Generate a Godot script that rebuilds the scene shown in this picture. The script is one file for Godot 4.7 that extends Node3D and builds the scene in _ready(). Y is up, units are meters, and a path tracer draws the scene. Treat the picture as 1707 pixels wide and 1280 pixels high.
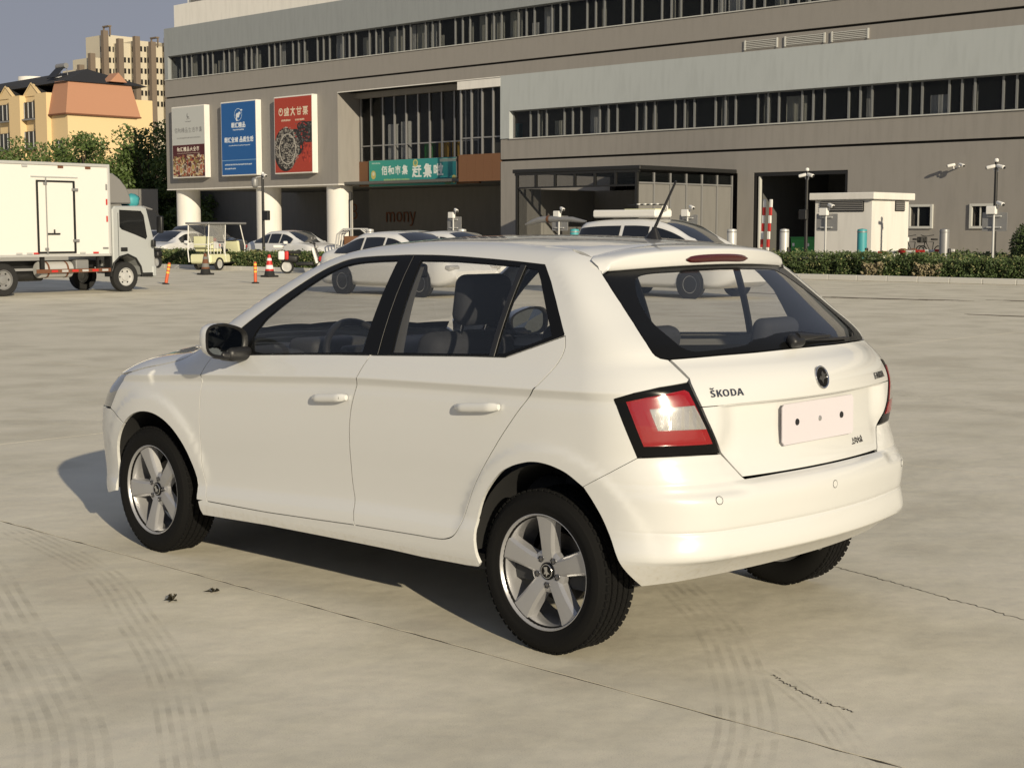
extends Node3D

# ------------------------------------------------------------------ geometry collector
class Geo:
	var v := PackedVector3Array()
	var n := PackedVector3Array()
	var uv := PackedVector2Array()
	var ix := PackedInt32Array()

	func vert(p: Vector3, nn: Vector3, t := Vector2.ZERO) -> int:
		v.append(p)
		n.append(nn)
		uv.append(t)
		return v.size() - 1

	func tri_i(a: int, b: int, c: int) -> void:
		ix.append(a)
		ix.append(c)
		ix.append(b)

	func tri(a: Vector3, b: Vector3, c: Vector3) -> void:
		var nn := (b - a).cross(c - a)
		if nn.length_squared() < 1e-16:
			return
		nn = nn.normalized()
		var k := vert(a, nn, Vector2(0, 0))
		vert(b, nn, Vector2(1, 0))
		vert(c, nn, Vector2(1, 1))
		tri_i(k, k + 1, k + 2)

	func quad(a: Vector3, b: Vector3, c: Vector3, d: Vector3) -> void:
		var nn := (c - a).cross(d - b)
		if nn.length_squared() < 1e-16:
			return
		nn = nn.normalized()
		var k := vert(a, nn, Vector2(0, 1))
		vert(b, nn, Vector2(1, 1))
		vert(c, nn, Vector2(1, 0))
		vert(d, nn, Vector2(0, 0))
		tri_i(k, k + 1, k + 2)
		tri_i(k, k + 2, k + 3)

	func add(o: Geo, t := Transform3D.IDENTITY) -> Geo:
		var k := v.size()
		var nb := t.basis.inverse().transposed()
		for i in o.v.size():
			v.append(t * o.v[i])
			n.append((nb * o.n[i]).normalized())
			uv.append(o.uv[i])
		var flip := t.basis.determinant() < 0.0
		for i in range(0, o.ix.size(), 3):
			ix.append(o.ix[i] + k)
			if flip:
				ix.append(o.ix[i + 2] + k)
				ix.append(o.ix[i + 1] + k)
			else:
				ix.append(o.ix[i + 1] + k)
				ix.append(o.ix[i + 2] + k)
		return self

	# chamfered box
	func box(c: Vector3, s: Vector3, b := 0.0, bs := Basis.IDENTITY) -> Geo:
		var h := s * 0.5
		b = minf(b, minf(h.x, minf(h.y, h.z)) * 0.9)
		var ax := [Vector3(1, 0, 0), Vector3(0, 1, 0), Vector3(0, 0, 1)]
		for a in 3:
			var u: Vector3 = ax[(a + 1) % 3]
			var w: Vector3 = ax[(a + 2) % 3]
			var hu: float = h[(a + 1) % 3] - b
			var hw: float = h[(a + 2) % 3] - b
			for sg in [-1.0, 1.0]:
				var o: Vector3 = ax[a] * h[a] * sg
				var p := [o - u * hu - w * hw, o + u * hu - w * hw, o + u * hu + w * hw, o - u * hu + w * hw]
				if sg < 0:
					p.reverse()
				quad(c + bs * p[0], c + bs * p[1], c + bs * p[2], c + bs * p[3])
			if b > 0.0:
				for s1 in [-1.0, 1.0]:
					for s2 in [-1.0, 1.0]:
						var l: Vector3 = ax[a] * (h[a] - b)
						var e1: Vector3 = u * h[(a + 1) % 3] * s1 + w * hw * s2
						var e2: Vector3 = u * hu * s1 + w * h[(a + 2) % 3] * s2
						if s1 * s2 > 0:
							quad(c + bs * (e1 - l), c + bs * (e2 - l), c + bs * (e2 + l), c + bs * (e1 + l))
						else:
							quad(c + bs * (e1 + l), c + bs * (e2 + l), c + bs * (e2 - l), c + bs * (e1 - l))
		if b > 0.0:
			for sx in [-1.0, 1.0]:
				for sy in [-1.0, 1.0]:
					for sz in [-1.0, 1.0]:
						var p1 := c + bs * Vector3(sx * h.x, sy * (h.y - b), sz * (h.z - b))
						var p2 := c + bs * Vector3(sx * (h.x - b), sy * h.y, sz * (h.z - b))
						var p3 := c + bs * Vector3(sx * (h.x - b), sy * (h.y - b), sz * h.z)
						if sx * sy * sz > 0:
							tri(p1, p2, p3)
						else:
							tri(p1, p3, p2)
		return self

	# rounded cushion-like box
	func rbox(c: Vector3, s: Vector3, r: float, bs := Basis.IDENTITY, seg := 12) -> Geo:
		var h := s * 0.5 - Vector3(r, r, r)
		var lat := seg
		var lon := seg * 2
		var base := v.size()
		for i in lat:
			var a := PI * (i + 0.5) / lat - PI / 2
			for j in lon:
				var t := TAU * (j + 0.5) / lon
				var d := Vector3(cos(a) * cos(t), sin(a), cos(a) * sin(t))
				var p := Vector3(signf(d.x) * h.x, signf(d.y) * h.y, signf(d.z) * h.z) + d * r
				vert(c + bs * p, (bs * d).normalized(), Vector2(float(j) / lon, float(i) / lat))
		for i in lat - 1:
			for j in lon:
				var q := base + i * lon + j
				var q2 := base + i * lon + (j + 1) % lon
				tri_i(q, q + lon, q2 + lon)
				tri_i(q, q2 + lon, q2)
		for e in 2:
			var row := base + (lat - 1) * lon * e
			var m := vert(c + bs * Vector3(0, (h.y + r) * (2 * e - 1), 0), (bs * Vector3(0, 2 * e - 1, 0)).normalized())
			for j in lon:
				if e == 0:
					tri_i(m, row + j, row + (j + 1) % lon)
				else:
					tri_i(m, row + (j + 1) % lon, row + j)
		return self

	func tube(path: Array, rad, sides := 8, caps := true) -> Geo:
		var m := path.size()
		var base := v.size()
		var ref := Vector3(0, 1, 0)
		var d0: Vector3 = (path[1] - path[0]).normalized()
		if absf(d0.dot(ref)) > 0.9:
			ref = Vector3(1, 0, 0)
		for i in m:
			var d: Vector3
			if i == 0:
				d = path[1] - path[0]
			elif i == m - 1:
				d = path[m - 1] - path[m - 2]
			else:
				d = (path[i + 1] - path[i]).normalized() + (path[i] - path[i - 1]).normalized()
			d = d.normalized()
			var u := d.cross(ref).normalized()
			var w := u.cross(d)
			ref = w
			var r: float = rad[i] if rad is Array else rad
			for k in sides:
				var a := TAU * k / sides
				var nn := u * cos(a) + w * sin(a)
				vert(path[i] + nn * r, nn, Vector2(float(k) / sides, i))
		for i in m - 1:
			for k in sides:
				var a := base + i * sides + k
				var b := base + i * sides + (k + 1) % sides
				tri_i(a, a + sides, b + sides)
				tri_i(a, b + sides, b)
		if caps:
			for e in 2:
				var row := base + (m - 1) * sides * e
				var d2: Vector3 = (path[0] - path[1]).normalized() if e == 0 else (path[m - 1] - path[m - 2]).normalized()
				var cc := vert(path[(m - 1) * e], d2)
				var st := v.size()
				for k in sides:
					vert(v[row + k], d2)
				for k in sides:
					if e == 0:
						tri_i(cc, st + k, st + (k + 1) % sides)
					else:
						tri_i(cc, st + (k + 1) % sides, st + k)
		return self

	# profile: Vector2(radius, height) going so that the outside is on the right; axis is local y of t
	func lathe(prof: Array, segs := 24, t := Transform3D.IDENTITY, smooth := 35.0, a0 := 0.0, a1 := TAU) -> Geo:
		var full := absf(a1 - a0 - TAU) < 1e-4
		var m := prof.size()
		var sn := []
		for i in m - 1:
			var d: Vector2 = prof[i + 1] - prof[i]
			sn.append(Vector2(d.y, -d.x).normalized())
		for i in m - 1:
			var na: Vector2 = sn[i]
			var nb2: Vector2 = sn[i]
			if i > 0 and rad_to_deg(acos(clampf(sn[i].dot(sn[i - 1]), -1, 1))) < smooth:
				na = (sn[i] + sn[i - 1]).normalized()
			if i < m - 2 and rad_to_deg(acos(clampf(sn[i].dot(sn[i + 1]), -1, 1))) < smooth:
				nb2 = (sn[i] + sn[i + 1]).normalized()
			var base := v.size()
			for k in segs + 1:
				var a := a0 + (a1 - a0) * k / segs
				var ca := cos(a)
				var sa := sin(a)
				vert(t * Vector3(prof[i].x * ca, prof[i].y, prof[i].x * sa), (t.basis * Vector3(na.x * ca, na.y, na.x * sa)).normalized(), Vector2(float(k) / segs, float(i) / m))
				vert(t * Vector3(prof[i + 1].x * ca, prof[i + 1].y, prof[i + 1].x * sa), (t.basis * Vector3(nb2.x * ca, nb2.y, nb2.x * sa)).normalized(), Vector2(float(k) / segs, float(i + 1) / m))
			for k in segs:
				var q := base + k * 2
				tri_i(q, q + 1, q + 3)
				tri_i(q, q + 3, q + 2)
		return self

	# extruded polygon: xy outline, depth along +z of t
	func prism(poly: PackedVector2Array, h: float, t := Transform3D.IDENTITY, bev := 0.0) -> Geo:
		if Geometry2D.is_polygon_clockwise(poly):
			poly = poly.duplicate()
			poly.reverse()
		var top := poly
		if bev > 0.0:
			var q := Geometry2D.offset_polygon(poly, -bev, Geometry2D.JOIN_MITER)
			if q.size() == 1 and q[0].size() == poly.size():
				top = q[0]
				if Geometry2D.is_polygon_clockwise(top):
					top.reverse()
				var best := 0
				for i in top.size():
					if top[i].distance_squared_to(poly[0]) < top[best].distance_squared_to(poly[0]):
						best = i
				var r := PackedVector2Array()
				for i in top.size():
					r.append(top[(best + i) % top.size()])
				top = r
		var tr := Geometry2D.triangulate_polygon(top)
		for i in range(0, tr.size(), 3):
			var a := top[tr[i]]
			var b := top[tr[i + 1]]
			var c := top[tr[i + 2]]
			if (b - a).cross(c - a) < 0:
				var sw := b
				b = c
				c = sw
			tri(t * Vector3(a.x, a.y, h), t * Vector3(b.x, b.y, h), t * Vector3(c.x, c.y, h))
		tr = Geometry2D.triangulate_polygon(poly)
		for i in range(0, tr.size(), 3):
			var a := poly[tr[i]]
			var b := poly[tr[i + 1]]
			var c := poly[tr[i + 2]]
			if (b - a).cross(c - a) < 0:
				var sw := b
				b = c
				c = sw
			tri(t * Vector3(a.x, a.y, 0), t * Vector3(c.x, c.y, 0), t * Vector3(b.x, b.y, 0))
		var hs := h - (bev if top != poly else 0.0)
		for i in poly.size():
			var a := poly[i]
			var b := poly[(i + 1) % poly.size()]
			quad(t * Vector3(a.x, a.y, 0), t * Vector3(b.x, b.y, 0), t * Vector3(b.x, b.y, hs), t * Vector3(a.x, a.y, hs))
			if top != poly:
				var a2 := top[i]
				var b2 := top[(i + 1) % top.size()]
				quad(t * Vector3(a.x, a.y, hs), t * Vector3(b.x, b.y, hs), t * Vector3(b2.x, b2.y, h), t * Vector3(a2.x, a2.y, h))
		return self

	# rows of points (all the same length) joined into a smooth sheet
	func sheet(rows: Array, closed := false, caps := false) -> Geo:
		var m: int = rows.size()
		var k: int = rows[0].size()
		var base := v.size()
		for i in m:
			for j in k:
				var a: Vector3 = rows[mini(i + 1, m - 1)][j] - rows[maxi(i - 1, 0)][j]
				var j1 := (j + 1) % k if closed else mini(j + 1, k - 1)
				var j0 := (j + k - 1) % k if closed else maxi(j - 1, 0)
				var b: Vector3 = rows[i][j1] - rows[i][j0]
				vert(rows[i][j], b.cross(a).normalized(), Vector2(float(j) / k, float(i) / m))
		var kk := k if closed else k - 1
		for i in m - 1:
			for j in kk:
				var q := base + i * k + j
				var q2 := base + i * k + (j + 1) % k
				tri_i(q, q2, q2 + k)
				tri_i(q, q2 + k, q + k)
		if caps:
			for e in [0, m - 1]:
				var c := Vector3.ZERO
				for j in k:
					c += rows[e][j] / k
				for j in k:
					if e == 0:
						tri(c, rows[e][(j + 1) % k], rows[e][j])
					else:
						tri(c, rows[e][j], rows[e][(j + 1) % k])
		return self

	func mirrored() -> Geo:
		var o := Geo.new()
		o.add(self, Transform3D(Basis(Vector3(1, 0, 0), Vector3(0, 1, 0), Vector3(0, 0, -1)), Vector3.ZERO))
		return o

	func mesh() -> ArrayMesh:
		var a := []
		a.resize(Mesh.ARRAY_MAX)
		a[Mesh.ARRAY_VERTEX] = v
		a[Mesh.ARRAY_NORMAL] = n
		a[Mesh.ARRAY_TEX_UV] = uv
		a[Mesh.ARRAY_INDEX] = ix
		var m := ArrayMesh.new()
		m.add_surface_from_arrays(Mesh.PRIMITIVE_TRIANGLES, a)
		return m

# ------------------------------------------------------------------ scene helpers
var M := {}
var taken := {}
var rng := RandomNumberGenerator.new()

func G() -> Geo:
	return Geo.new()

func numbered(called: String) -> String:
	if not taken.has(called):
		taken[called] = 0
		return called
	taken[called] += 1
	return "%s_%03d" % [called, taken[called]]

func thing(called: String, label: String, category: String, at := Vector3.ZERO, turn := 0.0, group := "") -> Node3D:
	var o := Node3D.new()
	o.name = numbered(called)
	add_child(o)
	o.position = at
	o.rotation.y = turn
	tag(o, label, category, group)
	return o

func tag(o: Node, label: String, category: String, group := "") -> void:
	o.set_meta("label", label)
	o.set_meta("category", category)
	if group != "":
		o.set_meta("group", group)

func part(parent: Node, called: String, g, m: Material, label := "") -> MeshInstance3D:
	var o := MeshInstance3D.new()
	o.name = called
	o.mesh = g.mesh() if g is Geo else g
	o.material_override = m
	parent.add_child(o, true)
	if label != "":
		o.set_meta("label", label)
	return o

func solo(called: String, g, m: Material, label: String, category: String, at := Vector3.ZERO, turn := 0.0, group := "") -> MeshInstance3D:
	var o := MeshInstance3D.new()
	o.name = numbered(called)
	o.mesh = g.mesh() if g is Geo else g
	o.material_override = m
	add_child(o)
	o.position = at
	o.rotation.y = turn
	tag(o, label, category, group)
	return o

func struct(called: String, g, m: Material, parent: Node = null) -> MeshInstance3D:
	var o := MeshInstance3D.new()
	o.mesh = g.mesh() if g is Geo else g
	o.material_override = m
	if parent == null:
		o.name = numbered(called)
		add_child(o)
		o.set_meta("kind", "structure")
	else:
		o.name = called
		parent.add_child(o, true)
	return o

func dup(o: Node3D, called: String, at: Vector3, turn: float, label := "") -> Node3D:
	var c: Node3D = o.duplicate()
	c.name = numbered(called)
	add_child(c)
	c.position = at
	c.rotation.y = turn
	if label != "":
		c.set_meta("label", label)
	return c

func lin(r: float, g: float, b: float) -> Color:
	return Color(r, g, b).linear_to_srgb()

func mt(called: String, r: float, g: float, b: float, rough := 0.7, metal := 0.0, coat := 0.0) -> StandardMaterial3D:
	var m := StandardMaterial3D.new()
	m.resource_name = called
	m.albedo_color = lin(r, g, b)
	m.roughness = rough
	m.metallic = metal
	m.cull_mode = BaseMaterial3D.CULL_DISABLED
	if coat > 0.0:
		m.clearcoat_enabled = true
		m.clearcoat = coat
		m.clearcoat_roughness = 0.03
	M[called] = m
	return m

func noise_tex(freq: float, sd: int, size: int, cols: Array, offs: Array, oct := 5, normal := false, bump := 4.0) -> NoiseTexture2D:
	var f := FastNoiseLite.new()
	f.noise_type = FastNoiseLite.TYPE_SIMPLEX_SMOOTH
	f.seed = sd
	f.frequency = freq
	f.fractal_octaves = oct
	f.fractal_gain = 0.55
	var t := NoiseTexture2D.new()
	t.width = size
	t.height = size
	t.seamless = true
	t.seamless_blend_skirt = 0.25
	t.noise = f
	if normal:
		t.as_normal_map = true
		t.bump_strength = bump
	else:
		var gr := Gradient.new()
		gr.offsets = PackedFloat32Array(offs)
		var cc := PackedColorArray()
		for c in cols:
			cc.append(c)
		gr.colors = cc
		t.color_ramp = gr
	return t

func worldtex(m: StandardMaterial3D, t: Texture2D, sc: float) -> void:
	m.albedo_texture = t
	m.uv1_triplanar = true
	m.uv1_world_triplanar = true
	m.uv1_scale = Vector3.ONE * sc

func overtex(m: StandardMaterial3D, t: Texture2D, sc: float) -> void:
	m.detail_enabled = true
	m.detail_albedo = t
	m.detail_blend_mode = BaseMaterial3D.BLEND_MODE_MUL
	m.detail_uv_layer = BaseMaterial3D.DETAIL_UV_2
	m.uv2_triplanar = true
	m.uv2_world_triplanar = true
	m.uv2_scale = Vector3.ONE * sc

func P2(a: Array) -> PackedVector2Array:
	var p := PackedVector2Array()
	for i in range(0, a.size(), 2):
		p.append(Vector2(a[i], a[i + 1]))
	return p

# ------------------------------------------------------------------ the scene
func _ready() -> void:
	rng.seed = 7
	var cam := Camera3D.new()
	cam.name = "camera"
	add_child(cam)
	cam.fov = 28.71
	cam.near = 0.1
	cam.far = 3000.0
	cam.position = Vector3(-3.533, 1.5065, -4.666)
	var yaw := deg_to_rad(46.328)
	var pit := deg_to_rad(5.891)
	cam.look_at_from_position(cam.position, cam.position + Vector3(cos(yaw) * cos(pit), -sin(pit), sin(yaw) * cos(pit)))
	cam.current = true

	var sky := ProceduralSkyMaterial.new()
	sky.sky_top_color = lin(0.125, 0.143, 0.190)
	sky.sky_horizon_color = lin(0.195, 0.205, 0.235)
	sky.sky_curve = 0.25
	sky.ground_bottom_color = lin(0.10, 0.09, 0.075)
	sky.ground_horizon_color = lin(0.15, 0.145, 0.14)
	sky.sun_angle_max = 1.0
	sky.sky_cover = noise_tex(.006, 91, 512, [Color(.5, .5, .5, 0), Color(.5, .5, .5, 0), Color(1, 1, 1, 1)], [0, .45, 1.0], 5)
	sky.sky_cover_modulate = Color(.26, .26, .27)
	var s := Sky.new()
	s.sky_material = sky
	var env := Environment.new()
	env.background_mode = Environment.BG_SKY
	env.sky = s
	env.tonemap_mode = Environment.TONE_MAPPER_LINEAR
	env.tonemap_exposure = 1.5
	env.sdfgi_enabled = true
	env.ssao_enabled = true
	env.ssil_enabled = true
	var we := WorldEnvironment.new()
	we.name = "world_environment"
	we.environment = env
	add_child(we)

	var sun := DirectionalLight3D.new()
	sun.name = "sun"
	sun.light_color = lin(1.0, 0.87, 0.645)
	sun.light_energy = 1.04
	sun.light_angular_distance = 0.6
	sun.shadow_enabled = true
	add_child(sun)
	sun.look_at_from_position(Vector3.ZERO, Vector3(2.95, -1.0, 1.26))

	materials()
	build_ground()
	build_far()
	build_market()
	build_planting()
	build_car()
	build_truck()
	build_parked()
	build_street()
	build_litter()

func materials() -> void:
	var p := mt("paint", .625, .628, .615, .32, 0.0, 1.0)
	p.clearcoat_roughness = .02
	var pd := mt("paint_dust_and_shade", 1, 1, 1, .55, 0.0, .25)
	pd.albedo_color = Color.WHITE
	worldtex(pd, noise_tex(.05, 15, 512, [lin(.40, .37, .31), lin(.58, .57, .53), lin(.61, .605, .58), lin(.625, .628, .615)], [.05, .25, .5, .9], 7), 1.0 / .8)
	mt("gloss_black", .006, .0062, .0065, .22, 0.0, .0).metallic_specular = .28
	mt("black_plastic", .012, .012, .013, .45)
	mt("liner", .010, .010, .010, .9)
	mt("trim", .030, .031, .034, .7)
	mt("seat", .026, .028, .034, .85)
	mt("headliner", .10, .10, .10, .9)
	mt("chrome", .62, .62, .63, .12, 1.0)
	mt("chrome_dark", .22, .22, .23, .22, 1.0)
	mt("mirror", .22, .24, .25, .03, 1.0)
	mt("rim", .40, .40, .41, .34, .55, .3)
	mt("disc", .10, .095, .09, .5, .8)
	var ty := mt("tyre", .0055, .0054, .0053, .86)
	ty.metallic_specular = .3
	ty.normal_enabled = true
	ty.normal_texture = noise_tex(.06, 5, 256, [], [], 3, true, 3.0)
	ty.normal_scale = .25
	ty.uv1_triplanar = true
	ty.uv1_scale = Vector3.ONE * 6.0
	mt("plate", .60, .565, .60, .45)
	mt("red_deep", .055, .004, .004, .08, 0.0, .8)
	mt("reflector", .72, .72, .72, .25, .9)
	var rl := mt("red_lens", .34, .006, .010, .06, 0.0, .8)
	rl.transparency = BaseMaterial3D.TRANSPARENCY_ALPHA
	rl.albedo_color.a = .70
	var cl := mt("clear_lens", .60, .585, .56, .10, .35, .8)
	cl.roughness = .08
	cl.transparency = BaseMaterial3D.TRANSPARENCY_ALPHA
	cl.albedo_color.a = .30
	mt("lamp_glass", .20, .21, .22, .05, .2, 1.0)
	var gl := mt("car_glass", .020, .026, .028, .0)
	gl.transparency = BaseMaterial3D.TRANSPARENCY_ALPHA
	gl.albedo_color.a = .10
	gl.roughness = .01
	var rg := mt("rear_glass", .030, .036, .042, .0)
	rg.transparency = BaseMaterial3D.TRANSPARENCY_ALPHA
	rg.albedo_color.a = .16
	rg.roughness = .01
	concrete_material()
	# buildings
	var gr := noise_tex(.02, 31, 512, [lin(.925, .925, .925), lin(.98, .98, .98), lin(1, 1, 1)], [0.2, .5, .85], 5)
	for q in [["wall_brown", .262, .247, .228], ["wall_grey", .255, .275, .285], ["wall_light", .40, .43, .435], ["wall_white", .72, .70, .66], ["wall_dark_and_shade", .18, .175, .165], ["wall_inner", .10, .10, .095]]:  # the dark wall grey has arcade and porch recess shade painted in
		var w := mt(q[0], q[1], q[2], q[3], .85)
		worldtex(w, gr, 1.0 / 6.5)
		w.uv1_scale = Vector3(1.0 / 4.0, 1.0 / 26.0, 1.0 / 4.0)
	mt("frame_grey", .17, .175, .175, .5)
	mt("sill", .50, .50, .47, .7)
	mt("groove", .012, .011, .010, .9)
	var wg := mt("window_glass", .010, .012, .013, .03)
	wg.transparency = BaseMaterial3D.TRANSPARENCY_ALPHA
	wg.albedo_color.a = .30
	wg.metallic_specular = .22
	mt("blind", .52, .53, .47, .9)
	mt("paper", .62, .64, .64, .8)
	mt("panel_brown", .16, .075, .035, .75)
	mt("white_matt", .74, .73, .70, .6)
	mt("teal", .05, .30, .33, .55)
	mt("metal_grey", .26, .26, .26, .45, .3)
	mt("metal_light", .50, .50, .49, .45, .2)
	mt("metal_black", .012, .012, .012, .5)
	mt("bin_green", .03, .27, .05, .5)
	mt("orange", .55, .10, .035, .6)
	mt("yellow", .70, .45, .06, .6)
	mt("red", .50, .025, .02, .55)
	mt("rubber", .014, .014, .014, .85)
	mt("house_yellow", .66, .50, .28, .9)
	mt("house_terra", .40, .205, .125, .9)
	mt("house_roof", .018, .018, .020, .85)
	mt("tower_cream", .52, .47, .37, .9)
	mt("tower_brown_shade", .16, .125, .095, .9)
	mt("truck_white", .70, .69, .65, .5, 0.0, .2)
	mt("truck_silver", .46, .48, .48, .45, .25, .3)
	mt("truck_grey", .20, .195, .19, .6)
	mt("car_white", .66, .66, .65, .35, 0.0, .8)
	mt("car_dark", .02, .022, .026, .3, 0.0, .8)
	mt("dark_glass", .006, .007, .008, .06, 0.0, .5)
	mt("rust", .14, .055, .025, .8)
	mt("cream_green", .62, .62, .40, .6)
	mt("bark", .055, .042, .030, .95)
	var lf := mt("leaf", .075, .115, .028, .6)
	lf.backlight_enabled = true
	lf.backlight = lin(.03, .05, .008)
	lf.vertex_color_use_as_albedo = false
	var lh := mt("leaf_hedge", .062, .095, .028, .65)
	lh.backlight_enabled = true
	lh.backlight = lin(.02, .03, .006)
	mt("leaf_dry", .26, .22, .13, .8)
	var cs := mt("clear_sheet", .5, .5, .48, .2)
	cs.transparency = BaseMaterial3D.TRANSPARENCY_ALPHA
	cs.albedo_color.a = .25
	mt("leaf_core", .008, .012, .004, .95)  # near black, the shade inside hedges and bush
	mt("litter", .07, .06, .035, .9)
	mt("soil", .06, .045, .03, .95)
	mt("mud", .13, .11, .08, .95)
	mt("crack", .055, .047, .037, .95)
	var tm := mt("tyre_mark", .16, .15, .13, .95)
	tm.transparency = BaseMaterial3D.TRANSPARENCY_ALPHA
	tm.albedo_color = Color.WHITE
	worldtex(tm, noise_tex(.012, 77, 512, [Color(.42, .40, .35, 0.0), Color(.42, .40, .35, .05), Color(.40, .38, .33, .15)], [.2, .5, .9], 6), .55)
	var lb := mt("leaf_pale", .20, .20, .085, .7)
	lb.backlight_enabled = true
	lb.backlight = lin(.03, .03, .01)

func concrete_material() -> void:
	var m := mt("concrete", 1, 1, 1, .88)
	m.albedo_color = Color.WHITE
	worldtex(m, noise_tex(.0035, 3, 2048, [lin(.56, .52, .415), lin(.63, .59, .475), lin(.66, .615, .50), lin(.70, .655, .535)], [0.22, .45, .58, .85], 9), 1.0 / 9.5)
	overtex(m, noise_tex(.16, 21, 512, [lin(.66, .65, .63), lin(.90, .90, .90), lin(.97, .97, .97), lin(1, 1, 1)], [0.08, .28, .5, .8], 4), 1.0 / .55)
	m.normal_enabled = true
	m.normal_texture = noise_tex(.05, 9, 512, [], [], 5, true, 3.0)
	m.normal_scale = .10
	# a plain copy of the same concrete for gutters and kerbs
	mt("kerb", .52, .51, .475, .9)


# ------------------------------------------------------------------ the white hatchback
# car axes: x forward from the rear axle, y up, z to the right; the body is one closed surface body_f = 0
const CREASE := [-.7,.972, -.354,.962, .05,.952, .4,.944, .94,.929, 1.52,.897, 2.0,.87, 2.35,.845, 3.2,.79]
const SEC := [.15,.085, .20,.058, .25,.034, .30,.018, .345,.012, .375,.014, .43,.0285, .445,.029, .55,.022, .65,.0125, .75,.0085,   .84,.0095, .876,.0128, .888,.0134, .893,.0122, .9135,.0030, .9185,.0005, .9215,.0005, .9265,.0030, .96,.018, 1.0,.040, 1.1,.078, 1.2,.122, 1.3,.175, 1.4,.240, 1.46,.30, 1.5,.36]
const PLAN := [-.8,.72, -.6,.795, -.4,.838, -.2,.857, 0,.864, .3,.866, 1.9,.866, 2.2,.866, 2.47,.862, 2.8,.835, 3.05,.79, 3.3,.72]
const TOP := [-.5,1.37, -.1,1.443, 0,1.453, .3,1.475, .6,1.484, .9,1.482, 1.2,1.468, 1.4,1.444, 1.497,1.424, 1.674,1.364, 1.859,1.284, 2.05,1.193, 2.226,1.10, 2.36,1.022, 2.42,1.0, 2.5,.985, 2.75,.95, 2.95,.905, 3.1,.85, 3.2,.79, 3.3,.68]
const REAR := [.10,-.34, .22,-.45, .31,-.548, .385,-.654, .400,-.682, .408,-.689, .43,-.690, .480,-.6835, .490,-.681, .496,-.6765, .503,-.681, .54,-.686, .59,-.690, .605,-.689, .625,-.682, .645,-.668, .652,-.645, .66,-.636, .70,-.635, .82,-.634, .93,-.632, .975,-.624, 1.0,-.614, 1.03,-.592, 1.05,-.568, 1.06,-.556, 1.098,-.526, 1.2,-.39, 1.353,-.185, 1.45,-.06, 1.55,.06]
const RECESS := [.60,0, .655,0, .70,.014, .76,.026, .82,.031, .89,.031, .902,.030, .905,.028, .9135,.002, .916,0, .95,0]
const REARC := [.40,0, .58,0, .597,0, .603,.001, .61,.003, .632,.016, .645,.013, .652,-.003, .66,-.008, .70,.004, .745,.018, .76,.016, .80,.006, .85,0, .95,0]
const RK := [.2,.18, .6,.19, .9,.23, 1.06,.33, 1.35,.33]
const FRONT := [.1,3.1, .2,3.25, .35,3.30, .5,3.31, .62,3.29, .75,3.22, .85,3.10, 1.0,2.9]
const RWL := [-.4235,1.081, -.413,1.0907, -.387,1.1226, -.356,1.1542, -.323,1.1859, -.286,1.2180, -.247,1.2506, -.203,1.2835, -.157,1.3168, -.104,1.3510]
const FLARE := [.30,.010, .40,.0095, .43,.0085, .465,.001, .49,0, .60,0]

var lc: PackedFloat32Array
var ls: PackedFloat32Array
var lp: PackedFloat32Array
var lt: PackedFloat32Array
var lr: PackedFloat32Array
var le: PackedFloat32Array
var lrc: PackedFloat32Array
var lk: PackedFloat32Array
var lf: PackedFloat32Array
var lfl: PackedFloat32Array

func lut(tab: Array, x0: float, x1: float, dx: float) -> PackedFloat32Array:
	var m := tab.size() / 2
	var d := []
	for i in m - 1:
		d.append((tab[2 * i + 3] - tab[2 * i + 1]) / (tab[2 * i + 2] - tab[2 * i]))
	var sl := [d[0]]
	for i in range(1, m - 1):
		sl.append(0.0 if d[i] * d[i - 1] <= 0 else 2.0 * d[i] * d[i - 1] / (d[i] + d[i - 1]))
	sl.append(d[m - 2])
	var out := PackedFloat32Array()
	var i := 0
	var count := int(round((x1 - x0) / dx)) + 2
	for q in count:
		var x := x0 + q * dx
		if x <= tab[0]:
			out.append(tab[1] + (x - tab[0]) * d[0])
		elif x >= tab[2 * m - 2]:
			out.append(tab[2 * m - 1] + (x - tab[2 * m - 2]) * d[m - 2])
		else:
			while tab[2 * i + 2] < x:
				i += 1
			var h: float = tab[2 * i + 2] - tab[2 * i]
			var t: float = (x - tab[2 * i]) / h
			out.append(tab[2 * i + 1] * (2 * t * t * t - 3 * t * t + 1) + tab[2 * i + 3] * (3 * t * t - 2 * t * t * t) + h * (sl[i] * (t * t * t - 2 * t * t + t) + sl[i + 1] * (t * t * t - t * t)))
	return out

func car_tables() -> void:
	lc = lut(CREASE, -1, 3.6, .01)
	lp = lut(PLAN, -1, 3.6, .01)
	lt = lut(TOP, -1, 4.0, .01)
	ls = lut(SEC, 0, 1.8, .002)
	lr = lut(REAR, 0, 1.8, .002)
	le = lut(RECESS, 0, 1.8, .002)
	lk = lut(RK, 0, 1.8, .002)
	lrc = lut(REARC, 0, 1.8, .002)
	lf = lut(FRONT, 0, 1.8, .002)
	lfl = lut(FLARE, 0, 3.0, .005)

func look(t: PackedFloat32Array, q: float) -> float:
	var i := int(q)
	return t[i] + (t[i + 1] - t[i]) * (q - i)

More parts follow.
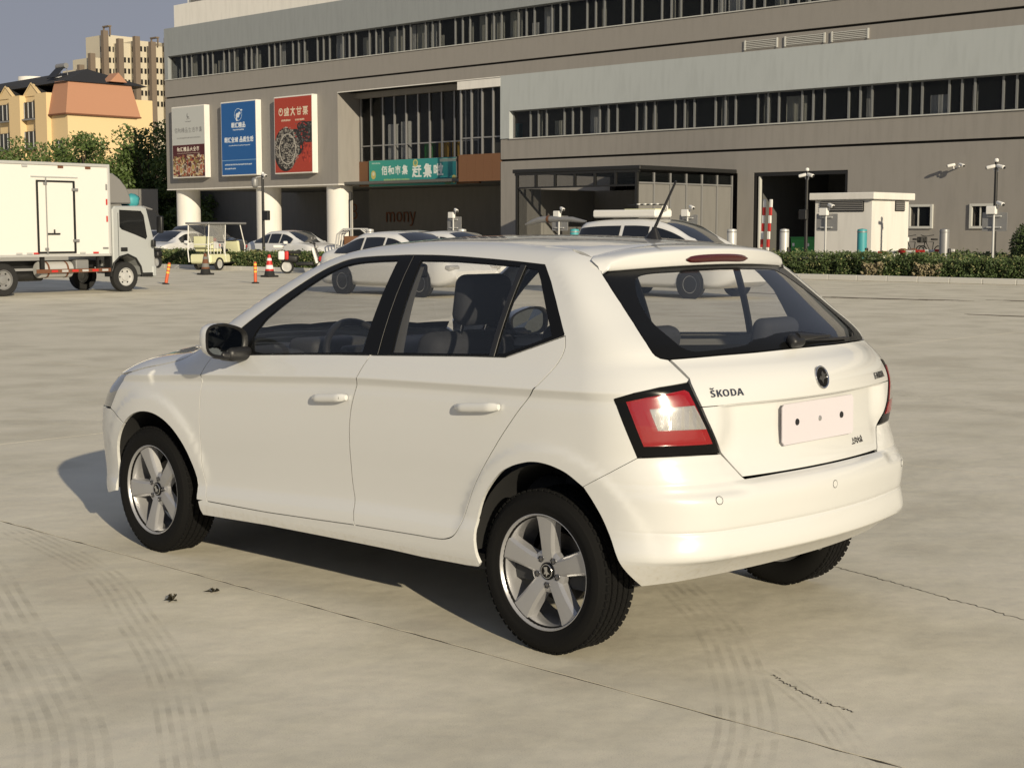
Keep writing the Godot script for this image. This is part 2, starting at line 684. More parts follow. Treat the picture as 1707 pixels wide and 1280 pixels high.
func body_f(x: float, y: float, z: float) -> float:
	var az := absf(z)
	var qx := (clampf(x, -.95, 3.55) + 1.0) * 100.0
	var qy := clampf(y, 0.0, 1.75) * 500.0
	var yc := clampf(y - look(lc, qx) + 0.92, 0.0, 1.75)
	var w := look(lp, qx) - look(ls, yc * 500.0)
	var ar := minf(Vector2(x + .05, y - .305).length(), Vector2(x - 2.43, y - .305).length())
	if ar < .55 and y < .86:
		w += look(lfl, ar * 200.0) * smoothstep(.34, .50, y)
	var a := az - w
	var b: float
	var k: float
	if x < 1.2:
		var rc := look(le, qy)
		if rc > 0.0:
			rc *= 1.0 - smoothstep(.44, .56, az)
		if az > .40 and y > .58 and y < .9:
			rc += look(lrc, qy) * smoothstep(.43, .52, az)
		b = (look(lr, qy) + rc + look(lk, qy) * z * z - x) * .9
		k = .20 if y < .95 else maxf(.20 - (y - .95) * .4, .07)
	else:
		b = (x - look(lf, qy) + .35 * z * z) * .9
		k = .25
	var h := maxf(k - absf(a - b), 0.0)
	var s := maxf(a, b) + h * h / (4.0 * k)
	var tx := clampf(x + .35 * z * z * clampf(x, 0.0, 1.0), -.95, 3.9)
	var c := y - look(lt, (tx + 1.0) * 100.0) + .09 * z * z
	if x > 1.3 and x < 2.4:
		c *= .88
	var kt := lerpf(.055, .10, clampf((x - 1.9) / .35, 0.0, 1.0)) if x > .1 else .10 - .045 * clampf((x + .1) / .2, 0.0, 1.0)
	h = maxf(kt - absf(s - c), 0.0)
	return maxf(s, c) + h * h / (4.0 * kt)

func body_n(p: Vector3) -> Vector3:
	var e := .0018
	return Vector3(body_f(p.x + e, p.y, p.z) - body_f(p.x - e, p.y, p.z), body_f(p.x, p.y + e, p.z) - body_f(p.x, p.y - e, p.z), body_f(p.x, p.y, p.z + e) - body_f(p.x, p.y, p.z - e)).normalized()

func body_p(s: float, y: float) -> Vector3:
	var o := Vector3(s, y, 0)
	var d := Vector3(0, 0, -1)
	if s < 0.0:
		var th := -s / .8
		o.x = 0
		d = Vector3(-sin(th), 0, -cos(th))
	elif s > 2.3:
		var th2 := (s - 2.3) / .8
		o.x = 2.3
		d = Vector3(sin(th2), 0, -cos(th2))
	var r0 := .55
	var r1 := .80
	var f0 := body_f(o.x + d.x * r0, y, d.z * r0)
	for i in 14:
		var f1 := body_f(o.x + d.x * r1, y, d.z * r1)
		if absf(f1) < 2e-5 or absf(f1 - f0) < 1e-9:
			break
		var r2 := clampf(r1 - f1 * (r1 - r0) / (f1 - f0), r1 - .25, r1 + .25)
		r0 = r1
		f0 = f1
		r1 = clampf(r2, .05, 1.3)
	return o + d * r1

func top_y(x: float, z: float) -> float:
	var y0 := .6
	var y1 := 1.0
	var f0 := body_f(x, y0, z)
	# start from above
	y1 = 1.6
	y0 = 1.5
	f0 = body_f(x, y0, z)
	for i in 16:
		var f1 := body_f(x, y1, z)
		if absf(f1) < 2e-5 or absf(f1 - f0) < 1e-9:
			break
		var y2 := clampf(y1 - f1 * (y1 - y0) / (f1 - f0), y1 - .2, y1 + .2)
		y0 = y1
		f0 = f1
		y1 = clampf(y2, .3, 1.7)
	return y1

var pan_mode := 0   # 0: girth and height, 1: plan view from above

func pan_pt(q: Vector2) -> Vector3:
	if pan_mode == 0:
		return body_p(q.x, q.y)
	return Vector3(q.x, top_y(q.x, q.y), q.y)

func warp_y(s: float) -> float:
	return lc[int((clampf(s, -.95, 3.5) + 1.0) * 100.0)] - .92

# cuts the polygon (less its holes) out of the body surface; rows are the grid lines across y
func panel(poly: PackedVector2Array, holes: Array, step: float, rows: Array, warped: bool, off := 0.0, flange := .014) -> Geo:
	var g := Geo.new()
	var x0 := INF
	var x1 := -INF
	for q in poly:
		x0 = minf(x0, q.x)
		x1 = maxf(x1, q.x)
	var nc := int(ceil((x1 - x0) / step)) + 1
	x0 -= .0007
	var dx := (x1 - x0 + .001) / nc
	var marked := {}
	var rings := [poly]
	rings.append_array(holes)
	for ring in rings:
		for i in ring.size():
			var a: Vector2 = ring[i]
			var b: Vector2 = ring[(i + 1) % ring.size()]
			var m := int(ceil(a.distance_to(b) / .003)) + 1
			for k in m + 1:
				var q: Vector2 = a.lerp(b, float(k) / m)
				var ci := int(floor((q.x - x0) / dx))
				var yy := q.y - (warp_y(q.x) if warped else 0.0)
				var ri := rows.bsearch(yy) - 1
				for ddx in [-1, 0, 1]:
					for ddy in [-1, 0, 1]:
						marked[Vector2i(ci + ddx, ri + ddy)] = true
	var cache := {}
	for i in nc:
		var sa := x0 + dx * i
		var sb := sa + dx
		var wa := warp_y(sa) if warped else 0.0
		var wb := warp_y(sb) if warped else 0.0
		for j in rows.size() - 1:
			var key := Vector2i(i, j)
			var cell := PackedVector2Array([Vector2(sa, rows[j] + wa), Vector2(sb, rows[j] + wb), Vector2(sb, rows[j + 1] + wb), Vector2(sa, rows[j + 1] + wa)])
			if not marked.has(key):
				var mid := (cell[0] + cell[2]) * .5
				if not Geometry2D.is_point_in_polygon(mid, poly):
					continue
				var inhole := false
				for hh in holes:
					if Geometry2D.is_point_in_polygon(mid, hh):
						inhole = true
						break
				if inhole:
					continue
				var id := []
				for c in [[0, 0], [1, 0], [1, 1], [0, 1]]:
					var ck := Vector2i(i + c[0], j + c[1])
					if not cache.has(ck):
						var q: Vector2 = cell[[0, 1, 3, 2][c[0] + 2 * c[1]]]
						var p := pan_pt(q)
						var nn := body_n(p)
						cache[ck] = g.vert(p + nn * off, nn, q)
					id.append(cache[ck])
				pan_quad(g, id)
			else:
				var bits: Array = []
				bits.append_array(Geometry2D.intersect_polygons(cell, poly))
				for hh in holes:
					var nx := []
					for bt in bits:
						for r in Geometry2D.clip_polygons(bt, hh):
							if r.size() > 2:
								nx.append(r)
					bits = nx
				for bt in bits:
					if bt.size() < 3:
						continue
					var tr := Geometry2D.triangulate_polygon(bt)
					if tr.is_empty():
						continue
					var k0 := g.v.size()
					for q in bt:
						var p2 := pan_pt(q)
						var n2 := body_n(p2)
						g.vert(p2 + n2 * off, n2, q)
					for t in range(0, tr.size(), 3):
						pan_tri(g, k0 + tr[t], k0 + tr[t + 1], k0 + tr[t + 2])
	if flange > 0.0:
		for ring in rings:
			var pts := []
			for i in ring.size():
				var a: Vector2 = ring[i]
				var b: Vector2 = ring[(i + 1) % ring.size()]
				var m := maxi(1, int(a.distance_to(b) / .02))
				for k in m:
					pts.append(a.lerp(b, float(k) / m))
			var sp := []
			for q in pts:
				var p3 := pan_pt(q)
				var n3 := body_n(p3)
				sp.append([p3 + n3 * off, p3 + n3 * (off - flange)])
			for i in sp.size():
				var j := (i + 1) % sp.size()
				if ring == poly and not holes.is_empty():
					var skip := false
					for hh in holes:
						if Geometry2D.is_point_in_polygon((pts[i] + pts[j]) * .5, hh):
							skip = true
					if skip:
						continue
				g.quad(sp[i][0], sp[j][0], sp[j][1], sp[i][1])
	return g

func pan_tri(g: Geo, a: int, b: int, c: int) -> void:
	var nn := (g.v[b] - g.v[a]).cross(g.v[c] - g.v[a])
	if nn.dot(g.n[a] + g.n[b] + g.n[c]) >= 0:
		g.tri_i(a, b, c)
	else:
		g.tri_i(a, c, b)

func pan_quad(g: Geo, id: Array) -> void:
	pan_tri(g, id[0], id[1], id[2])
	pan_tri(g, id[0], id[2], id[3])

func ins(p: PackedVector2Array, d: float) -> PackedVector2Array:
	var r := Geometry2D.offset_polygon(p, d, Geometry2D.JOIN_MITER)
	return r[0] if r.size() > 0 else p

func rows_of(a: float, b: float, step: float, extra: Array) -> Array:
	var r := []
	var y := a
	while y < b + step:
		r.append(y)
		y += step
	for e in extra:
		if e > a and e < b:
			r.append(e)
	r.sort()
	var o := [r[0]]
	for k in r:
		if k - o[-1] > .0015:
			o.append(k)
	return o

func arc_pts(cx: float, cy: float, rx: float, ry: float, a0: float, a1: float, m: int, as_s := false) -> PackedVector2Array:
	var o := PackedVector2Array()
	for i in m + 1:
		var a := deg_to_rad(lerpf(a0, a1, float(i) / m))
		var x := cx + rx * cos(a)
		if as_s:
			if x > 2.3:
				x = 2.3 + .8 * atan((x - 2.3) / .845)
			elif x < 0.0:
				x = -.8 * atan(-x / .845)
		o.append(Vector2(x, cy + ry * sin(a)))
	return o

# smooth a coarse outline with Catmull-Rom where the points ask for it
func smooth_line(p: PackedVector2Array, m := 4) -> PackedVector2Array:
	var o := PackedVector2Array()
	for i in p.size() - 1:
		var a := p[maxi(i - 1, 0)]
		var d := p[mini(i + 2, p.size() - 1)]
		for k in m:
			o.append(p[i].cubic_interpolate(p[i + 1], a, d, float(k) / m))
	o.append(p[-1])
	return o

func both(car: Node3D, called: String, g: Geo, m: Material) -> Array:
	return [part(car, called, g, m), part(car, called, g.mirrored(), m)]

func back(p: PackedVector2Array) -> PackedVector2Array:
	var q := p.duplicate()
	q.reverse()
	return q

func mirror_s(p: PackedVector2Array) -> PackedVector2Array:
	var q := PackedVector2Array()
	for k in p:
		q.append(Vector2(-2.513274 - k.x, k.y))
	return q

func build_car() -> void:
	car_tables()
	var car := thing("hatchback_car", "white five-door hatchback parked alone on the concrete with its rear towards the viewer", "car")
	var W: Material = M.paint
	var flank_rows := rows_of(.14, 1.47, .022, [.30, .33, .345, .36, .375, .39, .41, .43, .437, .445, .46, .86, .878, .882, .888, .893, .903, .9135, .9185, .9215, .9265, .935, .945, .96, .98])
	var rear_rows := rows_of(.18, 1.46, .02, [.385, .395, .405, .43, .48, .487, .490, .4935, .496, .4985, .503, .51, .54, .58, .59, .597, .603, .61, .625, .635, .645, .652, .66, .67, .89, .895, .90, .905, .909, .9135, .918, .925, 1.0, 1.03, 1.05, 1.06, 1.07])
	# --- outlines
	var b_gap := smooth_line(P2([.975,.338, .985,.43, .997,.50, .998,.60, .995,.697, .985,.787, .960,.87, .937,.93, .903,1.0165]))
	var front_edge := smooth_line(P2([1.93,.9575, 1.958,.94, 1.986,.878, 2.008,.78, 2.018,.68, 2.022,.60, 2.022,.47, 1.998,.36, 1.978,.307]))
	var belt_f := P2([.903,1.0165, 1.1,1.0075, 1.3,.9965, 1.55,.981, 1.781,.966, 1.93,.9575])
	var belt_r := P2([.173,1.051, .35,1.0445, .5,1.037, .7,1.027, .903,1.0165])
	var sill_f := P2([1.978,.307, 1.548,.314, 1.2,.328, .975,.338])
	var rear_edge := smooth_line(P2([.59,.349, .50,.351, .452,.357, .410,.374, .380,.410, .352,.47, .285,.601, .181,.742, .092,.85, .035,.913, -.011,.960, -.056,1.015, -.083,1.06, -.093,1.10, -.082,1.138]))
	var fdoor := PackedVector2Array()
	fdoor.append_array(front_edge)
	fdoor.append_array(sill_f.slice(1))
	fdoor.append_array(b_gap.slice(1))
	fdoor.append_array(belt_f.slice(1, -1))
	var rdoor := PackedVector2Array()
	rdoor.append_array(b_gap)
	rdoor.append_array(back(belt_r).slice(1))
	rdoor.append_array(back(rear_edge).slice(0))
	rdoor.append_array(P2([.761,.344]))
	var dlo := PackedVector2Array()
	dlo.append_array(belt_r)
	dlo.append_array(belt_f.slice(1))
	dlo.append_array(smooth_line(P2([1.93,.965, 1.892,1.005, 1.811,1.076, 1.714,1.143, 1.581,1.228, 1.424,1.321, 1.33,1.362, 1.24,1.386, 1.12,1.397, .96,1.404, .859,1.407, .642,1.406, .343,1.394, .127,1.381])))
	dlo.append_array(P2([.114,1.370, .062,1.3193, .010,1.2580, -.039,1.1976, -.078,1.144, -.077,1.1385, .002,1.1097, .087,1.0807]))
	var fg := P2([.957,1.026, 1.3,1.004, 1.60,.985, 1.675,.990, 1.700,1.04, 1.692,1.066])
	fg.append_array(smooth_line(P2([1.66,1.115, 1.635,1.138, 1.541,1.207, 1.385,1.304, 1.29,1.346, 1.211,1.367, 1.1,1.378, .936,1.385])))
	var rg := P2([.800,1.3865, .786,1.034, .5,1.047, .259,1.059, .245,1.372, .4,1.380, .6,1.387])
	var qg := P2([.231,1.060, .19,1.064, .087,1.0985, .002,1.127, -.018,1.135, -.014,1.145, .030,1.205, .074,1.266, .118,1.324, .146,1.353, .160,1.362, .217,1.3685])
	# --- rear outlines
	var tail := P2([-.308,.9416, -.374,.9653, -.445,.9828, -.530,.9945, -.541,.990, -.557,.9549, -.576,.9148, -.594,.8737, -.614,.8321, -.634,.7901, -.654,.7480, -.579,.7512, -.511,.7522, -.448,.7509, -.385,.7476, -.366,.7961, -.347,.8444, -.328,.8926])
	var tail_red := P2([-.348,.9339, -.409,.9489, -.470,.9610, -.522,.970, -.536,.963, -.554,.9280, -.576,.8808, -.598,.8328, -.619,.7863, -.544,.7875, -.473,.7880, -.404,.7862, -.386,.8357, -.368,.8851])
	var tail_clear := P2([-.419,.910, -.463,.9139, -.509,.9171, -.555,.9195, -.576,.8792, -.596,.8384, -.544,.8399, -.493,.8402, -.445,.8395])
	var arch_r := smooth_line(P2([.290,.285, .300,.339, .294,.437, .255,.539, .176,.629, .11,.668, .043,.690, -.005,.698, -.053,.697, -.10,.688, -.147,.671, -.205,.634]), 5)
	# front lower end of rear arch to bumper gap
	var side := P2([2.045,.298, 2.035,.262, 2.02,.240, 1.56,.256, 1.2,.260, .78,.264, .6,.262, .36,.268, .300,.272])
	side.append_array(arch_r)
	side.append_array(P2([-.255,.6649, -.301,.6935, -.343,.7206, -.384,.7466, -.366,.7961, -.347,.8444, -.328,.8926, -.308,.9416, -.374,.9653, -.445,.9828, -.532,.9955, -.537,1.003, -.520,1.018, -.503,1.033, -.485,1.048, -.465,1.0645, -.438,1.0700, -.421,1.0790, -.410,1.0897, -.384,1.1216, -.353,1.1532, -.320,1.1849, -.283,1.2170, -.244,1.2496, -.200,1.2825, -.154,1.3158, -.100,1.3510, -.075,1.371, -.05,1.388, -.02,1.405]))
	var seam := []
	for k in 15:
		var x := lerpf(0.0, 1.33, k / 14.0)
		seam.append(Vector2(x, top_y(x, -.545 if x < .3 else -.560)))
	side.append_array(PackedVector2Array(seam))
	var wedge := [1.5, -.60, 1.7, -.655, 1.9, -.70, 2.05, -.735]
	for k in 4:
		side.append(Vector2(wedge[2 * k], top_y(wedge[2 * k], wedge[2 * k + 1])))
	side.append_array(P2([2.085,.992, 2.0,.966, 1.95,.950, 1.93,.93, 1.93,.33]))
	var bump := P2([])
	bump.append_array(smooth_line(P2([-.205,.634, -.240,.586, -.276,.526, -.314,.441, -.344,.372, -.392,.2965]), 5))
	bump.append_array(P2([ -.452,.304, -.529,.309, -.659,.312, -.972,.316, -1.256637,.317]))
	var bump_top := P2([-1.256637,.658, -.946,.658, -.752,.656, -.735,.668, -.656,.7455, -.579,.7495, -.511,.7505, -.448,.7492, -.384,.7460, -.343,.7200, -.301,.6930, -.255,.6645])
	var bump_all := PackedVector2Array()
	bump_all.append_array(bump)
	bump_all.append_array(back(mirror_s(bump)).slice(1))
	var bt_r := back(mirror_s(bump_top))
	bump_all.append_array(bt_r.slice(0, -1))
	bump_all.append_array(bump_top)
	var gate_l := P2([-.744,.6615, -.713,.692, -.686,.719, -.658,.7485, -.638,.7905, -.618,.8325, -.598,.874, -.580,.915, -.561,.955, -.545,.990, -.540,1.006, -.524,1.022, -.507,1.037, -.489,1.052, -.470,1.067])
	var gate_top := P2([-.470,1.067, -.674,1.073, -1.053,1.078, -1.256637,1.079])
	var gate := P2([-1.256637,.661, -.946,.661])
	gate.append_array(gate_l)
	gate.append_array(gate_top.slice(1))
	gate.append_array(back(mirror_s(gate_top)).slice(1))
	gate.append_array(back(mirror_s(gate_l)).slice(1))
	gate.append_array(P2([-1.567274,.661]))
	# --- painted skin
	pan_mode = 0
	var fd := panel(ins(fdoor, -.0021), [], .03, flank_rows, true)
	var rd := panel(ins(rdoor, -.0021), [], .03, flank_rows, true)
	var doors := []
	for sd in 2:
		doors.append(part(car, "front_door", fd if sd == 0 else fd.mirrored(), W))
		doors.append(part(car, "rear_door", rd if sd == 0 else rd.mirrored(), W))
	var sill := P2([2.041,.285, 2.035,.262, 2.02,.2402, 1.56,.2562, 1.2,.2602, .78,.2642, .6,.2622, .36,.2682, .302,.2722, .303,.296, .6,.292, 1.2,.292, 1.7,.288])
	both(car, "sill", panel(sill, [], .03, flank_rows, true, .0003, .004), M.paint_dust_and_shade)
	both(car, "side_panel", panel(side, [ins(fdoor, .0021), ins(rdoor, .0021), dlo, ins(sill, -.001)], .025, flank_rows, true), W)
	var fender := P2([])
	fender.append_array(back(front_edge))
	fender.append_array(P2([2.0,.972, 2.083,.988]))
	var hood_line := smooth_line(P2([2.095,.976, 2.16,.950, 2.242,.916, 2.36,.889, 2.477,.866, 2.591,.836]))
	fender.append_array(hood_line)
	fender.append_array(P2([2.628,.812, 2.654,.777, 2.739,.654, 2.660,.622, 2.606,.592]))
	fender.append_array(arc_pts(2.425, .305, .366, .364, 52, 180, 26, true))
	fender.append_array(P2([2.048,.304]))
	both(car, "front_fender", panel(ins(fender, -.002), [], .03, flank_rows, true), W)
	var bi := ins(bump_all, -.0015)
	var lip_line := P2([1.0,.384, -.34,.384, -.612,.389, -.648,.4015, -.69,.4075, -1.256637,.4085])
	for q in back(P2([1.0,.384, -.34,.384, -.612,.389, -.648,.4015, -.69,.4075])):
		lip_line.append(Vector2(-2.513274 - q.x, q.y))
	var above := lip_line.duplicate()
	above.append_array(P2([-4.0,1.2, 2.0,1.2]))
	var below := lip_line.duplicate()
	below.append_array(P2([-4.0,.0, 2.0,.0]))
	var bmp := part(car, "rear_bumper", panel(Geometry2D.intersect_polygons(bi, above)[0], [], .022, rear_rows, false), W, "white bumper with three round parking sensors")
	part(bmp, "lower_lip", panel(Geometry2D.intersect_polygons(bi, below)[0], [], .022, rear_rows, false), M.paint_dust_and_shade, "dusty lower lip with some underside shade in its colour")  # dust plus a little of the underside shade in this colour
	var gi := ins(gate, -.002)
	var upper := Geometry2D.intersect_polygons(gi, P2([-3.0,.9145, 1.0,.9145, 1.0,1.3, -3.0,1.3]))
	var lower := Geometry2D.intersect_polygons(gi, P2([-3.0,.5, 1.0,.5, 1.0,.9115, -3.0,.9115]))  # gate split added so its gap draws the shadow under the crease
	var gt := part(car, "tailgate", panel(upper[0], [], .022, rear_rows, false), W)
	part(gt, "lower_panel", panel(lower[0], [], .022, rear_rows, false, 0.0, .02), W)
	# front end
	var head := P2([2.634,.806, 2.603,.832, 2.75,.815, 2.95,.772, 3.12,.715, 3.13,.675, 2.95,.645, 2.742,.656])
	both(car, "headlight", panel(ins(head, -.002), [], .03, flank_rows, false, -.004), M.lamp_glass)
	var fb := P2([2.606,.588, 2.660,.618, 2.740,.650, 2.95,.640, 3.135,.670, 3.556637,.690])
	var fb2 := P2([3.556637,.19, 3.2,.19, 2.9,.21, 2.78,.235])
	fb2.append_array(arc_pts(2.425, .305, .366, .364, -8, 52, 12, true))
	var fba := PackedVector2Array()
	fba.append_array(fb)
	for q in back(fb).slice(1):
		fba.append(Vector2(7.113274 - q.x, q.y))
	for q in back(fb2):
		fba.append(Vector2(7.113274 - q.x, q.y))
	fba.append_array(fb2.slice(1))
	part(car, "front_bumper", panel(ins(fba, -.0015), [], .04, rows_of(.15, .75, .03, []), false), W)
	part(car, "grille", panel(P2([3.14,.676, 3.126,.72, 3.556637,.775, 3.98727,.72, 3.97327,.676, 3.556637,.694]), [], .04, rows_of(.6, .85, .03, []), false, -.01), M.black_plastic)
	# top skin
	pan_mode = 1
	var top_rows := rows_of(-.86, .86, .04, [-.6, -.56, -.5, .5, .56, .6])
	var roof_f := P2([.0,-.5448, .31,-.5598, 1.33,-.5598, 1.36,-.3, 1.375,0, 1.36,.3, 1.33,.5598, .31,.5598, .0,.5448])
	part(car, "roof", panel(roof_f, [], .05, top_rows, false, 0.0, .01), W)
	var hood_edge := PackedVector2Array()
	for q in hood_line:
		var hp := body_p(q.x, q.y)
		hood_edge.append(Vector2(hp.x, hp.z + .006))
	var hood_l := P2([2.30,-.3, 2.20,-.6, 2.105,-.735])
	hood_l.append_array(hood_edge)
	hood_l.append_array(P2([2.72,-.803, 2.90,-.70, 3.06,-.5, 3.14,-.25]))
	var hood := P2([2.35,0])
	hood.append_array(hood_l)
	hood.append_array(P2([3.16,0]))
	for q in back(hood_l):
		hood.append(Vector2(q.x, -q.y))
	part(car, "bonnet", panel(hood, [], .035, rows_of(-.86, .86, .03, [-.82, -.8, -.78, .78, .8, .82]), false), W)
	var ws := P2([1.385,0, 1.37,-.3, 1.34,-.545, 1.5,-.582, 1.7,-.635, 1.9,-.68, 2.05,-.713, 2.17,-.59, 2.27,-.3, 2.315,0])
	for q in back(P2([1.37,-.3, 1.34,-.545, 1.5,-.582, 1.7,-.635, 1.9,-.68, 2.05,-.713, 2.17,-.59, 2.27,-.3])):
		ws.append(Vector2(q.x, -q.y))
	part(car, "windscreen", panel(ws, [], .05, top_rows, false, -.003, 0.0), M.car_glass)
	var cowl := P2([2.36,0, 2.31,-.3, 2.21,-.6, 2.105,-.745, 2.06,-.722, 2.16,-.585, 2.26,-.3, 2.305,0, 2.26,.3, 2.16,.585, 2.06,.722, 2.105,.745, 2.21,.6, 2.31,.3])
	part(car, "cowl", panel(cowl, [], .06, top_rows, false, -.012, 0.0), M.black_plastic)
	# --- dark window surround and side glass
	pan_mode = 0
	var glass_rows := rows_of(.93, 1.45, .03, [])
	both(car, "window_surround", panel(dlo, [fg, rg, qg], .04, glass_rows, false, -.0025, .012), M.gloss_black)
	for q in [[fg, "front_side_window"], [rg, "rear_side_window"], [qg, "quarter_window"]]:
		both(car, q[1], panel(ins(q[0], .004), [], .05, glass_rows, false, -.006, 0.0), M.car_glass)
	# --- rear window: black ceramic border, clear middle
	var rw_all := PackedVector2Array()
	rw_all.append_array(P2([-1.256637,1.083, -1.053,1.082, -.674,1.077, -.466,1.070, -.440,1.0735]))
	rw_all.append_array(P2(RWL))
	rw_all.append_array(P2([-.16,1.362, -.35,1.374, -.7,1.380, -1.256637,1.382]))
	for q in back(P2([-1.053,1.082, -.674,1.077, -.466,1.070, -.440,1.0735] + RWL + [-.16,1.362, -.35,1.374, -.7,1.380])):
		rw_all.append(Vector2(-2.513274 - q.x, q.y))
	var rc := smooth_line(P2([-1.0,1.122, -.90,1.117, -.83,1.102, -.70,1.094, -.60,1.090, -.56,1.091, -.515,1.104, -.460,1.140, -.394,1.181, -.33,1.232, -.279,1.280, -.245,1.316, -.233,1.336, -.26,1.349, -.40,1.354, -.70,1.358]), 3)
	var rcl := PackedVector2Array()
	rcl.append_array(P2([-1.256637,1.135, -1.12,1.133]))
	rcl.append_array(rc)
	rcl.append_array(P2([-1.256637,1.360]))
	for q in back(rc):
		rcl.append(Vector2(-2.513274 - q.x, q.y))
	rcl.append_array(P2([-1.39327,1.133]))
	part(car, "rear_window_border", panel(rw_all, [rcl], .03, rows_of(1.0, 1.42, .03, []), false, -.002, .006), M.gloss_black)
	part(car, "rear_window", panel(ins(rcl, .002), [], .05, rows_of(1.0, 1.42, .04, []), false, -.0035, 0.0), M.rear_glass)
	# --- tail lights
	for sd in 2:
		var tl := Node3D.new()
		tl.name = "tail_light"
		car.add_child(tl, true)
		var hs := panel(ins(tail, -.002), [tail_red], .02, rear_rows, false, .001)
		var rl := panel(ins(tail_red, -.0004), [tail_clear], .012, rear_rows, false, .004, .01)
		var cl := panel(ins(tail_clear, -.0004), [], .008, rear_rows, false, .0035, .008)
		var bk := panel(ins(tail_red, .004), [], .012, rear_rows, false, -.030, 0.0)
		# ribbed bowl behind the lenses
		for i in bk.v.size():
			var w := bk.uv[i]
			bk.v[i] -= bk.n[i] * (.006 * (0.5 + 0.5 * sin(w.x * 420.0)) + .006 * (0.5 + 0.5 * sin(w.y * 260.0)))
		for i in cl.v.size():
			var w2 := cl.uv[i]
			cl.n[i] = (cl.n[i] + Vector3(0, 1, 0) * .28 * sin(w2.x * 560.0) + Vector3(.3, 0, .3) * .5 * cos(w2.y * 500.0)).normalized()
		part(tl, "housing", hs if sd == 0 else hs.mirrored(), M.gloss_black)
		part(tl, "reflector", bk if sd == 0 else bk.mirrored(), M.reflector)
		part(tl, "red_lens", rl if sd == 0 else rl.mirrored(), M.red_lens)
		part(tl, "clear_lens", cl if sd == 0 else cl.mirrored(), M.clear_lens)
	car_roof_bits(car)
	car_rear_bits(car, gt)
	car_side_bits(car, doors)
	car_inside(car)
	car_under(car)
	for sd in [-1.0, 1.0]:
		car_wheel(car, Vector3(0, .2945, .728 * sd), sd, 0.0, 54.0)
		car_wheel(car, Vector3(2.47, .2945, .735 * sd), sd, -2.0, 77.0)

func frame_at(p: Vector3, up := Vector3(0, 1, 0)) -> Transform3D:
	var z := body_n(p)
	var x := up.cross(z).normalized()
	return Transform3D(Basis(x, z.cross(x), z), p)

func car_roof_bits(car: Node3D) -> void:
	# spoiler: lofted across the car
	var rows := []
	var zs := []
	for k in 33:
		zs.append(lerpf(-.578, .578, k / 32.0))
	for z in zs:
		var q: float = absf(z) / .578
		var xt := -.166 + .070 * pow(absf(z) / .506, 2.0)
		var yt := 1.436 - .030 * q * q - .028 * pow(q, 8.0)
		var yl := 1.372 - .020 * q * q
		var edge: float = smoothstep(1.0, .94, q)
		yt = lerpf(yl + .004, yt, edge)
		var zf: float = clampf(z, -.53, .53)
		var xf := .004
		var yf := top_y(xf, zf) + .0015
		var loop := []
		loop.append(Vector3(xf, yf - .012, z if q < .92 else lerpf(z, zf, .9)))
		loop.append(Vector3(xf, yf, z if q < .92 else lerpf(z, zf, .9)))
		loop.append(Vector3(lerpf(xf, xt, .35), lerpf(yf, yt, .33) + .004, z))
		loop.append(Vector3(lerpf(xf, xt, .75), lerpf(yf, yt, .72) + .004, z))
		loop.append(Vector3(xt + .012, yt + .0015, z))
		loop.append(Vector3(xt + .003, yt - .003, z))
		loop.append(Vector3(xt, yt - .011, z))
		loop.append(Vector3(xt + .002, lerpf(yt, yl, .6), z))
		loop.append(Vector3(xt + .006, yl + .006, z))
		loop.append(Vector3(xt + .013, yl, z))
		loop.append(Vector3(xt + .05, yl + .003, z))
		loop.append(Vector3(xf - .02, yf - .03, z if q < .92 else lerpf(z, zf, .9)))
		rows.append(loop)
	part(car, "roof_spoiler", Geo.new().sheet(rows, true, true), M.paint)
	# high brake light
	var br := []
	for k in 17:
		var z := lerpf(-.195, .195, k / 16.0)
		var q := absf(z) / .195
		var xt := -.1665 + .070 * pow(absf(z) / .506, 2.0) - .004
		var hh := .0135 * sqrt(maxf(1.0 - pow(q, 6.0), .02))
		var yc := 1.3995 - .006 * q * q
		br.append([Vector3(xt + .008, yc - hh - .001, z), Vector3(xt + .001, yc - hh, z), Vector3(xt - .001, yc, z), Vector3(xt, yc + hh, z), Vector3(xt + .008, yc + hh + .001, z)])
	part(car, "brake_light", Geo.new().sheet(br), M.red_deep)
	# aerial
	var base := Vector3(.19, top_y(.19, .04), .04)
	var an := Node3D.new()
	an.name = "aerial"
	car.add_child(an, true)
	var foot := []
	for k in 6:
		var t := k / 5.0
		var w := lerpf(.020, .008, t)
		var l0 := lerpf(-.034, -.016, t)
		var l1 := lerpf(.05, -.002, t)
		var yy := lerpf(-.004, .042, t)
		foot.append([base + Vector3(l0, yy, -w), base + Vector3(l0 - .005, yy, 0), base + Vector3(l0, yy, w), base + Vector3(lerpf(l0, l1, .6), yy, w), base + Vector3(l1, yy, 0), base + Vector3(lerpf(l0, l1, .6), yy, -w)])
	part(an, "foot", Geo.new().sheet(foot, true, true), M.black_plastic)
	part(an, "mast", Geo.new().tube([base + Vector3(-.008, .036, 0), base + Vector3(-.055, .12, 0), base + Vector3(-.115, .225, 0)], [.0065, .0055, .0045], 8), M.black_plastic)

func text_geo(txt: String, h: float, depth: float, bold := true) -> TextMesh:
	var f := SystemFont.new()
	f.font_names = PackedStringArray(["Droid Sans"])
	f.font_weight = 700 if bold else 400
	var t := TextMesh.new()
	t.text = txt
	t.font = f
	t.font_size = 32
	t.pixel_size = h / 32.0
	t.depth = depth
	t.horizontal_alignment = HORIZONTAL_ALIGNMENT_CENTER
	t.vertical_alignment = VERTICAL_ALIGNMENT_CENTER
	return t

